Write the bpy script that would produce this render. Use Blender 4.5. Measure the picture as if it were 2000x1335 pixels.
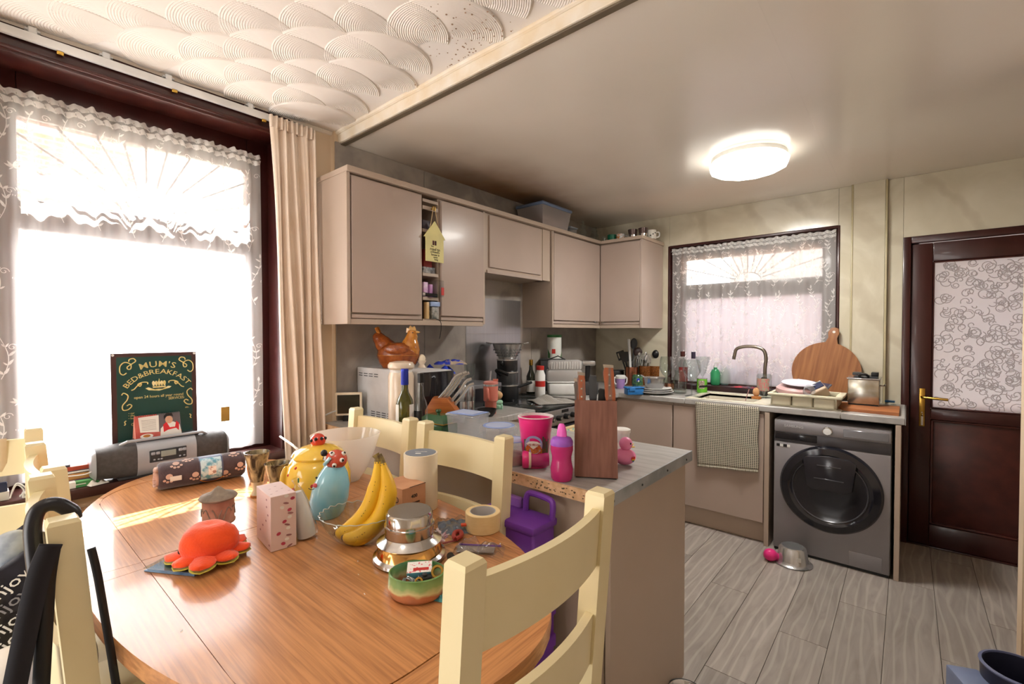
import bpy, bmesh, math, random
from mathutils import Vector as V, Matrix
for o in list(bpy.data.objects): bpy.data.objects.remove(o)
S = bpy.context.scene; COL = S.collection
rnd = random.Random(11)
PI = math.pi
# ---------------------------------------------------------------- camera, sky, sun, large lights, exposure
cd = bpy.data.cameras.new('camera'); cam = bpy.data.objects.new('camera', cd); COL.objects.link(cam)
cd.sensor_width = 36; cd.lens = 16.28; cd.clip_start = .02
YAW, PIT, FPX = math.radians(40.508), math.radians(1.0365), 904.5
cam.location = (0, 0, 1.40); cam.rotation_euler = (PI/2-PIT, 0, YAW); S.camera = cam
w = bpy.data.worlds.new('sky'); S.world = w; w.use_nodes = True
bg = w.node_tree.nodes['Background']; bg.inputs[0].default_value = (.86, .93, 1, 1); bg.inputs[1].default_value = 3.5
sd = bpy.data.lights.new('sun', 'SUN'); sd.energy = 60.0; sd.angle = .009; sd.color = (1, .96, .90)
sun = bpy.data.objects.new('sun', sd); COL.objects.link(sun)
sun.rotation_euler = V((1.0, .06, -1.6)).to_track_quat('-Z', 'Y').to_euler()
def area(name, loc, rot, sx, sy, e, col):
    l = bpy.data.lights.new(name, 'AREA'); l.shape = 'RECTANGLE'; l.size = sx; l.size_y = sy; l.energy = e; l.color = col
    o = bpy.data.objects.new(name, l); COL.objects.link(o); o.location = loc; o.rotation_euler = rot; return o
area('rear_fill_light', (-1.45, -1.62, 1.05), (math.radians(97), 0, math.radians(-8)), 1.5, 1.9, 44, (1, .98, .96))  # unseen area light added behind the camera to brighten room and ceiling
vs = S.view_settings; vs.view_transform = 'Standard'; vs.look = 'None'; vs.exposure = 0.35; vs.gamma = 1; vs.use_curve_mapping = False
try: S.cycles.max_bounces = 10; S.cycles.transparent_max_bounces = 24; S.cycles.caustics_reflective = False; S.cycles.caustics_refractive = False; S.cycles.sample_clamp_indirect = 4
except Exception: pass
# ---------------------------------------------------------------- survey: where a sight line from the photographer's spot meets a real plane
CF = V((-math.sin(YAW)*math.cos(PIT), math.cos(YAW)*math.cos(PIT), -math.sin(PIT)))
CR = V((math.cos(YAW), math.sin(YAW), 0)); CU = CR.cross(CF)
C0 = V((0, 0, 1.40))
def ray(p): return CF + CR*((p[0]-1000)/FPX) - CU*((p[1]-667.5)/FPX)
def oz(px, py, z): d = ray((px, py)); return C0 + d*((z-1.40)/d.z)
def oy(px, py, y): d = ray((px, py)); return C0 + d*(y/d.y)
def ox(px, py, x): d = ray((px, py)); return C0 + d*(x/d.x)
# ---------------------------------------------------------------- geometry kit
class G:
    def __init__(s): s.b = bmesh.new(); s.u = None
    def _t(s, vs, M):
        if M is not None:
            for v in vs: v.co = M @ v.co
        return s
    def box(s, x0, x1, y0, y1, z0, z1, bev=0, seg=1, M=None):
        b = s.b; c = [b.verts.new((x, y, z)) for z in (z0, z1) for x, y in ((x0, y0), (x1, y0), (x1, y1), (x0, y1))]
        fs = [b.faces.new([c[i] for i in f]) for f in ((3, 2, 1, 0), (4, 5, 6, 7), (0, 1, 5, 4), (1, 2, 6, 5), (2, 3, 7, 6), (3, 0, 4, 7))]
        vs = c
        if bev:
            es = list({e for f in fs for e in f.edges})
            r = bmesh.ops.bevel(b, geom=es, offset=min(bev, .49*min(abs(x1-x0), abs(y1-y0), abs(z1-z0))), segments=seg, affect='EDGES', profile=.5)
            vs = list({v for f in r['faces'] for v in f.verts} | {v for v in c if v.is_valid})
        return s._t(vs, M)
    def bc(s, c, d, bev=0, seg=1, M=None):
        return s.box(c[0]-d[0]/2, c[0]+d[0]/2, c[1]-d[1]/2, c[1]+d[1]/2, c[2]-d[2]/2, c[2]+d[2]/2, bev, seg, M)
    def lathe(s, prof, n=24, M=None, sx=1, sy=1, wob=None, a0=0, a1=2*PI):
        b = s.b; rings = []; vs = []; full = abs(a1-a0-2*PI) < 1e-6; m = n if full else n+1
        for r, z in prof:
            if r < 1e-6: rg = [b.verts.new((0, 0, z))]*m; vs.append(rg[0])
            else:
                rg = []
                for i in range(m):
                    a = a0+(a1-a0)*i/n; k = wob(a, z) if wob else 1
                    rg.append(b.verts.new((r*sx*k*math.cos(a), r*sy*k*math.sin(a), z)))
                vs += rg
            rings.append(rg)
        for p, q in zip(rings, rings[1:]):
            for i in range(n):
                j = (i+1) % m; f = []
                for v in (p[i], p[j], q[j], q[i]):
                    if v not in f: f.append(v)
                if len(f) > 2:
                    try: b.faces.new(f)
                    except ValueError: pass
        return s._t(vs, M)
    def cyl(s, r, z0, z1, n=20, M=None, bev=0, r2=None):
        r2 = r if r2 is None else r2
        if bev: pr = [(0, z0), (r-bev, z0), (r, z0+bev), (r2, z1-bev), (r2-bev, z1), (0, z1)]
        else: pr = [(0, z0), (r, z0), (r2, z1), (0, z1)]
        return s.lathe(pr, n, M)
    def tube(s, pts, r, n=8, M=None, closed=False, flat=None):
        b = s.b; P = [V(p) for p in pts]; N = len(P); vs = []
        T = []
        for i in range(N):
            a = P[(i-1) % N] if (closed or i) else P[i]; c = P[(i+1) % N] if (closed or i < N-1) else P[i]
            T.append((c-a).normalized() if (c-a).length > 1e-9 else V((0, 0, 1)))
        ref = V((0, 0, 1)) if abs(T[0].z) < .9 else V((1, 0, 0))
        nx = T[0].cross(ref).normalized(); rings = []
        for i in range(N):
            nx = (nx-T[i]*nx.dot(T[i])).normalized(); ny = T[i].cross(nx)
            ri = r[i] if isinstance(r, (list, tuple)) else r
            fl = flat or 1
            rings.append([b.verts.new(P[i]+nx*(ri*math.cos(2*PI*k/n))+ny*(ri*fl*math.sin(2*PI*k/n))) for k in range(n)])
            vs += rings[-1]
        for i in range(N if closed else N-1):
            p, q = rings[i], rings[(i+1) % N]
            for k in range(n): b.faces.new((p[k], p[(k+1) % n], q[(k+1) % n], q[k]))
        if not closed: b.faces.new(rings[0][::-1]); b.faces.new(rings[-1])
        return s._t(vs, M)
    def prism(s, poly, z0, z1, M=None, bev=0):
        b = s.b; lo = [b.verts.new((x, y, z0)) for x, y in poly]; hi = [b.verts.new((x, y, z1)) for x, y in poly]
        n = len(poly); b.faces.new(lo[::-1]); top = b.faces.new(hi)
        for i in range(n): b.faces.new((lo[i], lo[(i+1) % n], hi[(i+1) % n], hi[i]))
        vs = lo+hi
        if bev:
            r = bmesh.ops.bevel(b, geom=list(top.edges), offset=bev, segments=2, affect='EDGES', profile=.5)
            vs = list({v for v in vs if v.is_valid} | {v for f in r['faces'] for v in f.verts})
        return s._t(vs, M)
    def ball(s, c, r, nu=16, nv=10, M=None):
        r = (r, r, r) if not isinstance(r, (tuple, list)) else r
        m = Matrix.Translation(c) @ Matrix.Diagonal((*r, 1))
        return s.lathe([(math.sin(PI*i/nv), -math.cos(PI*i/nv)) for i in range(nv+1)], nu, (M @ m) if M is not None else m)
    def grid(s, f, nu, nv, closed=False, M=None, thick=0):
        b = s.b; g = [[b.verts.new(f(i/nu, j/nv)) for j in range(nv+1)] for i in range(nu if closed else nu+1)]
        for i in range(nu):
            p, q = g[i], g[(i+1) % len(g)]
            for j in range(nv): b.faces.new((p[j], q[j], q[j+1], p[j+1]))
        return s._t([v for r in g for v in r], M)
    def poly(s, pts, M=None):
        vs = [s.b.verts.new(p) for p in pts]; s.b.faces.new(vs); return s._t(vs, M)
    def raw(s, vs, fs, M=None):
        vv = [s.b.verts.new(v) for v in vs]
        for f in fs: s.b.faces.new([vv[i] for i in f])
        return s._t(vv, M)
def mesh_of(name, g, mat, sharp=38):
    bmesh.ops.recalc_face_normals(g.b, faces=g.b.faces)
    me = bpy.data.meshes.new(name); g.b.to_mesh(me); g.b.free()
    me.polygons.foreach_set('use_smooth', [True]*len(me.polygons)); me.set_sharp_from_angle(angle=math.radians(sharp))
    me.materials.append(mat); return me
def put(name, me, parent=None):
    o = bpy.data.objects.new(name, me); COL.objects.link(o)
    if parent: o.parent = parent
    return o
def P(parent, name, g, mat, label=None, solid=0, sharp=38):
    o = put(name, mesh_of(name, g, mat, sharp), parent)
    if label: o['label'] = label
    if name in ('spots', 'spot_rings'): o['kind'] = 'stuff'
    if solid: m = o.modifiers.new('s', 'SOLIDIFY'); m.thickness = solid; m.offset = 0
    return o
def tag(o, label, cat, group=None):
    o['label'] = label; o['category'] = cat
    if group: o['group'] = group
    return o
def T(name, label, cat, loc=(0, 0, 0), rz=0, group=None, rot=None):
    o = bpy.data.objects.new(name, None); COL.objects.link(o); o.location = loc; o.rotation_euler = rot or (0, 0, rz); o.empty_display_size = .05
    return tag(o, label, cat, group)
def solo(name, label, cat, g, mat, loc=(0, 0, 0), rz=0, group=None, rot=None):
    o = put(name, mesh_of(name, g, mat)); o.location = loc; o.rotation_euler = rot or (0, 0, rz); return tag(o, label, cat, group)
def struct(name, g, mat, parent=None):
    o = put(name, mesh_of(name, g, mat), parent); o['kind'] = 'structure'; return o
def sroot(name):
    o = bpy.data.objects.new(name, None); COL.objects.link(o); o['kind'] = 'structure'; return o
def dup(o, parent=None):
    c = o.copy(); COL.objects.link(c); c.parent = parent
    for ch in list(o.children): dup(ch, c)
    return c
def RZ(a): return Matrix.Rotation(a, 4, 'Z')
def RX(a): return Matrix.Rotation(a, 4, 'X')
def RY(a): return Matrix.Rotation(a, 4, 'Y')
def TR(*p): return Matrix.Translation(p)
def arc(cx, cy, r, a0, a1, n, f=lambda x, y: (x, y, 0)):
    return [f(cx+r*math.cos(a0+(a1-a0)*i/n), cy+r*math.sin(a0+(a1-a0)*i/n)) for i in range(n+1)]
def smooth(pts, n=6):
    pts = [V(p) for p in pts]; out = []
    for i in range(len(pts)-1):
        p0, p1, p2, p3 = pts[max(i-1, 0)], pts[i], pts[i+1], pts[min(i+2, len(pts)-1)]
        for k in range(n):
            t = k/n; out.append(.5*((2*p1)+(p2-p0)*t+(2*p0-5*p1+4*p2-p3)*t*t+(3*p1-p0-3*p2+p3)*t**3))
    out.append(pts[-1]); return out
_tc = {}
def textmesh(s, size, depth=.0004, align='CENTER', bold=0, ay='CENTER'):
    cu = bpy.data.curves.new('t', 'FONT'); cu.body = s; cu.size = size; cu.extrude = depth; cu.align_x = align; cu.align_y = ay; cu.resolution_u = 2; cu.offset = bold*size
    o = bpy.data.objects.new('t', cu); COL.objects.link(o); bpy.context.view_layer.update()
    me = bpy.data.meshes.new_from_object(o.evaluated_get(bpy.context.evaluated_depsgraph_get())); bpy.data.objects.remove(o); return me
def text(parent, s, size, mat, M, sx=1, align='CENTER', name='lettering', bold=.003):
    me = textmesh(s, size, align=align, bold=bold); me.transform(M @ Matrix.Diagonal((sx, 1, 1, 1))); me.materials.append(mat); return put(name, me, parent)
def arctext(parent, s, size, mat, M, cx, cy, r, a_mid, da, name='lettering'):
    g = G(); ms = []; sx = 1.2
    for ch in s:
        me = textmesh(ch, size, bold=.003, ay='BOTTOM_BASELINE'); xs = [v.co.x for v in me.vertices]; mid = (max(xs)+min(xs))/2
        me.transform(TR(-mid, -.36*size, 0)); ms.append((me, (max(xs)-min(xs))*sx+.16*size))
    tot = sum(w_ for _, w_ in ms); ang = (len(s)-1)*da*1.04; x = 0
    for me, w_ in ms:
        a = a_mid+ang/2-ang*(x+w_/2)/tot; x += w_
        me.transform(M @ TR(cx+r*math.cos(a), cy+r*math.sin(a), 0) @ RZ(a-PI/2) @ Matrix.Diagonal((sx, 1, 1, 1))); g.b.from_mesh(me); bpy.data.meshes.remove(me)
    return P(parent, name, g, mat)
# ---------------------------------------------------------------- materials
def lin(c):
    if isinstance(c, str): c = tuple(int(c[i:i+2], 16)/255 for i in (1, 3, 5))
    return tuple((x/12.92 if x <= .04045 else ((x+.055)/1.055)**2.4) for x in c)+(1,)
def mk(name, col, rough=.5, metal=0, col2=None, sc=8, stretch=(1, 1, 1), lo=.35, hi=.65, bump=0, bsc=None, spec=.5, coat=0, sheen=0, trans=0, alpha=1, emit=0, detail=3, dist=0, ior=1.45, rot=(0, 0, 0), sss=0):
    m = bpy.data.materials.new(name); m.use_nodes = True; nt = m.node_tree; N = nt.nodes; L = nt.links; b = N['Principled BSDF']
    b.inputs['Base Color'].default_value = lin(col); b.inputs['Roughness'].default_value = rough; b.inputs['Metallic'].default_value = metal
    b.inputs['Specular IOR Level'].default_value = spec; b.inputs['Coat Weight'].default_value = coat; b.inputs['Sheen Weight'].default_value = sheen
    b.inputs['Coat Roughness'].default_value = .08
    b.inputs['Transmission Weight'].default_value = trans; b.inputs['Alpha'].default_value = alpha; b.inputs['IOR'].default_value = ior
    if emit: b.inputs['Emission Color'].default_value = lin(col); b.inputs['Emission Strength'].default_value = emit
    if sss: b.inputs['Subsurface Weight'].default_value = sss; b.inputs['Subsurface Radius'].default_value = (.01, .006, .004)
    if col2 is None: col2 = tuple(min(1, x*.93) for x in (tuple(int(col[i:i+2], 16)/255 for i in (1, 3, 5)) if isinstance(col, str) else col))
    tc = N.new('ShaderNodeTexCoord'); mp = N.new('ShaderNodeMapping'); mp.inputs['Scale'].default_value = stretch; mp.inputs['Rotation'].default_value = rot
    nz = N.new('ShaderNodeTexNoise'); nz.inputs['Scale'].default_value = sc; nz.inputs['Detail'].default_value = detail; nz.inputs['Distortion'].default_value = dist
    mr = N.new('ShaderNodeMapRange'); mr.inputs['From Min'].default_value = lo; mr.inputs['From Max'].default_value = hi
    mx = N.new('ShaderNodeMix'); mx.data_type = 'RGBA'; mx.inputs['A'].default_value = lin(col); mx.inputs['B'].default_value = lin(col2)
    L.new(tc.outputs['Object'], mp.inputs[0]); L.new(mp.outputs[0], nz.inputs['Vector']); L.new(nz.outputs['Fac'], mr.inputs['Value'])
    L.new(mr.outputs[0], mx.inputs['Factor']); L.new(mx.outputs['Result'], b.inputs['Base Color'])
    if bump:
        n2 = nz
        if bsc: n2 = N.new('ShaderNodeTexNoise'); n2.inputs['Scale'].default_value = bsc; n2.inputs['Detail'].default_value = 2; L.new(mp.outputs[0], n2.inputs['Vector'])
        bp = N.new('ShaderNodeBump'); bp.inputs['Strength'].default_value = bump; bp.inputs['Distance'].default_value = .004
        L.new(n2.outputs['Fac'], bp.inputs['Height']); L.new(bp.outputs[0], b.inputs['Normal'])
    return m
def zebra(m, c2, scale, lo, hi, rot=(0, 0, 0), dist=3, det=3, dsc=1.5, fac=1.0, kind='BANDS', strch=(1, 1, 1), coord='Object'):
    """adds a distorted wave veining colour over a material's base"""
    nt = m.node_tree; N = nt.nodes; L = nt.links; b = N['Principled BSDF']; src = b.inputs['Base Color'].links[0].from_socket
    tc = N.new('ShaderNodeTexCoord'); mp = N.new('ShaderNodeMapping'); mp.inputs['Rotation'].default_value = rot; mp.inputs['Scale'].default_value = strch
    wv = N.new('ShaderNodeTexWave'); wv.wave_type = kind; wv.inputs['Scale'].default_value = scale; wv.inputs['Distortion'].default_value = dist; wv.inputs['Detail'].default_value = det; wv.inputs['Detail Scale'].default_value = dsc
    mr = N.new('ShaderNodeMapRange'); mr.inputs['From Min'].default_value = lo; mr.inputs['From Max'].default_value = hi; mr.inputs['To Max'].default_value = fac
    mx = N.new('ShaderNodeMix'); mx.data_type = 'RGBA'; mx.inputs['B'].default_value = lin(c2)
    L.new(tc.outputs[coord], mp.inputs[0]); L.new(mp.outputs[0], wv.inputs['Vector']); L.new(wv.outputs['Fac'], mr.inputs['Value']); L.new(mr.outputs[0], mx.inputs['Factor'])
    L.new(src, mx.inputs['A']); L.new(mx.outputs['Result'], b.inputs['Base Color']); return m
def pane(name, tint, fac, rough=.02):
    """clear thin glass: mostly see-through with a mirror sheen"""
    m = bpy.data.materials.new(name); m.use_nodes = True; N = m.node_tree.nodes; L = m.node_tree.links; N.remove(N['Principled BSDF'])
    t = N.new('ShaderNodeBsdfTransparent'); t.inputs[0].default_value = lin(tint); g = N.new('ShaderNodeBsdfGlossy'); g.inputs['Roughness'].default_value = rough
    lw = N.new('ShaderNodeLayerWeight'); lw.inputs[0].default_value = .5; x = N.new('ShaderNodeMixShader')
    pw = N.new('ShaderNodeMath'); pw.operation = 'POWER'; pw.inputs[1].default_value = 2.6; ma = N.new('ShaderNodeMath'); ma.operation = 'MULTIPLY_ADD'; ma.inputs[1].default_value = fac; ma.inputs[2].default_value = .05
    L.new(lw.outputs['Facing'], pw.inputs[0]); L.new(pw.outputs[0], ma.inputs[0]); L.new(ma.outputs[0], x.inputs[0]); L.new(t.outputs[0], x.inputs[1]); L.new(g.outputs[0], x.inputs[2]); L.new(x.outputs[0], N['Material Output'].inputs[0]); return m
def veil(name, col, see, gloss=0.0, diff=.5):
    """thin translucent sheet: lace, frosted or obscure glass, milky plastic"""
    m = bpy.data.materials.new(name); m.use_nodes = True; N = m.node_tree.nodes; L = m.node_tree.links; N.remove(N['Principled BSDF'])
    t = N.new('ShaderNodeBsdfTransparent'); tl = N.new('ShaderNodeBsdfTranslucent'); d = N.new('ShaderNodeBsdfDiffuse'); tl.inputs[0].default_value = lin(col); d.inputs[0].default_value = lin(col)
    a = N.new('ShaderNodeMixShader'); a.inputs[0].default_value = diff; L.new(tl.outputs[0], a.inputs[1]); L.new(d.outputs[0], a.inputs[2])
    x = N.new('ShaderNodeMixShader'); x.inputs[0].default_value = see; L.new(a.outputs[0], x.inputs[1]); L.new(t.outputs[0], x.inputs[2]); out = x
    if gloss:
        g = N.new('ShaderNodeBsdfGlossy'); g.inputs['Roughness'].default_value = .12; y = N.new('ShaderNodeMixShader'); y.inputs[0].default_value = gloss
        L.new(x.outputs[0], y.inputs[1]); L.new(g.outputs[0], y.inputs[2]); out = y
    L.new(out.outputs[0], N['Material Output'].inputs[0]); return m
# room
m_plaster = mk('cream plaster', '#f1e6d8', .8, col2='#e8dac9', sc=3, bump=.15, bsc=40)
m_artex = mk('artex swirl plaster', '#f3eee8', .75, col2='#ece4db', sc=2.5)
m_beam = mk('chalky plaster trim', '#ead9bd', .8, col2='#f3eadb', sc=9, bump=.5, bsc=30)
m_tan = mk('peach painted wall', '#e3cdb0', .7, col2='#dac2a3', sc=4)
m_grey = zebra(mk('grey marble panel', '#8f8881', .32, col2='#a39b93', sc=3.5, dist=2, detail=6), '#bdb4a8', 1.1, .80, 1.0, rot=(.75, 0, 0), dist=9, det=5, dsc=1.3, fac=.55)
m_cream = zebra(mk('cream marble panel', '#d5ceb9', .16, col2='#c9c1aa', sc=2.6, dist=2, detail=6, coat=.3), '#b5aa93', .9, .86, 1.0, rot=(0, .7, 0), dist=8, det=5, dsc=1.2, fac=.5)
m_steel = mk('brushed steel', '#b2b2b3', .32, .9, col2='#acacae', sc=60, stretch=(1, 1, .03))
m_chrome = mk('chrome', '#d8d8d8', .08, 1)
m_cab = mk('cashmere gloss door', '#b9a79c', .26, col2='#b2a195', sc=2, coat=.06, spec=.4)
m_carc = mk('cashmere carcass', '#bba999', .4, col2='#b6a493', sc=2)
m_top = zebra(mk('grey oak worktop', '#a3a09c', .38, col2='#b2afab', sc=5, stretch=(1, 5, 5), dist=1), '#8c8782', 6, .75, 1, rot=(0, 0, PI/2), dist=4, fac=.35)
m_chip = mk('raw chipboard edge', '#e3bd97', .85, col2='#cfa67e', sc=60, bump=.3)
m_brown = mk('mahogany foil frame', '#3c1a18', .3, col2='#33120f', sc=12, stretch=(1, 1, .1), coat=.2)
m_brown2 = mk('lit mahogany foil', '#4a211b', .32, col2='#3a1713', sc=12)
m_pvc = None
m_white = mk('white plastic', '#eeeeec', .35); m_black = mk('black plastic', '#161617', .4); m_dgrey = mk('dark grey plastic', '#3b3d40', .4)
m_gold = mk('brass', '#c9a24c', .25, 1); m_red = mk('red', '#c5322c', .4)
m_clear = pane('clear glass', '#fdfefe', .35); m_glassw = pane('glassware', '#f7faf9', .5)
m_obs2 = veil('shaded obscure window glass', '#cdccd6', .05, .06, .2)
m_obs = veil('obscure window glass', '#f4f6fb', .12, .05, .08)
m_cream_ch = mk('cream painted wood', '#eadcb2', .38, col2='#e5d6a8', sc=5, coat=.1)
m_ink = mk('dark ink', '#35302c', .7); m_lead = mk('lead strip', '#8d8d92', .5)
# ---------------------------------------------------------------- setting
XK, XD, YF, ZC, ZD = -2.37, -2.42, 4.066, 2.443, 2.50
# floor and its planks
m_sub = mk('floor joint dirt', '#4a4038', .9)
fl = struct('floor', G().box(-2.6, 1.4, -1.7, 4.2, -.08, -.004), m_sub)
def plankmat():
    m = mk('grey oak laminate', '#a69d95', .42, col2='#8d847c', sc=3, stretch=(7, 1, 1), detail=5, dist=1.2, lo=.3, hi=.7, bump=.06)
    zebra(m, '#c2b9b1', 5, .80, .97, rot=(0, 0, 0), dist=14, det=2, dsc=.55, fac=.36, strch=(1.4, .33, 1))
    nt = m.node_tree; N = nt.nodes; L = nt.links; oi = N.new('ShaderNodeObjectInfo')
    for mp in [n for n in N if n.type == 'MAPPING']:
        vm = N.new('ShaderNodeVectorMath'); vm.operation = 'SCALE'; cx = N.new('ShaderNodeCombineXYZ')
        for i in range(3): L.new(oi.outputs['Random'], cx.inputs[i])
        vm.inputs['Scale'].default_value = 37; L.new(cx.outputs[0], vm.inputs[0]); L.new(vm.outputs[0], mp.inputs['Location'])
    b = N['Principled BSDF']; hs = N.new('ShaderNodeHueSaturation'); src = b.inputs['Base Color'].links[0].from_socket
    mr = N.new('ShaderNodeMapRange'); mr.inputs['To Min'].default_value = .86; mr.inputs['To Max'].default_value = 1.08; L.new(oi.outputs['Random'], mr.inputs[0]); L.new(mr.outputs[0], hs.inputs['Value'])
    L.new(src, hs.inputs['Color']); L.new(hs.outputs[0], b.inputs['Base Color']); return m
m_plank = plankmat(); PW = .1905; pmesh = {}
for i in range(-13, 8):
    x0 = -.065+i*PW; y = -1.6+((i*7) % 5)*.24-.9
    while y < 4.07:
        a, b2 = max(y, -1.6), min(y+1.18, 4.064)
        if b2-a > .05:
            k = (round(b2-a, 3),)
            if k not in pmesh:
                L2 = b2-a; pmesh[k] = mesh_of('plank', G().box(.0009, PW-.0009, 0, L2-.0018, -.004, 0, .0008), m_plank)
            o = put('plank', pmesh[k], fl); o.location = (x0, a, 0)
        y += 1.18
# left wall: dining side with the window opening, kitchen side with grey panels
WY0, WY1, WZ0, WZ1 = -.10, 1.045, .80, 2.40
g = G().box(-2.64, XD, -1.7, 1.30, -.05, WZ0).box(-2.64, XD, -1.7, WY0, WZ0, 2.6).box(-2.64, XD, WY1, 1.30, WZ0, 2.6).box(-2.75, XD, WY0-.1, WY1+.1, WZ1, 2.6).box(-2.64, XK-.012, 1.30, 4.3, -.05, 2.6)
wl = struct('wall_left', g, m_tan)
for y0, y1, z0, z1 in ((1.302, 1.905, .9, ZC), (1.908, 3.02, .9, ZC), (3.023, YF, .9, ZC), (1.302, YF, .0, .897)):
    P(wl, 'wall_panel', G().box(XK-.012, XK, y0, y1, z0, z1, .001), m_grey)
# far wall
FX0, FX1, FZ0, FZ1 = -1.625, -.385, .95, 2.168
DX0, DX1, DZ1 = -.03, .90, 2.04
g = G().box(-2.75, FX0, YF+.01, 4.35, -.05, 2.6).box(FX0, FX1, YF+.01, 4.35, -.05, FZ0).box(FX0, FX1, YF+.01, 4.35, FZ1, 2.6).box(FX1, DX0, YF+.01, 4.35, -.05, 2.6).box(DX0, DX1, YF+.01, 4.35, DZ1, 2.6).box(DX1, 1.5, YF+.01, 4.35, -.05, 2.6)
wf = struct('wall_far', g, m_cream)
def fp(x0, x1, z0, z1, y=YF, d=.01): P(wf, 'wall_panel', G().box(x0, x1, y, y+d, z0, z1, .001), m_cream)
fp(XK, FX0, 0, ZC); fp(FX0+.001, FX1-.001, FZ1, ZC); fp(FX0+.001, FX1-.001, 0, FZ0-.002); fp(FX1, -.31, 0, ZC); fp(-.30, -.125, 0, ZC, YF-.03, .04); fp(-.11, DX0, 0, ZC); fp(DX0+.001, DX1, DZ1+.002, ZC); fp(DX1+.001, 1.3, 0, ZC)
m_strip = mk('olive joint strip', '#b9ad8a', .35)
for i, (x, y0) in enumerate(((-.305, YF-.034), (-.1175, YF-.034))):
    struct('trim_%d' % (i+2), G().box(x-.0065, x+.0065, y0, YF+.004, 0, ZC, .003, 2), m_strip)
struct('wall_right', G().box(1.3, 1.45, -1.7, 4.3, -.05, 2.6), m_plaster)
struct('wall_back', G().box(-2.75, 1.45, -1.85, -1.7, -.05, 2.6), m_plaster)
w3 = sroot('fill_light_frame')  # unseen frame added around the rear fill light, no opening behind it
for b_ in ((-2.26, -2.20, .05, 2.08), (-.70, -.64, .05, 2.08), (-2.20, -.70, 2.02, 2.08), (-2.20, -.70, .05, .10)): P(w3, 'frame_post', G().box(b_[0], b_[1], -1.70, -1.60, b_[2], b_[3], .005), m_white)
struct('wall_nib', G().box(.338, 1.3, 2.55, 2.65, 0, ZC-.001, .004), m_tan).name = 'wall_side'
# dining ceiling with overlapping artex fans
ce = struct('ceiling', G().box(-2.64, 1.45, -1.7, 1.32, ZD, 2.62), m_artex)
def fan():
    g = G(); rings = []; n = 27; na = 26
    for k in range(n*2+1):
        r = .215*k/(n*2); hz = (.0024 if k % 2 else 0)*(1 if k > 6 else 0)
        tilt = -.0085*(r/.215)
        rings.append([V((r*math.cos(a), r*math.sin(a), tilt*(.55-.75*math.sin(a))-hz)) for a in [PI+.10*PI*-1+(1.2*PI)*i/na for i in range(na+1)]])
    rings.append([V((p.x*1.004, p.y*1.004, .012)) for p in rings[-1]])
    vs = [p for r in rings for p in r]; m = na+1
    g.raw(vs, [(k*m+i, k*m+i+1, (k+1)*m+i+1, (k+1)*m+i) for k in range(1, len(rings)-1) for i in range(na)]); return mesh_of('plaster_fan', g, m_artex, 60)
fm = fan(); rx, ry = V((.76, .65, 0)), V((-.65, .76, 0))
for j in range(-8, 16):
    for i in range(-12, 14):
        p = V((-1.60, .90, 0))+rx*(.192*(i+.5*(j % 2)))+ry*(.176*j)
        if -2.36 < p.x < -.1 and -.25 < p.y < 1.22 and abs(p.x)*.0+p.y > .01*abs(p.x)-.2:
            o = put('plaster_fan', fm, ce); o.location = (p.x+rnd.uniform(-.012, .012), p.y+rnd.uniform(-.012, .012), ZD-.001-.0004*(j % 5)); s = rnd.uniform(.94, 1.05); o.scale = (s, s, 1); o.rotation_euler = (0, 0, math.atan2(rx.y, rx.x)+rnd.uniform(-.13, .13))
m_spot = mk('rust speck', '#a98a70', .8); g = G()
for k in range(90):
    p = oz(rnd.gauss(905, 42), rnd.gauss(70, 45), ZD-.012); g.cyl(rnd.uniform(.0012, .004), 0, .001, 6, TR(p.x, min(p.y, 1.28), ZD-.0135))
o = P(ce, 'rust_specks', g, m_spot, 'brown rust specks'); o['kind'] = 'stuff'
# kitchen ceiling: glossy sheet with a brown heat stain above the cooker
m_pvc = mk('glossy pvc ceiling', '#efe7da', .17, col2='#e9e0d2', sc=1.2, spec=.35)
nt = m_pvc.node_tree; N = nt.nodes; L = nt.links; b = N['Principled BSDF']; src = b.inputs['Base Color'].links[0].from_socket
tc = N.new('ShaderNodeTexCoord'); mp = N.new('ShaderNodeMapping'); mp.inputs['Location'].default_value = (2.30*1.35, -2.75*.85, 0); mp.inputs['Scale'].default_value = (1.35, .85, 0)
nz = N.new('ShaderNodeTexNoise'); nz.inputs['Scale'].default_value = 4; ad = N.new('ShaderNodeVectorMath'); ad.operation = 'MULTIPLY_ADD'; ad.inputs[1].default_value = (.25, .25, 0)
gr = N.new('ShaderNodeVectorMath'); gr.operation = 'LENGTH'; mr = N.new('ShaderNodeMapRange'); mr.interpolation_type = 'SMOOTHSTEP'; mr.inputs['From Min'].default_value = .15; mr.inputs['From Max'].default_value = 1.1; mr.inputs['To Min'].default_value = .95; mr.inputs['To Max'].default_value = 0
mx = N.new('ShaderNodeMix'); mx.data_type = 'RGBA'; mx.inputs['B'].default_value = lin('#8a5a1c')
L.new(tc.outputs['Object'], mp.inputs[0]); L.new(tc.outputs['Object'], nz.inputs['Vector']); L.new(nz.outputs['Color'], ad.inputs[0]); L.new(mp.outputs[0], ad.inputs[2]); L.new(ad.outputs[0], gr.inputs[0]); L.new(gr.outputs['Value'], mr.inputs['Value']); L.new(mr.outputs[0], mx.inputs['Factor']); L.new(src, mx.inputs['A']); L.new(mx.outputs['Result'], b.inputs['Base Color'])
ck = struct('ceiling_kitchen', G().box(-2.75, 1.45, 1.345, 4.3, ZC+.005, 2.62), m_pvc)
for k, (x0, x1) in enumerate(((-2.37, -1.37), (-1.3698, -.37), (-.3698, .63), (.6302, 1.3))):
    P(ck, 'ceiling_panel', G().box(x0, x1, 1.345, YF, ZC, ZC+.005), m_pvc)
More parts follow.
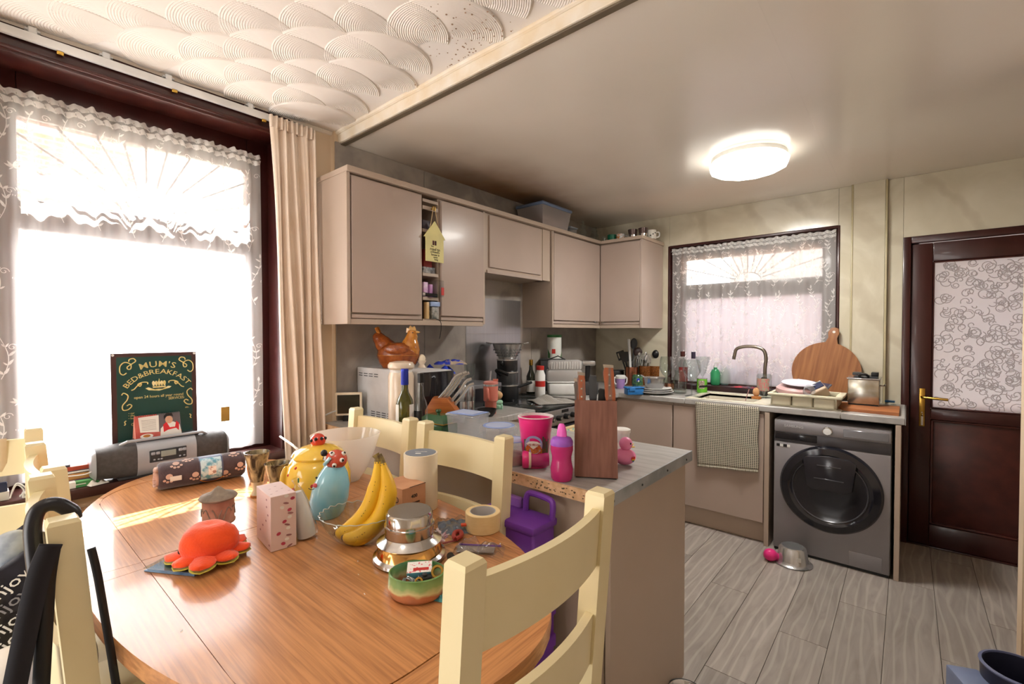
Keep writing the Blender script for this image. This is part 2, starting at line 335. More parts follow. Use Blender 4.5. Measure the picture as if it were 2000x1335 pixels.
tb = struct('trim_1', G().box(-2.42, 1.3, 1.322, 1.348, ZC-.004, 2.62, .003), m_beam)
P(tb, 'edge_strip', G().box(-2.37, 1.3, 1.331, 1.36, ZC-.012, ZC-.004, .002), mk('dull edge strip', '#6d604c', .5))
P(tb, 'filler_bead', G().tube(smooth([(-2.42+i*.2, 1.317+rnd.uniform(-.004, .004), 2.497) for i in range(14)], 3), .012, 8), m_beam)
# cove along left wall
struct('trim_4', G().tube([(XD+.006, -1.5+i*.1, ZD-.004+rnd.uniform(-.004, .004)) for i in range(29)], .016, 6), m_plaster)

# ---------------------------------------------------------------- window_1 (left)
w1 = sroot('window_1'); XF = -2.56
def wbox(x0, x1, y0, y1, z0, z1, name, mat=m_brown, bev=.006): return P(w1, name, G().box(x0, x1, y0, y1, z0, z1, bev, 2), mat)
wbox(XF-.06, XF, WY0, .125, .805, WZ1, 'frame_post'); wbox(XF-.06, XF, .925, WY1, .805, WZ1, 'frame_post')
wbox(XF-.06, XF, .125, .925, 2.222, WZ1, 'frame_head'); wbox(XF-.06, XF, .125, .925, 1.80, 1.915, 'transom'); wbox(XF-.06, XF, .125, .925, .805, .83, 'frame_sill')
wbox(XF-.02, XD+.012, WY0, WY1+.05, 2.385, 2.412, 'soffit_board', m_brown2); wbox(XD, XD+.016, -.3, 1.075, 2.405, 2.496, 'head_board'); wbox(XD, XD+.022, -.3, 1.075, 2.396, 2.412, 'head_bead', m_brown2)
wbox(XF-.02, XD+.004, WY1-.02, WY1, .80, 2.39, 'jamb_board')
wbox(XF-.06, XD+.035, WY0-.3, WY1, .770, .812, 'window_sill', mk('mahogany sill', '#4b2a26', .3, col2='#3d1f1b', sc=10), .008)
P(w1, 'pane', G().box(XF-.03, XF-.026, .125, .925, 1.915, 2.222), m_clear); P(w1, 'pane', G().box(XF-.03, XF-.026, .125, .925, .83, 1.80), m_obs)
cy_, cz_ = .52, 1.935
for k in range(1, 12):
    a = PI*k/12; c, s_ = math.cos(a), math.sin(a); t = min(.41/abs(c) if abs(c) > 1e-3 else 9, (2.225-cz_)/s_)
    P(w1, 'lead_bar', G().tube([(XF-.024, cy_+.09*c, cz_+.06*s_), (XF-.024, cy_+t*c, cz_+t*s_)], .0045, 6), m_lead)
P(w1, 'lead_arc', G().tube([(XF-.024, cy_+.09*math.cos(a), cz_+.06*math.sin(a)) for a in [PI*i/14 for i in range(15)]], .0045, 6), m_lead)
# ---------------------------------------------------------------- window_2 (far)
w2 = sroot('window_2'); YW = 4.11
def w2box(x0, x1, y0, y1, z0, z1, name, mat=m_brown): return P(w2, name, G().box(x0, x1, y0, y1, z0, z1, .005, 2), mat)
w2box(FX0, -1.505, YW, YW+.06, FZ0, FZ1, 'frame_post'); w2box(-.487, FX1, YW, YW+.06, FZ0, FZ1, 'frame_post'); w2box(-1.505, -.487, YW, YW+.06, 2.038, FZ1, 'frame_head'); w2box(-1.505, -.487, YW, YW+.06, 1.70, 1.826, 'transom'); w2box(-1.505, -.487, YW, YW+.06, FZ0, .985, 'frame_sill')
w2box(FX0-.012, FX0+.008, YF-.004, YW+.01, FZ0, FZ1+.01, 'reveal_strip'); w2box(FX1-.008, FX1+.01, YF-.004, YW+.01, FZ0, FZ1+.01, 'reveal_strip'); w2box(FX0, FX1, YF-.004, YW+.01, FZ1-.01, FZ1+.012, 'reveal_strip')
w2box(FX0+.01, FX1-.01, 3.985, YW+.02, .915, .968, 'window_sill', mk('dark sill', '#3a2123', .35))
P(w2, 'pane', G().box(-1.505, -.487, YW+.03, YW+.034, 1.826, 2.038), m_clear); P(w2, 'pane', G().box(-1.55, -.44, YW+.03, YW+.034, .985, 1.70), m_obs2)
cx_, cz_ = -1.0, 1.835
for k in range(1, 12):
    a = PI*k/12; c, s_ = math.cos(a), math.sin(a); t = min(.515/abs(c) if abs(c) > 1e-3 else 9, (2.04-cz_)/s_)
    P(w2, 'lead_bar', G().tube([(cx_+.10*c, YW+.024, cz_+.065*s_), (cx_+t*c, YW+.024, cz_+t*s_)], .004, 6), m_lead)
P(w2, 'lead_arc', G().tube([(cx_+.10*math.cos(a), YW+.024, cz_+.065*math.sin(a)) for a in [PI*i/14 for i in range(15)]], .004, 6), m_lead)
# ---------------------------------------------------------------- door_1
d1 = sroot('door_1')
def dbox(x0, x1, y0, y1, z0, z1, name, mat=m_brown, bev=.005): return P(d1, name, G().box(x0, x1, y0, y1, z0, z1, bev, 2), mat)
dbox(DX0, .012, 4.05, 4.13, 0, DZ1, 'frame_post'); dbox(.868, DX1, 4.05, 4.13, 0, DZ1, 'frame_post'); dbox(.012, .868, 4.05, 4.13, 1.995, DZ1, 'frame_head')
dbox(-.02, .05, 4.127, 4.16, 0, 2.02, 'frame_stop'); dbox(.0, .88, 4.128, 4.16, 0, .05, 'threshold'); dbox(.0, .88, 4.06, 4.127, 0, .011, 'threshold'); dbox(.015, .120, 4.072, 4.125, .012, 1.99, 'stile'); dbox(.755, .865, 4.072, 4.125, .012, 1.99, 'stile'); dbox(.120, .755, 4.072, 4.125, 1.87, 1.99, 'rail'); dbox(.120, .755, 4.072, 4.125, .84, .91, 'rail'); dbox(.120, .755, 4.072, 4.125, .012, .15, 'rail')
g = G()
for x0, x1, z0, z1 in ((.12, .755, .15, .165), (.12, .755, .825, .84), (.12, .135, .15, .84), (.74, .755, .15, .84), (.12, .755, .91, .92), (.12, .755, 1.86, 1.87), (.12, .130, .91, 1.87), (.745, .755, .91, 1.87)): g.box(x0, x1, 4.080, 4.10, z0, z1, .004)
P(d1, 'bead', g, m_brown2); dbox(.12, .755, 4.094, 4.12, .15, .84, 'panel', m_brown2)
m_dglass = veil('patterned door glass', '#c6cad2', .10, .26, .2)
P(d1, 'pane', G().box(.125, .75, 4.096, 4.10, .915, 1.865), m_dglass)
g = G(); r2 = random.Random(5)
for k in range(430):
    cx, cz, rr = r2.uniform(.14, .735), r2.uniform(.93, 1.85), r2.uniform(.012, .04); a0 = r2.uniform(0, 6.28); tn = r2.choice((1, -1))*r2.uniform(3.5, 8.5); sp = r2.uniform(.3, 1)
    pts = [(min(.748, max(.127, cx+rr*(1-sp*t/13)*math.cos(a0+tn*t/12))), 4.0955, min(1.862, max(.918, cz+rr*(1-sp*t/13)*math.sin(a0+tn*t/12)))) for t in range(13)]
    g.tube(pts, .0024, 4)
o = P(d1, 'glass_relief', g, veil('glass relief', '#ffffff', .62, .35, .35)); o['kind'] = 'stuff'
P(d1, 'handle_plate', G().box(.062, .092, 4.064, 4.073, .79, 1.04, .003, 2), m_gold)
h = P(d1, 'door_handle', G().tube([(.077, 4.066, .985), (.077, 4.030, .985), (.085, 4.022, .985), (.20, 4.020, .98)], .009, 10), m_gold)
P(d1, 'key', G().lathe([(.0, 0), (.011, .001), (.011, .004), (0, .005)], 10, TR(.077, 4.045, .87) @ RX(0) @ RY(PI/2)).tube([(.077, 4.066, .885), (.077, 4.04, .885)], .004, 6).box(.072, .084, 4.043, 4.047, .80, .86, .001), m_chrome)
# ---------------------------------------------------------------- outside: sunlit yard, boundary walls, brick house
m_brick = mk('brick', '#c08a6d', .85, col2='#a9745c', sc=6); m_pave = mk('pale paving', '#d8d2c8', .9, col2='#c8c2b8', sc=4)
solo('paved_yard', 'pale paved yard outside beyond the windows and the back door', 'yard', G().box(-30, 30, -20, 30, -.5, -.301), m_pave)
m_bk = bpy.data.materials.new('coursed brick'); m_bk.use_nodes = True; N = m_bk.node_tree.nodes; L = m_bk.node_tree.links
bt = N.new('ShaderNodeTexBrick'); bt.inputs['Scale'].default_value = 1; bt.inputs['Brick Width'].default_value = .225; bt.inputs['Row Height'].default_value = .075; bt.inputs['Mortar Size'].default_value = .008
bt.inputs['Color1'].default_value = lin('#b97f63'); bt.inputs['Color2'].default_value = lin('#a56c54'); bt.inputs['Mortar'].default_value = lin('#cfc3b4')
tc = N.new('ShaderNodeTexCoord'); sx = N.new('ShaderNodeSeparateXYZ'); ad = N.new('ShaderNodeMath'); cm = N.new('ShaderNodeCombineXYZ'); L.new(tc.outputs['Object'], sx.inputs[0]); L.new(sx.outputs[0], ad.inputs[0]); L.new(sx.outputs[1], ad.inputs[1]); L.new(ad.outputs[0], cm.inputs[0]); L.new(sx.outputs[2], cm.inputs[1]); L.new(cm.outputs[0], bt.inputs['Vector']); L.new(bt.outputs[0], N['Principled BSDF'].inputs['Base Color'])
hb = T('brick_house', 'red brick neighbouring house seen through top of large left window', 'building', (-9.5, 1.4, -.299))
P(hb, 'wall', G().box(-4, 0, -9, .35, 0, 4.6), m_bk); P(hb, 'gutter', G().tube([(.08, -9, 4.62), (.08, .4, 4.62)], .07, 8), mk('grey gutter', '#77818c', .5)); P(hb, 'roof', G().prism([(-4.2, 4.65), (.15, 4.65), (-2, 6.3)], -9.1, .45, Matrix(((1, 0, 0, 0), (0, 0, 1, 0), (0, 1, 0, 0), (0, 0, 0, 1)))), mk('roof tile', '#8d6f62', .8))
yb = T('yard_wall', 'grey rendered outbuilding and brick wall close behind far kitchen window', 'wall', (0, 5.9, -.299))
P(yb, 'rendered_wall', G().box(-1.62, 2.6, 0, .3, 0, 4.4), mk('grey render', '#9a9698', .9, col2='#8a8484', sc=5, bump=.4, bsc=30)); P(yb, 'brick_base', G().box(-4.5, 4, -.45, -.05, 0, 1.1), m_bk)
# ---------------------------------------------------------------- wall cabinets
def front(T_, y0, y1, z0, z1, x=-2.075, name='door', ax='x', hinge=None):
    if ax == 'x': g = G().box(x-.018, x, y0, y1, z0, z1, .002)
    else: g = G().box(y0, y1, x, x+.018, z0, z1, .002)
    return P(T_, name, g, m_cab)
CX = -2.095; CT, CB = 2.155, 1.475
c1 = T('wall_cabinet', 'large single-door cashmere wall cabinet nearest the window curtain', 'cabinet', (0, 0, 0))
P(c1, 'body', G().box(XK, CX, 1.215, 1.655, CB-.02, 2.185), m_carc); front(c1, 1.222, 1.652, 1.505, CT+.02); P(c1, 'end_panel', G().box(XK, -2.075, 1.195, 1.213, 1.447, 2.205, .001), m_carc); P(c1, 'handle_rail', G().box(CX, -2.082, 1.222, 1.652, 1.478, 1.497, .002), m_cab)
c2 = T('open_shelf_unit', 'narrow open wall shelf unit between two wall cabinet doors', 'shelf')
g = G().box(XK, XK+.01, 1.657, 1.792, CB-.02, 2.185).box(XK, CX, 1.657, 1.667, CB-.02, 2.185).box(XK, CX, 1.782, 1.792, CB-.02, 2.185)
P(c2, 'body', g, m_carc)
SHZ = [1.475, 1.60, 1.737, 1.985, 2.155]
for z in SHZ: P(c2, 'shelf', G().box(XK+.01, CX+.008, 1.667, 1.782, z-.009, z+.009, .001), m_carc)
c3 = T('wall_cabinet', 'cashmere wall cabinet between open shelves and the hood cabinet', 'cabinet')
P(c3, 'body', G().box(XK, CX, 1.794, 2.168, CB-.02, 2.185), m_carc); front(c3, 1.797, 2.150, 1.505, CT+.02); P(c3, 'handle_rail', G().box(CX, -2.082, 1.797, 2.15, 1.478, 1.497, .002), m_cab); P(c3, 'end_panel', G().box(XK, -2.082, 2.152, 2.168, 1.46, 2.185, .001), m_carc)
c4 = T('hood_cabinet', 'short flap-door wall cabinet above the cooker splashback', 'cabinet')
P(c4, 'body', G().box(XK, CX, 2.172, 2.86, 1.80, 2.185), m_carc); front(c4, 2.215, 2.775, 1.835, CT+.02, -2.082); P(c4, 'lower_rail', G().box(CX-.01, -2.085, 2.195, 2.79, 1.795, 1.818, .002), m_cab)
P(c4, 'filler', G().box(-2.2, -2.090, 2.80, 2.895, 1.80, 2.185, .001), m_carc)
c5 = T('wall_cabinet', 'cashmere wall cabinet on left wall beside the inner corner', 'cabinet')
P(c5, 'body', G().box(XK, CX, 2.93, YF-.002, CB-.02, 2.185), m_carc); P(c5, 'end_panel', G().box(XK, -2.075, 2.905, 2.923, 1.447, 2.19, .001), m_carc); front(c5, 2.928, 3.625, 1.505, CT+.02); P(c5, 'handle_rail', G().box(CX, -2.082, 2.928, 3.62, 1.478, 1.497, .002), m_cab)
P(c5, 'latch', G().box(-2.078, -2.072, 3.54, 3.60, 1.495, 1.506, .002), m_chrome)
c6 = T('wall_cabinet', 'cashmere wall cabinet on far wall left of the kitchen window', 'cabinet')
P(c6, 'body', G().box(-2.094, -1.70, 3.65, YF-.002, CB-.02, 2.185), m_carc); front(c6, -2.073, -1.702, 1.505, CT+.02, 3.63, ax='y'); P(c6, 'handle_rail', G().box(-2.07, -1.702, 3.638, 3.65, 1.478, 1.497, .002), m_cab); P(c6, 'end_panel', G().box(-1.70, -1.684, 3.63, YF-.002, 1.447, 2.19, .001), m_cab)
P(c6, 'latch', G().box(-2.065, -2.035, 3.626, 3.633, 1.495, 1.506, .002), m_chrome)
tr = T('cabinet_cornice', 'flat cashmere cornice board running along tops of all wall cabinets', 'cornice')
P(tr, 'board', G().box(XK, -2.060, 1.19, 3.64, 2.187, 2.215, .002), m_carc); P(tr, 'board', G().box(-2.062, -1.672, 3.615, YF-.002, 2.187, 2.2145, .002), m_carc)
pe = T('cabinet_pelmet', 'flat cashmere light pelmet under wall cabinets', 'pelmet')
P(pe, 'board', G().box(-2.105, -2.082, 1.214, 2.151, 1.447, 1.474, .002), m_carc); P(pe, 'board', G().box(-2.105, -2.082, 2.924, 3.64, 1.447, 1.474, .002), m_carc); P(pe, 'board', G().box(-2.082, -1.701, 3.637, 3.66, 1.447, 1.474, .002), m_carc)
# ---------------------------------------------------------------- base units
ZT = .925
def base_unit(name, label, x0, x1, y0, y1, doors, face='y', plinth=True):
    t = T(name, label, 'cabinet'); P(t, 'body', G().box(x0, x1, y0+.02, y1, .14, .884), m_carc)
    for a, b_ in doors: P(t, 'door', G().box(a, b_, y0, y0+.018, .144, .868, .002), m_cab)
    if plinth: P(t, 'plinth', G().box(x0, x1, y0+.05, y0+.066, .001, .138, .001), m_carc)
    return t
base_unit('base_cabinet', 'cashmere base cabinet left of the tea towel under far worktop', -1.795, -1.330, 3.40, 4.05, [(-1.79, -1.333)])
base_unit('sink_cabinet', 'cashmere sink base cabinet behind the hanging tea towel', -1.325, -.712, 3.40, 3.96, [(-1.321, -.716)])
solo('filler_board', 'narrow cashmere panel standing left of the washing machine', 'panel', G().box(-.708, -.680, 3.385, 4.05, .001, .884, .001), m_carc)
solo('filler_board', 'narrow cashmere end panel standing between washing machine and door', 'panel', G().box(-.046, -.022, 3.385, 4.05, .001, .884, .001), m_carc)
solo('base_cabinet', 'cashmere blank corner base unit in the far left corner', 'cabinet', G().box(XK+.001, -1.80, 2.93, 4.05, .001, .884, .001), m_carc)
solo('base_cabinet', 'cashmere base unit between peninsula and cooker', 'cabinet', G().box(XK+.001, -1.80, 1.92, 2.285, .001, .884, .001), m_carc)
# worktops
wt = T('worktop', 'grey oak effect worktop along far wall with inset cream sink', 'worktop')
SX0, SX1, SY0, SY1 = -1.235, -.30, 3.445, 3.93
g = G().box(XK+.001, SX0, 3.385, YF-.001, .887, ZT, .004).box(SX0, SX1, 3.385, SY0, .887, ZT, .004).box(SX0, SX1, SY1, YF-.001, .887, ZT, .002).box(SX1, -.005, 3.385, YF-.001, .887, ZT, .004)
P(wt, 'board', g, m_top); P(wt, 'end_strip', G().box(-.005, -.002, 3.385, 4.04, .887, ZT), mk('aluminium strip', '#b9bbbd', .35, .8))
wt2 = T('worktop', 'grey worktop along left wall beside the cooker', 'worktop')
P(wt2, 'board', G().box(XK+.001, -1.76, 1.905, 2.288, .887, ZT, .004), m_top); P(wt2, 'board', G().box(XK+.001, -1.76, 2.885, 3.383, .887, ZT, .004), m_top)
# sink, cut into worktop
m_sink = mk('cream composite sink', '#e8e2cf', .3)
sk = T('kitchen_sink', 'cream composite sink with drainer set in worktop under window', 'sink')
g = G(); z1 = ZT+.006
g.box(SX0-.01, SX1+.0, SY0-.012, SY0+.03, .9, z1, .004, 2).box(SX0-.01, SX1, SY1-.075, SY1+.012, .9, z1, .004, 2).box(SX0-.01, SX0+.03, SY0, SY1, .9, z1-.0005, .004, 2).box(-.80, SX1, SY0, SY1, .9, z1-.001, .003)
g.box(SX0+.03, -.80, SY0+.03, SY1-.075, .745, .755).box(SX0+.02, SX0+.03, SY0+.02, SY1-.07, .745, .92).box(-.80, -.79, SY0+.02, SY1-.07, .745, .92).box(SX0+.02, -.79, SY0+.02, SY0+.03, .745, .92).box(SX0+.02, -.79, SY1-.075, SY1-.065, .745, .92)
P(sk, 'basin', g, m_sink); P(sk, 'drain', G().lathe([(0, .757), (.03, .757), (.036, .761), (.04, .756)], 18, TR(-1.0, 3.66, 0)), m_chrome)
# peninsula
pn = T('peninsula', 'cashmere peninsula unit with grey worktop and raw chipboard edge', 'counter')
P(pn, 'worktop', G().box(XK+.001, -.664, 1.213, 1.90, .887, ZT, .002), m_top)
P(pn, 'chipboard_edge', G().box(XK+.001, -.664, 1.205, 1.213, .887, ZT-.0005), m_chip, 'raw chipboard edge')
g = G(); r2 = random.Random(3)
for x in (-1.12, -1.03, -.93, -.87, -.80, -.72, -.70):
    for k in range(12): g.bc((x+r2.uniform(-.03, .03), 1.2046, .906+r2.uniform(-.012, .012)), (r2.uniform(.002, .008), .0006, r2.uniform(.001, .005)))
o = P(pn, 'glue_residue', g, mk('old glue', '#6b5a45', .8)); o['kind'] = 'stuff'
P(pn, 'metal_strip', G().box(-.664, -.659, 1.205, 1.90, .885, ZT+.001, .001), mk('aluminium edging', '#b3b7ba', .4, .3, col2='#9a9fa3', sc=14), 'aluminium edging strip')
for y in (1.235, 1.43, 1.64, 1.83): P(pn, 'screw', G().lathe([(.0, .0), (.004, .0005), (.004, .002)], 10, TR(-.6585, y, .903) @ RY(PI/2)), m_dgrey)
P(pn, 'end_panel', G().box(-.70, -.682, 1.262, 1.885, .001, .885, .001), m_carc); P(pn, 'corner_post', G().box(-.742, -.704, 1.236, 1.285, .001, .885, .002), m_carc)
P(pn, 'back_panel', G().box(XK+.001, -.746, 1.243, 1.262, .001, .885, .001), m_carc); P(pn, 'body', G().box(XK+.001, -.72, 1.29, 1.885, .001, .884), m_carc)
# cooker splashback
sp = T('splashback', 'brushed steel splashback panels fixed behind the cooker', 'splashback')
P(sp, 'panel', G().box(XK, XK+.002, 2.272, 2.876, 1.40, 1.66), m_steel); P(sp, 'panel', G().box(XK, XK+.003, 2.272, 2.876, .93, 1.398), m_steel)
# ---------------------------------------------------------------- ceiling lamp
m_lampd = mk('lit lamp diffuser', '#fffaf0', .4, emit=5.0)
lp = T('ceiling_lamp', 'round faceted white flush ceiling lamp, lit, on glossy kitchen ceiling', 'lamp', (-.728, 3.0, ZC))
P(lp, 'base', G().cyl(.20, -.022, -.0005, 40), m_white)
P(lp, 'diffuser', G().lathe([(.20, -.022), (.217, -.045), (.205, -.072), (.165, -.088), (0, -.09)], 12), m_lampd, sharp=5)
al = bpy.data.lights.new('lamp_light', 'AREA'); al.shape = 'DISK'; al.size = .36; al.energy = 24; al.color = (1, .97, .92); o = bpy.data.objects.new('lamp_light', al); COL.objects.link(o); o.location = (-.728, 3.0, ZC-.096)
# unseen globe pendant and point light added to fill the dining end
dl = T('fill_pendant', 'unseen white globe pendant added as fill over dining end', 'lamp', (-.85, .10, ZD)); P(dl, 'rose', G().cyl(.06, -.02, -.001, 24), m_white); P(dl, 'cord', G().tube([(0, 0, -.02), (0, 0, -.14)], .004, 6), m_white); P(dl, 'globe', G().ball((0, 0, -.21), .075, 24, 16), mk('lit opal globe', '#fff3e2', .4, emit=3))
pl_ = bpy.data.lights.new('fill_pendant_light', 'POINT'); pl_.energy = 5; pl_.shadow_soft_size = .11; pl_.color = (1, .97, .92); o = bpy.data.objects.new('fill_pendant_light', pl_); COL.objects.link(o); o.location = (-.85, .10, ZD-.42)
# ---------------------------------------------------------------- washing machine
m_wm = mk('graphite washer steel', '#979497', .38, .35, col2='#8f8c90', sc=4); m_wmd = mk('dark glossy washer glass', '#1d1d24', .12, col2='#191920', coat=.3); m_wmp = mk('graphite washer panel', '#56555a', .3, .4)
wm = T('washing_machine', 'graphite front-loading washing machine with dark round door', 'washing machine', (-.357, 3.385, 0))
P(wm, 'body', G().box(-.297, .297, .012, .60, .012, .848, .008, 2), m_wm); P(wm, 'front_panel', G().box(-.294, .294, 0, .02, .018, .705, .004, 2), m_wm)
P(wm, 'fascia', G().box(-.294, .294, .002, .02, .708, .775, .004, 2), m_wmp); P(wm, 'control_panel', G().box(-.294, .294, -.006, .02, .772, .842, .008, 2), m_wm)
P(wm, 'pull_recess', G().box(-.29, -.06, -.001, .01, .722, .768, .012, 3), m_wmd)
P(wm, 'display', G().box(.07, .285, -.0075, .0, .782, .83, .003), mk('washer display', '#8f9096', .18, .6), 'worn shiny display strip')
kb = P(wm, 'dial', G().lathe([(0, .022), (.021, .022), (.026, .018), (.027, 0)], 28, TR(-.006, -.006, .808) @ RX(PI/2)), m_chrome, 'silver dial'); P(kb, 'dial_face', G().lathe([(0, .0232), (.019, .0225)], 24, TR(-.006, -.006, .808) @ RX(PI/2)), m_white)
RXF = RX(PI/2)
dr = P(wm, 'door', G().lathe([(.262, .0), (.262, .012), (.25, .028), (.215, .036), (.20, .026), (.185, .022), (.10, .016), (0, .014)], 64, TR(.005, 0, .452) @ RXF), m_wmd, 'dark round door')
P(dr, 'trim_ring', G().lathe([(.186, .024), (.19, .029), (.194, .027)], 64, TR(.005, 0, .452) @ RXF), m_wmp)
hp = [(-.135, .185), (-.105, .205), (0, .215), (.105, .205), (.135, .185), (.115, .02), (.085, .0), (-.085, 0), (-.115, .02)]
P(dr, 'hatch', G().prism(hp, .016, .042, TR(.005, 0, .448) @ RXF, bev=.006), mk('dark hatch', '#24242c', .15, coat=.3)); P(dr, 'hatch_rib', G().bc((.005, -.043, .52), (.15, .003, .006), .001).bc((.005, -.043, .60), (.12, .003, .005), .001), m_wmp)
P(wm, 'filter_flap', G().box(.105, .262, -.003, .004, .025, .108, .01, 3), m_wm); P(wm, 'base_gap', G().box(-.29, .29, .01, .02, .002, .016), m_black)
text(wm, 'SAMSUNG', .021, mk('pale lettering', '#d8d8da', .4), TR(-.185, -.0075, .812) @ RXF, 1.1)
for x, w_, m_ in ((-.28, .018, m_black), (-.261, .018, m_white), (-.242, .02, m_black), (-.221, .016, m_white)): P(wm, 'label', G().box(x, x+w_, -.0012, 0, .675, .692), m_)
# ---------------------------------------------------------------- cooker
ckr = T('cooker', 'freestanding electric cooker with black glass hob and knob panel', 'cooker', (-2.06, 2.586, 0))
P(ckr, 'body', G().box(-.30, .285, -.293, .293, .02, .90, .004), m_dgrey); P(ckr, 'hob', G().box(-.30, .305, -.293, .293, .902, .918, .004, 2), mk('black hob glass', '#2b3030', .1, coat=.3))
P(ckr, 'control_panel', G().box(.28, .312, -.290, .290, .795, .898, .006, 2), m_steel); P(ckr, 'oven_door', G().box(.285, .31, -.285, .285, .25, .785, .006), m_wmd)
P(ckr, 'oven_handle', G().tube([(.31, -.25, .755), (.345, -.25, .755), (.345, .25, .755), (.31, .25, .755)], .009, 8), m_steel)
for k in range(6):
    kn = P(ckr, 'knob', G().lathe([(0, .03), (.014, .03), (.017, .025), (.019, 0)], 18, TR(.312, -.24+k*.083, .845) @ RY(PI/2)), m_black); P(kn, 'knob_cap', G().lathe([(0, .0315), (.010, .031)], 16, TR(.312, -.24+k*.083, .845) @ RY(PI/2)), m_chrome)
P(ckr, 'timer_display', G().box(.311, .3135, -.03, .05, .872, .892), m_black)
for k in range(4):
    x, y = ((-.13, -.14), (-.13, .14), (.12, -.14), (.12, .14))[k]
    P(ckr, 'heating_ring', G().lathe([(.085, .9182), (.0865, .9188), (.088, .9182)], 32, TR(x, y, 0)), mk('ring print', '#6a6d6d', .4))
# ---------------------------------------------------------------- dining table
m_oakx = mk('orange oak, grain across', '#cb8e5a', .28, col2='#a66f43', sc=5, stretch=(1, 30, 30), detail=7, coat=.32, lo=.38, hi=.68, dist=.3)
m_oaky = mk('orange oak, grain along', '#cd915d', .28, col2='#a97146', sc=5, stretch=(30, 1, 30), detail=7, coat=.32, lo=.38, hi=.68, dist=.3)
TX, TY, TA, TB, TZ = -1.4375, .605, .93, .452, .825
def outer(a, k=0.0):
    c, s_ = math.cos(a), math.sin(a); n = 2.25
    r = (abs(c/(TA-k))**n+abs(s_/(TB-k))**n)**(-1/n); return (r*c, r*s_)
IA, IB, IR = .80, .330, .20
def inner(a):
    c, s_ = math.cos(a), math.sin(a); r = min(IA/abs(c) if abs(c) > 1e-6 else 9, IB/abs(s_) if abs(s_) > 1e-6 else 9); x, y = r*c, r*s_
    ex, ey = abs(x)-(IA-IR), abs(y)-(IB-IR)
    if ex > 0 and ey > 0:
        A_, B_, C_ = 1, -2*(abs(c)*(IA-IR)+abs(s_)*(IB-IR)), (IA-IR)**2+(IB-IR)**2-IR*IR
        r = (-B_+math.sqrt(max(0, B_*B_-4*C_)))/2; x, y = r*c, r*s_
    return (x, y)
tb_ = T('dining_table', 'oval orange oak extending dining table with a framed top', 'table', (TX, TY, 0))
P(tb_, 'underlay', G().prism([outer(2*PI*i/120, .004) for i in range(120)], TZ-.033, TZ-.003), mk('dark joint', '#5b3a1c', .8))
P(tb_, 'edge', G().lathe([(1, TZ-.034), (1, TZ-.034)], 4) if 0 else G().prism([outer(2*PI*i/120) for i in range(120)], TZ-.036, TZ-.028), m_oakx)
def seg(a0, a1, m, n=18):
    e = .0013
    o_ = [outer(a0+(a1-a0)*i/n) for i in range(n+1)]; i_ = [inner(a1+(a0-a1)*i/n) for i in range(n+1)]
    i_ = [(x*1.004, y*1.004) for x, y in i_]
    pts = o_+i_; mid = (sum(p[0] for p in pts)/len(pts), sum(p[1] for p in pts)/len(pts))
    P(tb_, 'border_board', G().prism(pts, TZ-.028, TZ, bev=0), m)
A = [-2.72, -1.635, -1.505, -.42, -.20, .20, .42, 1.505, 1.635, 2.72, 2.94, 2*PI-2.94, 2*PI-2.72]
for a0, a1 in zip(A, A[1:]): seg(a0+.0016, a1-.0016, m_oakx if (abs(math.sin((a0+a1)/2)) > .5) else m_oaky)
inn = [inner(2*PI*i/160) for i in range(160)]
sx0, sx1 = -.032, .032
for nm, lo_, hi_ in (('field_board', -9, sx0-.001), ('field_board', sx1+.002, 9), ('centre_strip', sx0, sx1)):
    pts = [(max(lo_, min(hi_, x)), y) for x, y in inn if lo_-.02 < x < hi_+.02]
    q = []
    for p in pts:
        if not q or (abs(p[0]-q[-1][0])+abs(p[1]-q[-1][1])) > 1e-5: q.append(p)
    if nm == 'centre_strip': q = [(sx0, -IB), (sx1, -IB), (sx1, IB), (sx0, IB)]
    elif lo_ < 0 and hi_ < 0: q = [(sx0-.002, IB)]+[p for p in inn if p[0] < sx0-.002]+[(sx0-.002, -IB)]
    else: q = [(sx1+.001, -IB)]+[p for p in inn[80:]+inn[:80] if p[0] > sx1+.002]+[(sx1+.001, IB)]
    P(tb_, nm, G().prism(q, TZ-.028, TZ-.0002 if nm == 'field_board' else TZ-.0004), m_oakx if nm == 'field_board' else m_oaky)
for b_ in ((-.62, .62, -.27, -.25), (-.62, .62, .25, .27), (-.62, -.60, -.25, .25), (.60, .62, -.25, .25)): P(tb_, 'apron', G().box(*b_, TZ-.12, TZ-.036), m_cream_ch)
for x in (-.58, .58):
    for y in (-.22, .22): P(tb_, 'leg', G().box(x-.035, x+.035, y-.035, y+.035, .001, TZ-.036, .004), m_cream_ch)
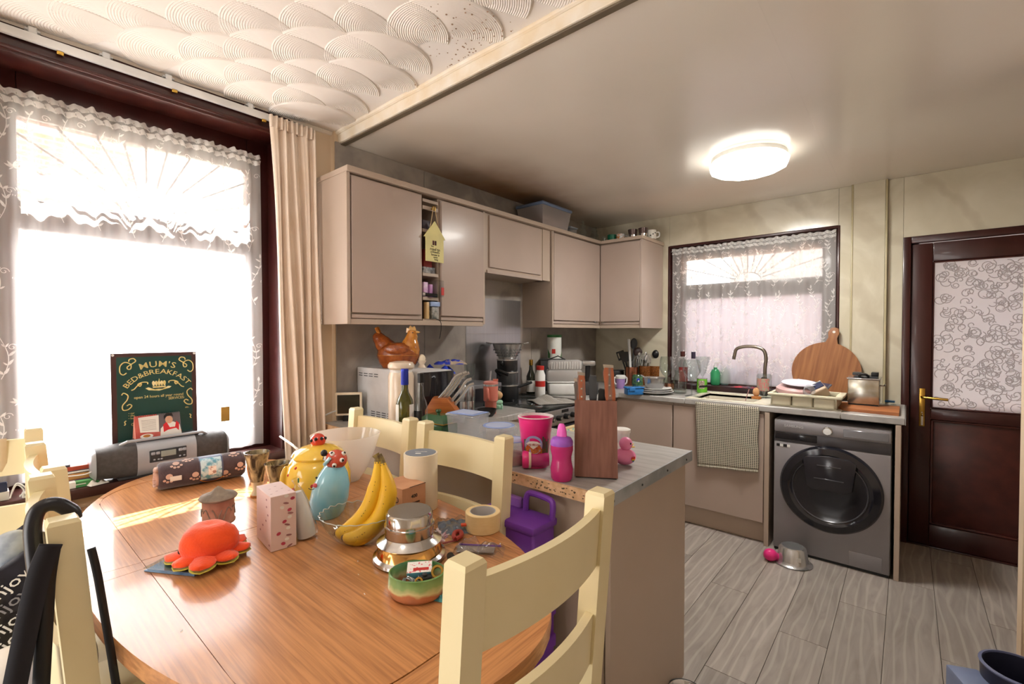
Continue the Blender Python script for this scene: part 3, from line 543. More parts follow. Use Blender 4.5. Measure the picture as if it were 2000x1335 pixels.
# ---------------------------------------------------------------- chairs
HW = .193
def make_chair(label):
    t = T('dining_chair', label, 'chair', group='cream ladder-back dining chairs')
    for s in (-1, 1):
        P(t, 'back_post', G().raw([(x+s*HW, y+d, z) for (z, d) in ((.001, .02), (.45, -.045), (1.068, 0)) for x, y in ((-.022, -.022), (.022, -.022), (.022, .022), (-.022, .022))]+[(s*HW+x, y+.0005, 1.075) for x, y in ((-.018, -.018), (.018, -.018), (.018, .018), (-.018, .018))],
            [(3, 2, 1, 0)]+[(r*4+i, r*4+(i+1) % 4, r*4+4+(i+1) % 4, r*4+4+i) for r in range(3) for i in range(4)]+[(12, 13, 14, 15)]), m_cream_ch, sharp=25)
        P(t, 'leg', G().box(s*HW-.02, s*HW+.02, -.40, -.36, .001, .43, .003), m_cream_ch)
    def rail(z0, z1, bow=.028, th=.018):
        def yc(x, z): return -.045*(1.068-z)/.618+bow*(1-(x/HW)**2)
        g = G(); n = 14; vs = []; fs = []
        for i in range(n+1):
            x = -HW+.012+(2*HW-.024)*i/n
            vs += [(x, yc(x, z)+d, z) for z, d in ((z0, -th/2), (z1, -th/2), (z1, th/2), (z0, th/2))]
        for i in range(n):
            for k in range(4): fs.append((i*4+k, i*4+(k+1) % 4, i*4+4+(k+1) % 4, i*4+4+k))
        fs += [(0, 3, 2, 1), (n*4, n*4+1, n*4+2, n*4+3)]
        P(t, 'back_rail', g.raw(vs, fs), m_cream_ch)
    rail(.925, 1.042); rail(.715, .823); rail(.55, .615)
    P(t, 'seat', G().prism([(-.20, -.02), (-.215, -.41), (.215, -.41), (.20, -.02)], .43, .455, bev=.006), m_cream_ch)
    P(t, 'stretcher', G().box(-HW, -HW+.02, -.38, -.02, .2, .23), m_cream_ch); P(t, 'stretcher', G().box(HW-.02, HW, -.38, -.02, .2, .23), m_cream_ch); return t
chA = make_chair('cream ladder-back chair closest to camera, at right end of table')
chA.location = (-.483, .655, 0); chA.rotation_euler = (0, 0, -PI/2)
for lab, x, y, rz in (('cream chair at far side of table, in front of the white microwave', -1.648, 1.10, 0), ('cream chair at far side of table, in front of the plastic tubs', -1.168, 1.10, .01),
                      ('cream chair with black bag straps and stick handle hung on it', -1.325, .102, PI), ('cream chair at near side, behind the chair with black straps', -1.785, .125, PI+.02),
                      ('cream chair by the left curtain with cream cloth over its back', -2.29, -.055, PI/2)):
    c = dup(chA); c.location = (x, y, 0); c.rotation_euler = (0, 0, rz); c['label'] = lab
# ---------------------------------------------------------------- curtain track, curtains, lace
m_fab = mk('cream curtain cloth', '#eddccb', .85, col2='#e6d2bd', sc=6, sheen=.2, bump=.1, bsc=300)
ct = T('curtain_track', 'long white curtain track above the left window', 'curtain track')
P(ct, 'rail', G().box(-2.392, -2.374, -.25, 1.16, 2.437, 2.468, .004, 2), m_white)
for y in (.16, .36, .56, .88): P(ct, 'bracket', G().box(-2.405, -2.378, y-.012, y+.012, 2.466, 2.492, .003).box(-2.405, -2.384, y-.02, y+.02, 2.478, 2.484, .001), m_white)
for y in (.23, .58, .94): P(ct, 'glider', G().box(-2.388, -2.378, y-.010, y+.010, 2.424, 2.437, .002), m_gold)
def curtain(label, y0, y1, b0, b1, z0, zt, x0, nf, amp, seed):
    t = T('curtain', label, 'curtain'); rr = random.Random(seed); ph = rr.uniform(0, 6)
    def f(u, v):
        top = v; k = (1-v)
        yy = (b0+(b1-b0)*u)*k**.8+(y0+(y1-y0)*u)*(1-k**.8); a = amp*(.55+.6*k)
        return V((x0+a*math.sin(u*nf*2*PI+ph+.5*math.sin(k*2.2))+.3*a*math.sin(u*nf*4.7*PI+2*k)+.02*k, yy+.006*math.sin(k*7+u*9), z0+(zt-z0)*v))
    P(t, 'cloth', G().grid(f, 90, 40), m_fab, solid=.003, sharp=180)
    P(t, 'header_tape', G().grid(lambda u, v: V((x0+.5*amp*math.sin(u*nf*4*PI)+.004, y0+(y1-y0)*u, zt-.05+.058*v)), 80, 3), m_fab, solid=.004, sharp=180)
    return t
curtain('gathered cream curtain at right of large window beside the cabinet', .945, 1.165, 1.005, 1.20, .55, 2.44, -2.335, 4.5, .022, 2)
curtain('sliver of cream curtain at extreme left edge of the photo', -.20, .072, -.25, .03, .9, 2.44, -2.335, 4, .022, 4)
m_net = veil('white voile', '#f7f5f2', .52, 0, .55); m_lace = veil('white lace thread', '#fffdfa', .12, 0, .6)
def lace(name_label, S_, wid, hgt, seed, ncol, rows, dens=1.0, leaf=.022):
    """S_(u,v) -> point on the gathered net; u, v in metres from its lower left corner"""
    t = T('net_curtain', name_label, 'curtain'); nu, nv = int(wid/.008), int(hgt/.05)
    P(t, 'voile', G().grid(lambda u, v: S_(u*wid, v*hgt, 0), nu, nv), m_net, sharp=180)
    g = G()
    for k in range(2): g.grid(lambda u, v: S_(u*wid, hgt-.012-.03*k+.022*v+.004*math.sin(u*140), .006+.008*math.sin(u*210+k*2+v*2)), nu*2, 2)
    P(t, 'ruffled_header', g, m_lace, sharp=180)
    g = G(); rr = random.Random(seed)
    def lf(u, v, a, l):
        pts = [(0, 0), (.3, .17), (.65, .15), (1, 0), (.65, -.13), (.3, -.15)]
        q = [(u+l*(x*math.cos(a)-y*math.sin(a)), v+l*(x*math.sin(a)+y*math.cos(a))) for x, y in pts]
        if all(.002 < a_ < wid-.002 and .01 < b_ < hgt-.05 for a_, b_ in q): g.poly([S_(a_, b_, .003) for a_, b_ in q])
    def vine(pts, w_=.0012):
        pts = [p for p in pts if .004 < p[0] < wid-.004 and .01 < p[1] < hgt-.05]
        for p, q in zip(pts, pts[1:]):
            d = V((q[0]-p[0], q[1]-p[1])); L_ = d.length
            if L_ < 1e-5 or L_ > .05: continue
            n_ = V((-d.y, d.x))/L_*w_; g.poly([S_(p[0]+n_.x, p[1]+n_.y, .003), S_(q[0]+n_.x, q[1]+n_.y, .003), S_(q[0]-n_.x, q[1]-n_.y, .003), S_(p[0]-n_.x, p[1]-n_.y, .003)])
    for i in range(ncol):
        for j in range(rows):
            u = wid*(i+.5)/ncol+rr.uniform(-.02, .02); v = hgt*(j+rr.uniform(.2, .5))/rows; ln = hgt/rows*.8; am = .02*rr.choice((1, -1)); s_ = leaf/.022
            pts = [(u+am*math.sin(5*k/14), v+ln*k/14) for k in range(15)]; vine(pts)
            for k in range(1, 14, 2):
                for sg in (1, -1):
                    if rr.random() < .8*dens: lf(pts[k][0], pts[k][1], PI/2-sg*rr.uniform(.45, .9), rr.uniform(.016, .03)*s_)
            lf(pts[-1][0], pts[-1][1], PI/2, .026*s_)
            vine([(u+.03*s_+.014*s_*(1-k/20)*math.cos(k*.45), v+ln*.5+.014*s_*(1-k/20)*math.sin(k*.45)) for k in range(18)])
            if (i*3+j) % 3 == 0:
                bu, bv = u-.035*s_, v+ln*.75
                for a in (.5, 1.1, 2.05, 2.65): lf(bu, bv, a+.2, .026*s_)
                lf(bu, bv, -.4, .016*s_); lf(bu, bv, -2.4, .016*s_)
            for k in range(5): lf(u-.02*s_-.006*k*s_, v+ln*.3+.002*k, -PI/2, .008*s_)
    o = P(t, 'embroidery', g, m_lace); o['kind'] = 'stuff'; return t
lace('long white lace net curtain with leaf sprigs on large left window', lambda u, v, d: V((-2.522+.010*math.sin(u*46+.7*math.sin(v*2))+.006*math.sin(u*121+v)+d, .02+u, .835+v)), .955, 1.46, 8, 10, 5)
def S2(u, v, d): return V((-1.605+u, 4.082+.009*math.sin(u*36+.6*math.sin(v*3))+.005*math.sin(u*97+v)-d, .985+v))
lace('white lace net curtain with leaf sprigs on far kitchen window', S2, 1.205, 1.155, 21, 13, 5, 1.0, .026)
P(bpy.data.objects['net_curtain.001'], 'curtain_wire', G().tube([(-1.62, 4.08, 2.128), (-.40, 4.08, 2.128)], .0016, 5), m_white)
# ---------------------------------------------------------------- placing kit for small things
def at(px, py, z): p = oz(px, py, z); return p, (p-C0).dot(CF)/FPX
def sc(prof, k): return [(r*k, h*k) for r, h in prof]
def vessel(prof, k, t=1.2):
    """closed profile -> open vessel with an inner wall; profile from base centre up the outside, px"""
    inn = [(max(0, r-t), h) for r, h in reversed(prof) if h > t]
    return sc(prof+inn+[(0, max(t, prof[0][1]+t))], k)
FACE = YAW   # turning a thing by this makes its local -y face the photographer's spot squarely
def mirror_y(pts): return pts+[(-x, y) for x, y in reversed(pts)]
m_paper = mk('white paper', '#f3f0ea', .8); m_pink = mk('hot pink plastic', '#ec2f86', .3, coat=.2); m_tinplast = veil('clear milky plastic', '#eef1f6', .72, .08, .4)
m_orange = mk('orange plush', '#ff5512', .9, col2='#f24a0a', sc=25, sheen=.5, bump=.3, bsc=220); m_wood = mk('warm wood', '#b9793f', .5, col2='#a2652f', sc=6, stretch=(12, 12, 1), detail=5)
m_navy = mk('navy plastic', '#272f4d', .4); m_blue = mk('blue plastic', '#2b74b8', .35); m_lid = mk('pale blue lid', '#8fa6dd', .35, trans=.0)
m_film = pane('cellophane', '#f4f6f8', .8, .06); m_steelp = mk('polished steel', '#c9c9c9', .22, .8); m_copper = mk('copper', '#c98668', .25, 1)
m_ltcream = mk('pale cream card', '#f0e2c8', .7); m_green = mk('green', '#3f7f45', .4); m_yel = mk('yellow glaze', '#f2c84b', .15, coat=.5)
# --- oval table top
tz = TZ+.0006
p, k = at(395, 1094, TZ)
# cd case under the plush
c0, c1_, c2_ = oz(281, 1116, TZ), oz(379, 1126, TZ), oz(455, 1077, TZ)
ca = math.atan2(c1_.y-c0.y, c1_.x-c0.x)
cd_ = T('cd_case', 'clear CD case with blue insert under the orange plush', 'CD case', (c0.x, c0.y, tz), ca)
P(cd_, 'tray', G().box(0, .140, 0, .124, 0, .003, .0005).box(.010, .140, 0, .124, .0035, .007), mk('cd insert', '#8fb4d8', .3, col2='#3d5f86', sc=14), 'blue printed insert'); P(cd_, 'lid', G().box(-.001, .141, -.001, .125, .0075, .0095, .0005), m_film)
oc = T('octopus_plush', 'orange reversible octopus plush on a CD case', 'soft toy', (p.x+.012, p.y+.012, tz+.0105), FACE)
def octo(a, z): return 1+.05*math.sin(3*a+1)+.03*math.sin(5*a)
P(oc, 'body', G().lathe([(0, .004), (.045, .006), (.056, .018), (.0615, .034), (.060, .052), (.052, .069), (.036, .080), (.020, .083), (.008, .080), (0, .078)], 40, sx=1.06, sy=.95, wob=octo), m_orange)
for i in range(8):
    a = PI/8+i*PI/4; rr = .082+.008*math.sin(i*2.3); M_ = RZ(a)
    f = lambda u, v: V((.03+(rr-.02)*u, .0275*math.sqrt(max(0, 1-(max(0, u-.55)/.45)**2))*(2*v-1), .016+.012*math.sin(PI*v)*(1-.35*u)-.007*u))
    t_ = P(oc, 'tentacle', G().grid(f, 10, 8, M=M_), m_orange, solid=.002)
    P(t_, 'underside', G().grid(lambda u, v: f(u*1.02, .5+(v-.5)*1.03)-V((0, 0, .006+.012*math.sin(PI*v)*.8)), 10, 6, M=M_), mk('lime plush', '#d8cf4a', .9, sheen=.4), 'lime green underside', solid=.002)
for s in (-1, 1): P(oc, 'eye', G().ball((s*.026-.022, -.0535+abs(s*.026-.022)*.33, .028), (.0045, .003, .006), 10, 8), m_black)
# stone money box
p, k = at(427, 1040, TZ)
mb = T('money_box', 'carved stone money box with pointed lid behind the octopus plush', 'money box', (p.x, p.y, tz))
m_stone = mk('carved stone', '#9c8d7d', .75, col2='#7f7265', sc=30, bump=.6, bsc=60); m_stone2 = mk('pink stone carving', '#b98873', .7, col2='#8d6c5c', sc=22, bump=.9, bsc=45)
P(mb, 'base', G().lathe(sc([(0, 0), (27, 0), (26, 4), (20, 16), (22, 20), (0, 20)], k), 28), m_stone); P(mb, 'body', G().lathe(sc([(20, 20), (28, 21), (29, 25), (27, 28), (27, 64), (29, 67), (24, 68)], k), 32), m_stone2, 'pinkish carved sides')
g = G()
for i in range(9):
    a = i*.7; g.tube([(k*27.6*math.cos(a+.12*t), k*27.6*math.sin(a+.12*t), k*(32+22*abs(math.sin(i+t*.5)))) for t in range(6)], k*1.1, 5)
P(mb, 'carving', g, m_stone); P(mb, 'lid', G().lathe(sc([(0, 67.5), (31, 68), (33, 71), (30, 75), (14, 80), (5, 89), (0, 92)], k), 32), m_stone); P(mb, 'coin_slot', G().box(-.011, .011, -.0015, .0015, k*76, k*79.2, M=RZ(FACE) @ TR(-.003, -.022, 0)), m_black)
# blanket roll
a_, b_ = oz(308, 964, TZ), oz(482, 932, TZ); ax = (b_-a_); L_ = ax.length; an = math.atan2(ax.y, ax.x)
bl = T('rolled_blanket', 'rolled dark paw print fleece blanket with paper wrap, before the radio', 'blanket', (a_.x, a_.y, tz), an)
R0 = .048
m_fle = mk('dark brown fleece', '#54454a', .95, col2='#4a3c41', sc=30, sheen=.4, bump=.3, bsc=200); m_fle2 = mk('pinkish fleece edge', '#cfa795', .95, sheen=.4, col2='#bb917f', sc=30)
RYP = RY(PI/2)
def oval(r, y): return lambda u: None
P(bl, 'fleece', G().lathe([(0, .006), (R0-.006, .004), (R0, .012), (R0+.001, L_*.5), (R0, L_-.012), (R0-.008, L_-.002), (0, L_)], 36, TR(0, R0, R0*1.02) @ RYP, wob=lambda a, z: 1+.025*math.cos(2*a)+.012*math.sin(5*a)), m_fle)
g = G()
for q in range(2):
    g.grid(lambda u, v: V((-.006+.014*v+.004*math.sin(u*30), R0+(.006+.030*u)*math.cos(u*15+q*2.8), R0*1.02+(.006+.030*u)*math.sin(u*15+q*2.8))), 60, 2)
P(bl, 'folded_end', g, m_fle2, 'pinkish rolled end', solid=.003)
g = G()
for (xx, ph) in ((.20, 2.3), (.62, 1.75), (.86, 2.55), (.92, 1.35), (.40, 1.15), (.74, .9), (.12, 1.3), (.33, 2.75), (.55, .8)):
    def onr(du, dv, r=R0*1.045): return V((xx*L_+du, R0+r*math.cos(PI+ph+dv/R0-1.2), R0*1.02-r*math.sin(PI+ph+dv/R0-1.2)))
    for du, dv, rr in ((0, 0, .011), (-.014, -.012, .005), (-.005, -.018, .005), (.006, -.018, .005), (.015, -.011, .005)):
        g.poly([onr(du+rr*math.cos(t*.7), dv+rr*.9*math.sin(t*.7)) for t in range(9)])
o = P(bl, 'paw_prints', g, mk('pale pink print', '#dcbcae', .95)); o['kind'] = 'stuff'
def wrapf(x0, x1, a0, a1, r): return lambda u, v: V(((x0+(x1-x0)*u)*L_, R0+r*math.cos(a0+(a1-a0)*v), R0*1.02+r*math.sin(a0+(a1-a0)*v)))
wr = P(bl, 'paper_wrap', G().grid(wrapf(.45, .72, -.9+2*PI, 2.3+PI*0, R0*1.06) if 0 else wrapf(.45, .72, 1.2, 4.6, R0*1.055), 6, 24), mk('wrap print', '#56627e', .5, col2='#4a5470', sc=10), 'blue-grey paper wrap')
P(wr, 'picture', G().grid(wrapf(.46, .70, 2.0, 3.75, R0*1.065), 6, 16), mk('puppy photo print', '#cfe6ef', .5, col2='#69aac2', sc=55, lo=.45, hi=.6))
g = G(); g.grid(lambda u, v: wrapf(.45, .72, 0, 1, R0*1.072)(u, 0) and V(((.45+.27*u)*L_, R0+R0*1.072*math.cos(3.68+.42*math.sin(PI*u)+.10*v), R0*1.02+R0*1.072*math.sin(3.68+.42*math.sin(PI*u)+.10*v))), 20, 2)
P(wr, 'rainbow_arc', g, mk('orange band', '#ef9a2f', .5)); 
P(wr, 'puppy', G().grid(wrapf(.545, .635, 2.75, 3.4, R0*1.068), 6, 6), mk('puppy print', '#b58e86', .6, col2='#f3ece8', sc=90, lo=.4, hi=.55))
P(bl, 'care_tag', G().grid(lambda u, v: V((.215*L_-.025+.035*u, R0+(R0*1.06)*math.cos(3.05+.35*v), R0*1.02+R0*1.06*math.sin(3.05+.35*v))), 3, 4), m_paper, 'white tag')
# horn cups
m_horn = mk('polished horn', '#3a3028', .25, col2='#c4b288', sc=34, stretch=(1, 1, .5), detail=5, dist=1.5, lo=.4, hi=.65, coat=.4)
def horn(label, px, py, k_, h, r, foot, tilt):
    p, k = at(px, py, TZ); t = T('horn_cup', label, 'cup', (p.x, p.y, tz), FACE)
    pr = [(0, h*.32), (r*.52, h*.34), (r*.55, h*.45), (r*.78, h*.75), (r, h), (r*.93, h), (r*.7, h*.72), (r*.45, h*.45), (0, h*.42)]
    P(t, 'bowl', G().lathe(sc(pr, k), 24), m_horn); P(t, 'stem', G().lathe(sc([(r*.5, 4), (r*.34, h*.16), (r*.52, h*.34)], k), 20), mk('pale horn', '#d9cfb2', .35)); P(t, 'foot', G().cyl(r*.55*k, 0, 4*k, 24, bev=.001), m_wood, 'wooden foot')
horn('taller dark horn cup on wooden foot left of the pink box', 503, 968, 0, 86, 23, 1, 0)
horn('shorter mottled horn cup behind the pink patterned box', 543, 985, 0, 82, 24, 1, 0)
p, k = at(497, 938, TZ); solo('wooden_egg', 'tan wooden egg-shaped cup left of the horn cups', 'cup', G().lathe(sc([(0, 0), (7, 0), (11, 12), (13, 26), (11, 42), (8, 48), (6, 46), (0, 40)], k), 20), mk('peach wood', '#d89a63', .5), (p.x, p.y, tz))
# yellow jar
p, k = at(622, 985, TZ)
yj = T('cookie_jar', 'yellow spotted ceramic jar with red ladybird knob', 'jar', (p.x, p.y, tz), FACE)
P(yj, 'body', G().lathe(sc([(0, 0), (44, 0), (52, 12), (60, 40), (60, 62), (54, 82), (46, 94), (40, 96)], k), 40), m_yel); P(yj, 'lid', G().lathe(sc([(45, 95), (48, 99), (44, 106), (30, 114), (12, 118), (0, 119)], k), 36), m_yel)
kn = P(yj, 'ladybird_knob', G().ball((0, 0, 126*k), (14.5*k, 13*k, 13.5*k), 18, 12), mk('red glaze', '#d8432e', .15, coat=.5), 'red ladybird')
g = G()
for a in (-2.2, -1.5, -.7, .1): g.ball((13.6*k*math.cos(a), 12.2*k*math.sin(a), (128+3*math.sin(a*7))*k), 3.3*k, 8, 6)
P(kn, 'spots', g, m_black)
g = G()
for a, h in ((-2.3, 70), (-1.95, 48), (-2.6, 40), (-1.6, 76), (-1.35, 55), (-2.0, 84), (-2.75, 72), (-1.0, 66), (-2.35, 30)):
    r = (60 if 35 < h < 66 else 56 if h < 75 else 51)*k; g.ball((r*math.cos(a), r*math.sin(a), h*k), (3.2*k, 3.2*k, 3.2*k), 8, 6)
P(yj, 'spots', g, m_red, 'red spots')
P(yj, 'wing', G().ball((-52*k, -22*k, 52*k), (9*k, 20*k, 30*k), 18, 12), m_yel)
# blue bird ornament
p, k = at(638, 1006, TZ)
m_bglz = mk('pale blue glaze', '#a9dcea', .12, col2='#6fc3e4', sc=7, coat=.6)
bb = T('ceramic_bird', 'pale blue ceramic bird with ladybird on its head', 'ornament', (p.x, p.y, tz), FACE)
P(bb, 'body', G().lathe(sc([(0, 0), (26, 0), (32, 10), (36, 34), (34, 60), (27, 82), (18, 98), (0, 104)], k), 32, Matrix(((1, 0, .16, 0), (0, 1, 0, 0), (0, 0, 1, 0), (0, 0, 0, 1)))), m_bglz)
lb = P(bb, 'ladybird', G().ball((20*k, -2*k, 110*k), (21*k, 19*k, 19*k), 22, 14), mk('coral glaze', '#cf5540', .15, coat=.5), 'coral ladybird')
def onb(a, e, rr): return (20*k+21*k*math.cos(e)*math.cos(a)*rr, -2*k+19*k*math.cos(e)*math.sin(a)*rr, 110*k+19*k*math.sin(e)*rr)
g = G(); h_ = G()
for a, e in ((-2.6, .25), (-1.75, .85), (-.7, .1), (-1.4, -.35), (-.2, .7)): g.ball(onb(a, e, .97), 4.6*k, 10, 8); h_.ball(onb(a, e, 1.09), 3*k, 8, 6)
P(lb, 'spot_rings', g, m_paper); P(lb, 'spots', h_, m_black); P(lb, 'head', G().ball((-1*k, -8*k, 124*k), 6.5*k, 12, 8), m_black)
g = G()
for x in (-24, -14): g.ball((x*k+.002, -24.5*k, 80*k), 2*k, 8, 6)
P(bb, 'eye', G().ball((-8*k, -27*k, 82*k), 2.2*k, 8, 6), m_black); P(bb, 'cheek', G().ball((-10*k, -29*k, 68*k), (4.5*k, 2*k, 4.5*k), 10, 8), mk('rosy cheek', '#e0656a', .3)); P(bb, 'mouth', G().tube([((-23+t*2.4)*k, (-27.5-.4*t)*k, (62-2.2*math.sin(PI*t/5))*k) for t in range(6)], .7*k, 5), m_ink)
P(bb, 'stem', G().tube(smooth([(3*k, -16*k, 104*k), (9*k, -21*k, 110*k), (16*k, -22*k, 118*k)]), 3.4*k, 8), m_bglz)
# frosted bowl
p, k = at(676, 936, TZ)
m_frost = veil('frosted glass', '#f1ece4', .38, .10, .4)
fb = T('glass_bowl', 'large frosted glass bowl with wavy rim behind the yellow jar', 'bowl', (p.x, p.y, tz), FACE)
P(fb, 'bowl', G().lathe(sc([(0, 2), (26, 2), (40, 22), (54, 56), (63, 90), (61.5, 90), (52, 56), (38, 22), (0, 5)], k), 60, wob=lambda a, z: 1+(.03*abs(math.sin(4*a))*(z/(90*k))**3)), m_frost); P(fb, 'foot', G().cyl(26*k, 0, 2*k, 24), m_frost)
g = G(); q = V((p.x, p.y, 0)); a2, b2 = oz(547, 852, TZ+.15), oz(596, 889, TZ+.11)
solo('plastic_spoon', 'white plastic spoon handle resting in the frosted bowl', 'spoon', G().tube([a2, a2*.5+b2*.5+V((0, 0, .003)), b2, b2+(b2-a2)*.5], [.004, .0045, .005, .004], 8), m_white)
# pink patterned box
b0, b1, bL = oz(529, 1079, TZ), oz(579, 1064, TZ), oz(513, 1046, TZ)
an = math.atan2(b1.y-b0.y, b1.x-b0.x); k = (b0-C0).dot(CF)/FPX; W_ = (b1-b0).length; D_ = max(.05, (bL-b0).length); H_ = 108*k
pb = T('carton', 'tall pale pink patterned carton standing near bananas', 'box', (b0.x, b0.y, tz), an)
P(pb, 'box', G().box(0, W_, 0, D_, 0, H_, .0008), mk('pale pink card', '#e0c9c5', .5, col2='#dcc2be', sc=4)); rr = random.Random(6)
g, h_, w_ = G(), G(), G()
for i in range(15):
    x, z, a = rr.uniform(.08, .9)*W_, (i+.5)/15*H_, rr.uniform(-.6, .6); M_ = TR(x, -.0004, z) @ RX(PI/2) @ RZ(a)
    [g, h_, w_][i % 3].poly([(.006*math.cos(t*PI/4)*(1 if i % 3 else 1.3), .0045*math.sin(t*PI/4)*(.6 if i % 3 == 0 else 1), 0) for t in range(8)], M_)
    if i % 2: M_ = TR(-.0004, rr.uniform(.1, .9)*D_, z) @ RZ(PI/2) @ RX(PI/2); g.poly([(.005*math.cos(t*PI/4), .003*math.sin(t*PI/4), 0) for t in range(8)], M_)
for i in range(6): g.poly([(.004*math.cos(t*PI/3)+rr.uniform(.2, .8)*W_*0+W_*(.15+.14*i), D_*(.2+.6*((i*3) % 5)/5)+.0015*math.sin(t*PI/3), H_+.0003) for t in range(6)])
for gg, m_ in ((g, mk('mauve print', '#9a6a6c', .6)), (h_, mk('red print', '#b8405a', .6)), (w_, m_paper)): o = P(pb, 'print', gg, m_); o['kind'] = 'stuff'
# plastic bag with white roll
p, k = at(600, 1048, TZ); an = FACE
bgm = T('wrapped_cups', 'sleeve of white paper cups in a clear bag, between pink box and banana bowl', 'cups', (p.x, p.y, tz), FACE)
M_ = RY(-.17) @ RX(.05)
P(bgm, 'cups', G().lathe(sc([(0, 3), (17, 3), (16, 30), (13, 66), (7, 92), (0, 94)], k), 24, M_), m_paper); P(bgm, 'bag', G().lathe(sc([(19, 1), (21, 8), (19, 34), (15, 68), (8, 96), (3, 106), (7, 116), (5, 118)], k), 20, M_, wob=lambda a, z: 1+.06*math.sin(7*a+z*300)), m_film)
P(bgm, 'green_print', G().bc((-14*k, -5*k, 112*k), (.004, .002, .012)), m_green)
# glass bowl with bananas
p, k = at(702, 1052, TZ)
gb = T('fruit_bowl', 'ribbed clear glass bowl holding two bananas', 'bowl', (p.x, p.y, tz), FACE)
P(gb, 'bowl', G().lathe(sc([(0, 0), (36, 0), (44, 5), (62, 26), (75, 52), (73.5, 52.5), (60, 27), (43, 8), (0, 4)], k), 96, sy=.86, wob=lambda a, z: 1+.022*math.sin(24*a)*min(1, z/(20*k))), m_glassw); P(gb, 'rim', G().tube([(74.3*k*(1+.02*math.sin(24*a))*math.cos(a), .86*74.3*k*(1+.02*math.sin(24*a))*math.sin(a), (52+1.2*math.sin(24*a))*k) for a in [2*PI*i/144 for i in range(144)]], .8*k, 5, closed=True), mk('glass rim', '#dfe8e4', .1, alpha=.55))
def banana(label, pts, r):
    t = T('banana', label, 'banana', (p.x, p.y, tz), FACE, 'bananas in the glass bowl'); c = smooth([(x*k, y*k, z*k) for x, y, z in pts], 8); n = len(c)
    rs = [r*k*min(1, .35+1.8*(i/n)**.7)*(1 if i < n*.70 else max(.42, 1-(i/n-.70)*2.6)) for i in range(n)]
    P(t, 'fruit', G().tube(c, rs, 7), mk('banana skin', '#f0c02c', .45, col2='#e3ae22', sc=8), sharp=60); e = c[-1]-c[-3]; P(t, 'stalk', G().tube([c[-1]-e*.4, c[-1]+e*.9, c[-1]+e*1.7+V((-4*k, 0, 0))], [r*k*.42, r*k*.34, r*k*.44], 7), mk('banana stalk', '#8f7a3c', .7, col2='#5f4a2e', sc=60)); P(t, 'tip', G().ball(c[0], r*k*.33, 8, 6), m_ink)
    g = G(); rr = random.Random(len(label))
    for i in range(14): j = rr.randrange(6, int(n*.8)); a = rr.uniform(0, 6); g.ball(c[j]+V((math.cos(a), math.sin(a)*.6-.5, math.sin(a)))*0+V((0, -rs[j]*.93, rs[j]*.3)), rr.uniform(.4, 1.1)*k, 6, 4)
    o = P(t, 'freckles', g, mk('banana freckle', '#6e5228', .7)); o['kind'] = 'stuff'
banana('left banana, paler, its stalk bent at the top', [(-42, -6, 12), (-12, -8, 24), (18, -4, 58), (33, 4, 104), (33, 12, 148)], 17.5)
banana('right banana, its back curving out over rim', [(-22, -22, 12), (14, -24, 18), (46, -14, 50), (56, 0, 96), (42, 14, 143)], 18.5)
# brown carton of dog bags
b0, b1 = oz(786, 1027, TZ), oz(829, 1010, TZ); an = math.atan2(b1.y-b0.y, b1.x-b0.x); W_ = (b1-b0).length*1.06; k = (b0-C0).dot(CF)/FPX; H_ = 71*k
bb_ = T('carton', 'small brown card box of dog bags printed 400', 'box', (b0.x, b0.y, tz), an)
P(bb_, 'box', G().box(0, W_, 0, W_*1.25, 0, H_, .0008), mk('brown card', '#c4906b', .75, col2='#bb8660', sc=20)); P(bb_, 'flap_line', G().box(W_*.3, W_+.0004, -.0004, .001, H_-.001, H_+.0004), m_ink)
for s, sz, z in (('400', .016, .72), ('LAVENDER SCENTED', .0072, .53), ('POCKET POOP BAGS', .0078, .40), ('with leak-proof bags', .004, .28)): text(bb_, s, sz, m_ink, TR(W_*.5, -.0006, H_*z) @ RX(PI/2), 1.0 if sz > .01 else .62)
P(bb_, 'printed_logo', G().lathe([(.007, 0), (.007, .0006), (.009, .0006), (.009, 0)], 20, TR(-.0004, W_*.3, H_*.66) @ RY(-PI/2)), m_ink)
# cream tube
p, k = at(822, 990, TZ)
ctb = T('card_tube', 'cream card tube with grey disc label on top, behind brown box', 'tube', (p.x, p.y, tz), FACE)
P(ctb, 'tube', G().cyl(32.5*k, 0, 107*k, 40, bev=.001), m_ltcream); P(ctb, 'top_label', G().cyl(29.5*k, 107*k, 107.6*k, 40), mk('grey label', '#7b828c', .5)); text(ctb, 'WALLPAPER', .0075, m_paper, TR(0, .006, 107.7*k)); P(ctb, 'barcode', G().box(-.014, .004, -.02, -.012, 107.6*k, 107.9*k), m_paper)
# chrome scale
p, k = at(800, 1086, TZ)
ks = T('kitchen_scale', 'round stepped chrome kitchen scale beside the banana bowl', 'scale', (p.x, p.y, tz), FACE)
m_chr2 = mk('scuffed chrome', '#cfcdca', .14, 1, col2='#bdbab6', sc=30)
P(ks, 'base', G().lathe(sc([(0, 0), (66, 0), (70, 3), (69, 8), (62, 13)], k), 56), m_chr2); P(ks, 'cone', G().lathe(sc([(63, 12), (60, 22), (52, 34), (48, 38)], k), 56), mk('orange reflection chrome', '#e3b06a', .12, 1)); P(ks, 'skirt', G().lathe(sc([(60, 32), (62, 34), (50, 42), (47, 46)], k), 56), m_chr2)  # cone's orange is the table's reflection put into the chrome colour
P(ks, 'drum', G().lathe(sc([(46, 44), (47, 62), (48, 63), (48, 66), (45, 67), (45, 86), (42, 90), (0, 90)], k), 56), m_chr2)
P(ks, 'top_plate', G().cyl(41*k, 90*k, 90.6*k, 48), mk('dull steel top', '#a39d93', .4, .8))
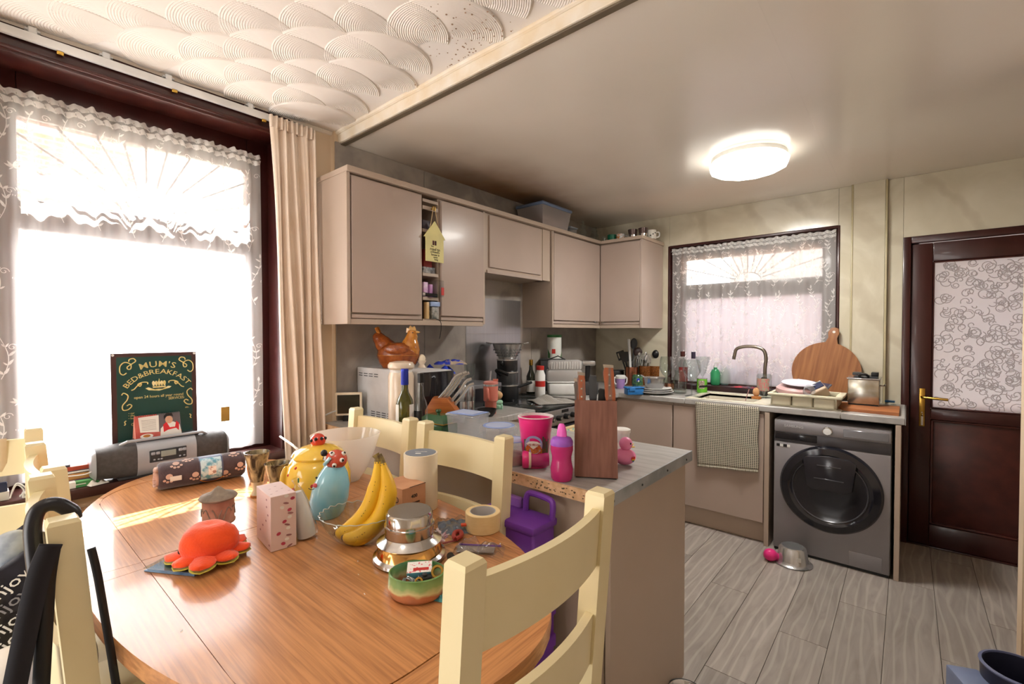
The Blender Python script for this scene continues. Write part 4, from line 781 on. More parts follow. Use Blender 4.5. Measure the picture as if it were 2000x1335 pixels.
# glazed dish with oddments
p, k = at(815, 1160, TZ)
m_dish = bpy.data.materials.new('drip glaze'); m_dish.use_nodes = True; N = m_dish.node_tree.nodes; L = m_dish.node_tree.links; b = N['Principled BSDF']; b.inputs['Roughness'].default_value = .2; b.inputs['Coat Weight'].default_value = .5
tc = N.new('ShaderNodeTexCoord'); sx = N.new('ShaderNodeSeparateXYZ'); nz = N.new('ShaderNodeTexNoise'); nz.inputs['Scale'].default_value = 28; ad = N.new('ShaderNodeMath'); ad.operation = 'MULTIPLY_ADD'; ad.inputs[1].default_value = .03; cr = N.new('ShaderNodeValToRGB')
L.new(tc.outputs['Object'], sx.inputs[0]); L.new(tc.outputs['Object'], nz.inputs['Vector']); L.new(nz.outputs['Fac'], ad.inputs[0]); L.new(sx.outputs[2], ad.inputs[2]); mr = N.new('ShaderNodeMapRange'); mr.inputs['From Min'].default_value = .0; mr.inputs['From Max'].default_value = .07; L.new(ad.outputs[0], mr.inputs['Value']); L.new(mr.outputs[0], cr.inputs[0]); L.new(cr.outputs[0], b.inputs['Base Color'])
cr.color_ramp.elements[0].position = .0; cr.color_ramp.elements[0].color = lin('#b9744e'); cr.color_ramp.elements[1].position = .98; cr.color_ramp.elements[1].color = lin('#5f8a4c')
for ps, cl in ((.50, '#c8835c'), (.60, '#dcd9a0'), (.74, '#8fb476')): e = cr.color_ramp.elements.new(ps); e.color = lin(cl)
ds = T('trinket_dish', 'green and terracotta glazed oval dish full of oddments', 'dish', (p.x, p.y, tz), FACE)
P(ds, 'dish', G().lathe(sc([(0, 0), (46, 0), (53, 6), (57, 20), (55, 46), (52, 47), (50, 42), (52, 20), (44, 8), (0, 6)], k), 48, sy=.8), m_dish)
def rel(x, y, z, rz=0): M_ = TR(p.x, p.y, tz) @ RZ(FACE) @ TR(x*k, y*k, z*k) @ RZ(rz); return M_
def solo_m(name, label, cat, g, mat, M_, group=None):
    o = put(name, mesh_of(name, g, mat)); o.matrix_world = M_; o.location = M_.to_translation(); o.rotation_euler = M_.to_euler(); o.scale = (1, 1, 1); return tag(o, label, cat, group)
mt = T('matchbox', 'small white and blue printed box tipped in glazed dish', 'box'); mt.matrix_world = rel(2, 14, 40, .15) @ RX(.25)
P(mt, 'box', G().bc((0, 0, 0), (48*k, 30*k, 15*k), .0006), mk('sky blue card', '#6fc0dc', .5)); P(mt, 'top_print', G().bc((0, 0, 7.6*k), (48*k, 30*k, .0004)), mk('busy print', '#f4efe9', .5, col2='#d9586a', sc=160, lo=.56, hi=.6)); P(mt, 'red_stripe', G().bc((3*k, -6*k, 8*k), (30*k, 7*k, .0004)), m_red)
solo_m('brass_ring', 'brass curtain ring at the right side of glazed dish', 'ring', G().lathe([(7*k, -3*k), (12*k, -4*k), (13*k, 0), (12*k, 5*k), (8*k, 5*k), (7*k, -3*k)], 20), m_gold, rel(39, 4, 42) @ RX(1.0))
solo_m('brass_ring', 'smaller brass ring at front of glazed dish', 'ring', G().lathe([(5*k, -3*k), (8*k, -3*k), (9*k, 0), (8*k, 4*k), (5*k, 4*k), (5*k, -3*k)], 18), m_gold, rel(8, -22, 36) @ RX(1.0))
rr = random.Random(4)
g0 = G().bc((0, 0, 0), (20*k, 7*k, 2*k), .0004).tube([(-9*k, 0, 2*k), (0, 0, 5*k), (9*k, 0, 2*k)], .8*k, 5); me = mesh_of('metal_clip', g0, m_steelp)
for i in range(9):
    o = put('metal_clip', me); M_ = rel(-36+7.0*i*(.9 if i < 6 else .75), -14+rr.uniform(-9, 6), 30+rr.uniform(0, 7), rr.uniform(0, 3)) @ RX(rr.uniform(-.7, .7)); o.location = M_.to_translation(); o.rotation_euler = M_.to_euler(); tag(o, 'loose steel clip lying among others inside the glazed dish', 'clip', 'steel clips in the glazed dish')
solo_m('plug_piece', 'dark grey plastic fitting lying inside the glazed dish', 'fitting', G().bc((0, 0, 0), (26*k, 14*k, 9*k), .001).cyl(5*k, 4*k, 9*k, 12), m_dgrey, rel(16, -8, 35, .4))
# masking tape
p, k = at(943, 1032, TZ)
mt_ = T('masking_tape', 'fat cream roll of masking tape behind near chair', 'tape', (p.x, p.y, tz))
P(mt_, 'tape', G().lathe(sc([(25, 0), (33, 0), (34, 1), (34, 34), (33, 35), (25.5, 35)], k), 44), mk('masking tape', '#eed4a0', .65, col2='#e8cb93', sc=40, stretch=(1, 1, 20))); P(mt_, 'core', G().lathe(sc([(25.5, .3), (25.5, 34.8), (24, 34.8), (24, .3)], k), 40), mk('grey card core', '#c9c6c4', .8))
# gift bow
p, k = at(858, 1072, TZ)
g = G(); rr = random.Random(9)
for i in range(26):
    a, e = rr.uniform(0, 6.28), rr.uniform(.15, 1.4); d = V((math.cos(a)*math.cos(e), math.sin(a)*math.cos(e), math.sin(e))); s_ = d.cross(V((0, 0, 1))).normalized()
    n_ = 8; r0, r1 = 3*k, rr.uniform(17, 26)*k
    pts = [d*(r0+(r1-r0)*math.sin(PI*t/n_))+V((0, 0, 5*k+k*8*(t/n_-.5)))+s_*0 for t in range(n_+1)]
    for q0, q1 in zip(pts, pts[1:]): g.poly([q0+s_*2.6*k, q1+s_*2.6*k, q1-s_*2.6*k, q0-s_*2.6*k])
solo('gift_bow', 'silver and pink star gift bow beside the scale', 'bow', g, mk('pearly ribbon', '#f1e4e6', .25, .3, col2='#e2a9bd', sc=40, lo=.52, hi=.6), (p.x, p.y, tz+.018))
def crumple(w_, d_, h_, seed, n=16):
    r_ = random.Random(seed); ph = [r_.uniform(0, 6) for _ in range(6)]
    def f(u, v):
        x, y = (u-.5), (v-.5); e = max(0, 1-(2*max(abs(x), abs(y)))**4)
        return V((x*w_, y*d_, h_*e*(.55+.25*math.sin(9*x+ph[0])*math.cos(7*y+ph[1])+.2*math.sin(17*x*y*3+ph[2])+.15*math.sin(23*x+ph[3]+9*y))+.0008))
    return G().grid(f, n, n)
p, k = at(885, 1030, TZ)
bp_ = T('plastic_pouch', 'clear pouch with slate blue contents beside masking tape', 'pouch', (p.x, p.y, tz), FACE+.2)
P(bp_, 'contents', crumple(58*k, 66*k, .018, 3), mk('slate blue cloth', '#6f7885', .8, col2='#565e6c', sc=30)); P(bp_, 'film', crumple(70*k, 80*k, .026, 7), m_film); P(bp_, 'orange_seal', G().bc((18*k, -26*k, .022), (10*k, 8*k, .006), .001), mk('orange red plastic', '#e8512f', .4))
p, k = at(935, 1078, TZ)
pk_ = T('plastic_packaging', 'crinkled clear plastic packaging in front of masking tape', 'packaging', (p.x, p.y, tz), FACE-.1)
P(pk_, 'film', crumple(100*k, 44*k, .038, 12, 22), m_film); P(pk_, 'card_insert', G().bc((-6*k, 2*k, .006), (74*k, 24*k, .003), .0005), mk('taupe card', '#b3a294', .6, col2='#8f8078', sc=40)); P(pk_, 'purple_edge', G().bc((0, 15*k, .009), (84*k, 2*k, .004)), mk('violet', '#8a5bb5', .4))
p, k = at(888, 1066, TZ)
scs = T('scissors', 'red handled scissors lying between scale and packaging', 'scissors', (p.x, p.y, tz), FACE)
P(scs, 'handle', G().tube(smooth([(0, 18*k, .008), (10*k, 30*k, .010), (6*k, 46*k, .012), (-4*k, 42*k, .012), (-5*k, 26*k, .010), (0, 18*k, .008)]), 4.5*k, 8), mk('brick red plastic', '#a93a32', .4)); P(scs, 'blade', G().raw([(-70*k, -22*k, .002), (0, 14*k, .004), (2*k, 20*k, .004), (-66*k, -12*k, .002), (-70*k, -22*k, .004), (0, 14*k, .006), (2*k, 20*k, .006), (-66*k, -12*k, .004)], [(3, 2, 1, 0), (4, 5, 6, 7), (0, 1, 5, 4), (1, 2, 6, 5), (2, 3, 7, 6), (3, 0, 4, 7)]), mk('maroon blade', '#8e3a40', .4))
p, k = at(884, 1104, TZ); solo('screwdriver', 'black ribbed screwdriver grip behind the near chair post', 'handle', G().tube([(-8*k, 22*k, 9*k), (0, 0, 9*k), (14*k, -24*k, 9*k)], [7*k, 9*k, 8*k], 10), m_black, (p.x, p.y, tz), FACE)
p, k = at(872, 1168, TZ); solo('teal_paper', 'crumpled scrap of teal paper beside the near chair post', 'paper', crumple(40*k, 34*k, .012, 21), mk('teal paper', '#4f9c98', .7, col2='#3b6f86', sc=60), (p.x, p.y, tz), .4)
rr = random.Random(2); sm = mesh_of('paper_scrap', G().raw([(-.004, -.0012, 0), (.004, -.0004, 0), (.003, .001, .0006), (-.003, .0012, .0004)], [(0, 1, 2, 3)]), m_paper)
for px, py in ((700, 1122), (712, 1160), (747, 1113), (733, 1094), (699, 1096), (355, 1232)):
    p, k = at(px, py, TZ); o = put('paper_scrap', sm); o.location = (p.x, p.y, tz+.0003); o.rotation_euler = (0, 0, rr.uniform(0, 3)); tag(o, 'tiny torn white paper scrap on the oak table, '+{700: 'just left of the glazed dish', 712: 'nearest the camera below the dish', 747: 'beside the scale base', 733: 'between fruit bowl and scale', 699: 'in front of the fruit bowl', 355: 'near the lower left field joint'}[px], 'paper', 'paper scraps on the table')
# purple case between table and peninsula
ym = 1.165; q0, q1 = oy(962, 1010, ym), oy(1072, 1010, ym); W_ = q1.x-q0.x
m_pur = mk('purple plastic', '#7a3fae', .4, col2='#6f37a2', sc=5)
pc = T('purple_case', 'purple plastic carry case standing between table and peninsula', 'case', (q0.x, 1.085, 0), 0)
P(pc, 'case', G().box(0, W_, 0, .115, .001, .80, .012, 3), m_pur); P(pc, 'lid', G().box(-.006, W_+.006, -.006, .121, .792, .818, .008, 2), m_pur)
P(pc, 'handle', G().tube(smooth([(W_*.55, .10, .815), (W_*.55, .105, .862), (W_*.62, .11, .875), (W_*.92, .11, .87), (W_*.99, .105, .855), (W_*.99, .10, .815)], 5), .010, 8), m_pur)
P(pc, 'lilac_strip', G().box(W_*.05, W_*.45, .10, .12, .815, .850, .004), mk('lilac plastic', '#a06bc9', .4), 'lilac edge strip')
P(pc, 'clip', G().lathe([(.014, 0), (.020, .004), (.020, .016), (.014, .018)], 16, TR(W_*.28, .03, .818)), m_pur)
for i in range(6): P(pc, 'rib', G().box(W_+.0, W_+.016, .01, .10, .12+.1*i, .16+.1*i, .004), m_pur)
# ---------------------------------------------------------------- window sill and left end
ZS = .8126
rad = T('radio', 'black and silver portable CD radio on the window sill', 'radio', (-2.428, .535, ZS))
m_rsil = mk('silver radio plastic', '#b9bec6', .35, .3); m_rgr = mk('speaker grille cloth', '#4d4b4b', .6, col2='#434141', sc=80)
def barrel(y0, y1, s0, s1, hx=.072, hz=.070, n=14):
    def f(u, v):
        a = 2*PI*u; c, s_ = math.cos(a), math.sin(a); e = .62
        t = v; sc_ = s0+(s1-s0)*t
        return V((hx*sc_*math.copysign(abs(c)**e, c), y0+(y1-y0)*t, .074+hz*sc_*math.copysign(abs(s_)**e, s_)))
    g = G(); g.grid(f, 32, 6, closed=True); b = g.b; b.verts.ensure_lookup_table()
    for v in (0, 6):
        b.faces.new([b.verts[i*7+v] for i in range(32)])
    return g
P(rad, 'body', barrel(-.102, .102, 1.03, 1.03), m_rsil); P(rad, 'speaker', barrel(-.225, -.1025, .84, 1.02), m_rgr, 'dark left speaker grille'); P(rad, 'speaker', barrel(.1025, .225, 1.02, .84), m_rgr, 'dark right speaker grille')
P(rad, 'end_cap', barrel(-.238, -.2255, .66, .88), m_rsil); P(rad, 'end_cap', barrel(.2255, .238, .88, .66), m_rsil); P(rad, 'foot', G().box(-.05, .05, -.16, .16, 0, .012, .004), m_dgrey)
P(rad, 'display_panel', G().bc((.073, .0, .082), (.006, .13, .05), .003), m_dgrey); P(rad, 'display', G().bc((.0765, 0, .088), (.003, .052, .024), .001), mk('lcd', '#9fa59c', .3))
for y in (-.052, -.036, .042, .056): P(rad, 'button', G().bc((.0765, y, .094), (.004, .014, .012), .002), m_rsil)
for y in (-.048, -.034, -.024, .040, .055): P(rad, 'button', G().bc((.0765, y, .068), (.004, .008, .006), .002), m_rsil)
P(rad, 'top_deck', G().box(-.05, .045, -.10, .12, .142, .150, .003), m_dgrey); P(rad, 'carry_handle', G().tube([(.03, -.15, .138), (.045, -.13, .152), (.045, .13, .152), (.03, .15, .138)], .006, 8), m_rsil)
# sign
S0, S1 = ox(215, 692, -2.485), ox(382, 690, -2.485); SW, SH = S1.y-S0.y, .505
sg = T('metal_sign', 'green metal sign MUM\'S BED & BREAKFAST propped against the window', 'sign', (-2.468, (S0.y+S1.y)/2, ZS), PI/2, rot=(-.03, 0, PI/2))
# local: x to the right, -y faces the room
M_ = RX(PI/2)
P(sg, 'plate', G().box(-SW/2, SW/2, -.001, .001, 0, SH, .0006), mk('maroon sign border', '#4a2f2f', .35)); P(sg, 'green_field', G().box(-SW/2+.018, SW/2-.018, -.0016, -.0009, .015, SH-.016), mk('bottle green enamel', '#1d4a45', .35, col2='#1b443f', sc=6))
m_sg = mk('pale gold lettering', '#e9d58e', .4)
zp = SW/1115.
def SP(x, y): return ((x-660)*zp, SH-(y-75)*zp)
for x in (-1, 1): P(sg, 'corner_hole', G().lathe([(0, 0), (.004, 0), (.005, .0004)], 12, TR(x*(SW/2-.007), -.0012, SH-.007) @ M_), m_white)
cx_, cy_ = SP(690, 1000); arctext(sg, "MUM'S", .036, m_sg, TR(0, -.002, 0) @ M_, cx_, cy_, 745*zp, PI/2, .165)
cx_, cy_ = SP(690, 885); arctext(sg, 'BED&BREAKFAST', .029, m_sg, TR(0, -.002, 0) @ M_, cx_, cy_, 510*zp, PI/2, .158)
for s, sz, x, y in (('open 24 hours all year round', .0165, 700, 775), ('SERVICES:', .0155, 930, 830), ('• cur', .0115, 340, 1012), ('• chu', .0115, 340, 1050), ('• hus', .0115, 340, 1090), ('etc.', .0115, 1075, 1000), ('Gif', .017, 365, 1190)):
    a, b_ = SP(x, y); text(sg, s, sz, m_sg, TR(a, -.002, b_) @ M_, .9)
def swirl(pts, r=2.0): g = G(); g.tube([V((SP(x, y)[0], -.0022, SP(x, y)[1])) for x, y in [(q.x, q.y) for q in smooth([(a, b_, 0) for a, b_ in pts], 6)]], r*.0011, 5); return P(sg, 'scroll', g, m_sg)
for mir in (0, 1):
    f = (lambda x: x) if not mir else (lambda x: 1380-x)
    for pts in ([(290, 380), (250, 408), (212, 370), (215, 270), (270, 215), (340, 245), (345, 310), (315, 325), (300, 290), (360, 240), (405, 200), (380, 160), (330, 170), (320, 205)], [(345, 655), (380, 640), (420, 590), (470, 560), (455, 600), (425, 570), (480, 540), (545, 545), (550, 575)], [(225, 720), (250, 690), (300, 730), (290, 800), (235, 880), (240, 950), (300, 950), (345, 900), (320, 870), (285, 890)], [(275, 1120), (255, 1140), (265, 1170), (250, 1190)]): swirl([(f(x), y) for x, y in pts])
g = G()
def sgp(pts, g, d=.0021): g.poly([(SP(x, y)[0], -d, SP(x, y)[1]) for x, y in pts])
for i in range(5):
    x = 610+i*36; sgp([(x+8, 610), (x-6, 560), (x+6, 530), (x+24, 530), (x+36, 560), (x+26, 612)], g)
sgp([(610, 618), (790, 618), (780, 640), (620, 640)], g); sgp([(520, 640), (560, 625), (640, 665), (690, 660), (740, 665), (820, 622), (865, 632), (840, 655), (700, 690), (560, 672)], g); sgp([(690, 528), (700, 488), (710, 528)], g)
P(sg, 'crown', g, mk('crown gold', '#d8c46a', .4, col2='#f0e6b8', sc=60))
# desk calendar
c_ = ox(308, 835, -2.43)
cl = T('desk_calendar', 'desk calendar with man in red waistcoat, on the radio', 'calendar', (-2.432, c_.y+.0, ZS+.1505), PI/2)
W_, H_ = .158, .098
Mc = RX(PI/2-.30)
P(cl, 'stand', G().raw([(-W_/2, -.030, 0), (W_/2, -.030, 0), (W_/2, .0, H_*.95), (-W_/2, .0, H_*.95), (-W_/2, .030, 0), (W_/2, .030, 0)], [(0, 1, 2, 3), (4, 3, 2, 5), (0, 4, 5, 1), (0, 3, 4), (1, 5, 2)]), mk('salmon card', '#d98a78', .7))
Mp = TR(0, -.0305, .0005) @ RX(PI/2-.305)
def flat(name, pts, m_, d): return P(cl, name, G().poly([(x*W_, y*H_, d) for x, y in pts], Mp), m_)
def ell(cx, cy, rx_, ry_, n=18): return [(cx+rx_*math.cos(2*PI*i/n), cy+ry_*math.sin(2*PI*i/n)) for i in range(n)]
flat('page', [(-.5, 0), (.5, 0), (.5, 1), (-.5, 1)], mk('red backdrop print', '#b8473f', .5, col2='#c9655a', sc=20), .0004); flat('grey_backdrop', [(.0, .22), (.5, .22), (.5, 1), (-.02, 1)], mk('grey backdrop', '#6b6468', .6), .0006); flat('text_page', [(-.40, .28), (.0, .22), (.02, .95), (-.42, .92)], m_paper, .0008); flat('white_shirt', [(.02, .02), (.5, .02), (.47, .45), (.33, .6), (.16, .55), (.04, .35)], m_paper, .001)
flat('waistcoat', [(.10, .18), (.10, .50), (.18, .62), (.24, .36), (.36, .36), (.40, .62), (.46, .5), (.44, .18), (.38, .30), (.20, .26)], mk('bright red print', '#d3222b', .5), .0012); flat('face', ell(.24, .70, .085, .17), mk('skin print', '#d9a98c', .6), .0014); flat('hair', [(.13, .72), (.13, .88), (.20, 1.0), (.32, .98), (.34, .80), (.31, .86), (.20, .86), (.16, .80)], m_black, .0016); flat('plate', ell(-.27, .10, .14, .10), m_paper, .001); flat('cake', ell(-.27, .11, .08, .06), mk('cake print', '#c8823c', .6), .0012)
g = G()
for i in range(8): g.poly([((-.36)*W_, (.36+.06*i)*H_, .001), ((-.05)*W_, (.34+.06*i)*H_, .001), (-.05*W_, (.35+.06*i)*H_, .001), (-.36*W_, (.37+.06*i)*H_, .001)], Mp)
o = P(cl, 'print_lines', g, m_ink); o['kind'] = 'stuff'
g = G()
for i in range(20): g.tube([(-.46*W_+i*.92*W_/19, -.003+.004*math.cos(t), H_*.955+.004*math.sin(t)) for t in [j*PI/4 for j in range(8)]], .0006, 4, closed=True)
o = P(cl, 'wire_binding', g, m_dgrey); o['kind'] = 'stuff'
# small wooden hanging ornament
q = ox(440, 808, -2.475); k = (q-C0).dot(CF)/FPX
og = T('hanging_ornament', 'small gold wooden tag hanging at the large window', 'ornament', q, PI/2); P(og, 'tag', G().bc((0, 0, 0), (15*k, .006, 28*k), .001), mk('gold brown wood', '#b08a3c', .5)); P(og, 'thread', G().tube([(0, 0, 14*k), (0, -.005, .62), (0, -.01, 1.25)], .0006, 4), m_white)
for x in (-6, -2, 2, 6): P(og, 'tassel', G().tube([(x*k, 0, -14*k), (x*k, 0, -18*k)], .0007, 4), m_gold)
# books and boxes on sill
def sbox(name, label, cat, px0, px1, py, x, d, z0, h, col, parts=None, rz=0, group=None):
    a, b_ = ox(px0, py, x), ox(px1, py, x); t = T(name, label, cat, (x, (a.y+b_.y)/2, z0), PI/2+rz, group); w_ = b_.y-a.y
    P(t, 'cover', G().box(-w_/2, w_/2, 0, d, 0, h, .001), mk(name+' cover', col, .5)); return t, w_
t, w_ = sbox('book', 'purple book at bottom of stack on window sill', 'book', 88, 181, 940, -2.44, .09, ZS, .022, '#7d3a86'); P(t, 'pages', G().box(-w_/2+.002, w_/2-.002, -.0005, .08, .003, .019), m_paper)
t, w_ = sbox('box', 'tan wooden box on purple book, window sill', 'box', 100, 187, 925, -2.442, .09, ZS+.0225, .024, '#b98750')
t, w_ = sbox('book', 'slate blue book under the rust red one, sill stack', 'book', 100, 181, 915, -2.444, .085, ZS+.047, .010, '#5d6278'); P(t, 'pages', G().box(-w_/2+.002, w_/2-.002, -.0005, .08, .002, .008), m_paper)
t, w_ = sbox('book', 'rust red book on top of the sill stack', 'book', 105, 181, 909, -2.446, .085, ZS+.0575, .016, '#a5462f'); P(t, 'pages', G().box(-w_/2-.0005, w_/2-.002, .002, .08, .003, .013), m_paper)
t, w_ = sbox('box', 'slim dark grey box behind the rust red book', 'box', 96, 137, 903, -2.45, .05, ZS+.0739, .008, '#4d4b55')
t, w_ = sbox('medicine_box', 'green and white medicine box with cross on sill edge', 'box', 134, 194, 952, -2.400, .034, ZS, .022, '#4f9a5c'); P(t, 'white_end', G().box(-w_/2-.0005, -w_/2+.02, -.0006, .0346, .0005, .0224), m_paper); P(t, 'cross', G().bc((.022, -.0008, .011), (.009, .0006, .003)).bc((.022, -.0008, .011), (.003, .0006, .009)), m_paper); P(t, 'print_line', G().bc((-.01, -.0008, .012), (.03, .0006, .003)), m_paper)
p_ = ox(222, 940, -2.41); solo('tissue', 'crumpled white tissue on sill left of the radio', 'tissue', crumple(.07, .06, .02, 5), m_paper, (-2.415, p_.y-.055, ZS+.0004), .3)
def cable(label, pts, r=.0022, m_=None): solo('cable', label, 'cable', G().tube(smooth(pts), r, 6), m_ or m_white)
a, b_ = ox(130, 945, -2.395), ox(200, 922, -2.40); cable('white cable looping over purple book to the radio', [(-2.40, a.y, ZS+.05), (-2.393, (a.y+b_.y)/2, ZS+.048), (-2.393, b_.y-.01, ZS+.06), (-2.40, b_.y+.035, ZS+.045)])
t, w_ = sbox('card_reader', 'white desk gadget with dark screen at far left of sill', 'gadget', -14, 18, 960, -2.41, .06, ZS, .03, '#dedad6'); P(t, 'screen', G().box(-w_/2, w_/2-.004, .004, .012, .03, .065, .002), m_navy)
a = ox(22, 960, -2.405)
for i in range(2): cable(('white charging cable bundle beside white gadget', 'second white charging cable hanging behind chair posts')[i], [(-2.40+.004*i, a.y-.004, ZS+.008), (-2.398, a.y+.012, ZS+.05+.006*i), (-2.399, a.y+.030+.008*i, ZS+.028), (-2.40, a.y+.02, ZS+.006+.004*i)])
a = ox(51, 976, -2.395); t = T('socket_adapter', 'small white adapter with round button on the sill', 'adapter', (-2.40, a.y, ZS), PI/2); P(t, 'body', G().bc((0, 0, .010), (.02, .02, .02), .002), m_white); P(t, 'button', G().lathe([(.002, .001), (.004, .001), (.004, 0)], 12, TR(0, -.010, .012) @ RX(PI/2)), m_dgrey)
# stuff below sill: radiator shelf and bags
m_ltw = mk('pale pine', '#d6ac86', .6, col2='#c99d76', sc=5, stretch=(1, 8, 8))
sh = T('low_shelf', 'low pine shelf unit under the window sill', 'shelf', (-2.415, 0, 0)); P(sh, 'top', G().box(0, .05, -.35, .42, .70, .73, .003), m_ltw); P(sh, 'side', G().box(0, .05, .38, .42, .001, .70, .002), m_ltw); P(sh, 'dark_edge', G().box(.0, .055, -.35, .25, .735, .752, .002), m_black)
# cloth on left chair
m_clo = mk('cream linen', '#ecd9b9', .85, col2='#e5cfab', sc=20)
solo('draped_cloth', 'folded cream cloth draped over the leftmost chair back', 'cloth', G().grid(lambda u, v: V(((-.016 if v < .5 else .016)-.028*0+.030*math.sin(u*PI)*0, -.17+.30*u, .05-abs(v-.5)*.22+.0*u)), 12, 12), m_clo, (-2.305, -.055, 1.0)).modifiers.new('s', 'SOLIDIFY').thickness = .004
# walking stick hook hanging on near chair post, bag straps
def pz(px, py, x): return ox(px, py, x)
stick = T('walking_stick', 'black crook-handled walking stick hooked beside chair post', 'walking stick'); 
pts = [pz(x, y, -1.185) for x, y in ((141, 1000), (130, 992), (112, 984), (90, 986), (72, 1000), (64, 1030), (66, 1070), (72, 1120), (78, 1170))]
e = pts[-1]; P(stick, 'crook', G().tube(smooth([pts[0]+V((.0, .002, -.012))]+pts, 5), .0125, 12), mk('black rubber', '#1b1a20', .35)); P(stick, 'shaft', G().tube([e, V((e.x-.01, e.y, .002))], .0105, 10), m_black)
st = T('shoulder_bag', 'black fabric bag straps looped over the near left chair', 'bag')
def strap(ptsA, w_, y):
    g = G(); c = smooth(ptsA, 6)
    for q0, q1 in zip(c, c[1:]): pass
    vs = []; fs = []
    for i, q in enumerate(c):
        a = (c[min(i+1, len(c)-1)]-c[max(i-1, 0)]).normalized(); s_ = a.cross(V((1, 0, .0))).normalized()
        vs += [q+s_*w_/2, q-s_*w_/2]
    fs = [(2*i, 2*i+1, 2*i+3, 2*i+2) for i in range(len(c)-1)]; return g.raw(vs, fs)
P(st, 'strap', strap([pz(x, y, -1.098) for x, y in ((100, 1062), (80, 1110), (62, 1180), (45, 1260), (28, 1345))], .030, 0), mk('black webbing', '#1e1c22', .8), solid=.003); P(st, 'strap', strap([pz(x, y, -1.102) for x, y in ((102, 1070), (92, 1130), (88, 1200), (84, 1270), (80, 1345))], .022, 0), m_black, solid=.003)
P(st, 'strap', strap([pz(x, y, -1.095) for x, y in ((178, 1070), (190, 1120), (204, 1200), (216, 1270), (228, 1345))], .012, 0), m_black, solid=.003); P(st, 'bag_body', G().box(-1.30, -1.16, -.03, .05, .30, .55, .02, 3), m_black)
# carrier bag with lettering
bgx = T('carrier_bag', 'black shopping bag printed enjoy at left edge, stuffed full', 'bag', (-1.62, .03, .60))
m_bagk = mk('black woven plastic', '#22202b', .35, col2='#1b1a22', sc=40)
qa, qb, qc, qd = [pz(x, y, -1.60) for x, y in ((-75, 1170), (64, 1058), (56, 1262), (-75, 1285))]
def bagf(u, v): 
    t = qa.lerp(qb, u); b_ = qd.lerp(qc, u); w3 = b_.lerp(t, v); return w3+V((.010*math.sin(5*u+3*v), 0, 0))-V((-1.62, .03, .60))
P(bgx, 'front', G().grid(bagf, 14, 14), m_bagk, solid=.002); P(bgx, 'back', G().grid(lambda u, v: bagf(u, v)+V((-.10, 0, .03*v)), 8, 8), m_bagk, solid=.002)
P(bgx, 'purple_lining', G().grid(lambda u, v: bagf(.84+.2*u, .62+.45*v)+V((-.03, .004, .004)), 4, 4), mk('purple lining', '#7a35c8', .5), solid=.002)
P(bgx, 'contents', G().ball(bagf(.72, 1.02)+V((-.05, 0, .0)), (.04, .05, .045), 16, 10), mk('pale blue grey plastic', '#b3bdc9', .3, col2='#8f99a8', sc=30))
u_ = (qb-qa).normalized(); n_ = V((1, 0, 0)); v_ = n_.cross(u_)
def bagtext(s, sz, u, v, m_):
    o = bagf(u, v)+V((.014, 0, 0)); M4 = Matrix(((u_.x, v_.x, n_.x, o.x), (u_.y, v_.y, n_.y, o.y), (u_.z, v_.z, n_.z, o.z), (0, 0, 0, 1))); text(bgx, s, sz, m_, M4, 1.15)
m_lt = mk('white print', '#f2f2f4', .4)
for s, v in (('enjoy', .72), ('enjoy', .50), ('enjoy', .28), ('enjoy', .08)): bagtext(s, .036, .62, v, m_lt if v != .50 else mk('grey outline print', '#8f8f9a', .4))
q = pz(20, 1300, -1.45); solo('carrier_bag', 'white carrier bag with small red print below the black bag', 'bag', G().ball((0, 0, 0), (.06, .07, .07), 18, 12), mk('white bag plastic', '#e9e4e2', .35, col2='#c9504a', sc=26, lo=.68, hi=.7), (q.x, q.y, q.z-.03))
q = pz(118, 1285, -1.36); solo('carrier_bag', 'pale grey plastic bag behind the near chair post', 'bag', G().ball((0, 0, 0), (.08, .05, .09), 18, 12), mk('grey bag plastic', '#c9c7c9', .3, col2='#8d8b90', sc=14, dist=2), (q.x, q.y+.01, q.z-.02))
q = pz(112, 1205, -1.75); t = T('storage_tub', 'clear plastic storage tub behind the near chair post', 'tub', (q.x, q.y+.02, q.z)); P(t, 'tub', G().box(-.12, .10, -.06, .08, -.12, 0, .008, 2), m_tinplast); P(t, 'rim', G().box(-.13, .11, -.07, .09, .0, .012, .003), m_tinplast); P(t, 'contents', G().ball((0, 0, -.06), (.09, .05, .05), 14, 8), mk('salmon fabric', '#d39a80', .8, col2='#b8705c', sc=20))
# ---------------------------------------------------------------- peninsula top
zt = ZT+.0006
def here(px, py, z=ZT): p, k = at(px, py, z); return V((p.x, p.y, z+.0006)), k
def knife(parent, M_, kind, L_):
    """riveted knife handle, along local z"""
    P(parent, 'handle', G().prism([(-.011, 0), (.011, 0), (.013, L_*.3), (.010, L_*.6), (.013, L_*.85), (.014, L_), (-.012, L_), (-.014, L_*.8), (-.010, L_*.5)], -.0085, .0085, M_ @ RX(PI/2), bev=.002), kind)
m_hand = mk('striped pakkawood', '#9c5636', .35, col2='#6a625c', sc=75, stretch=(1, 1, .06), lo=.44, hi=.56)
b0, b1 = oz(1122, 932, ZT), oz(1207, 937, ZT); W_ = (b1-b0).length; an = math.atan2(b1.y-b0.y, b1.x-b0.x); k = (b0-C0).dot(CF)/FPX
kb_ = T('knife_block', 'dark walnut knife block on peninsula with riveted knife handles', 'knife block', (b0.x, b0.y, zt), an)
H_ = 150*k; m_wal = mk('walnut', '#8a5f50', .45, col2='#754c40', sc=5, stretch=(14, 14, 1), detail=5)
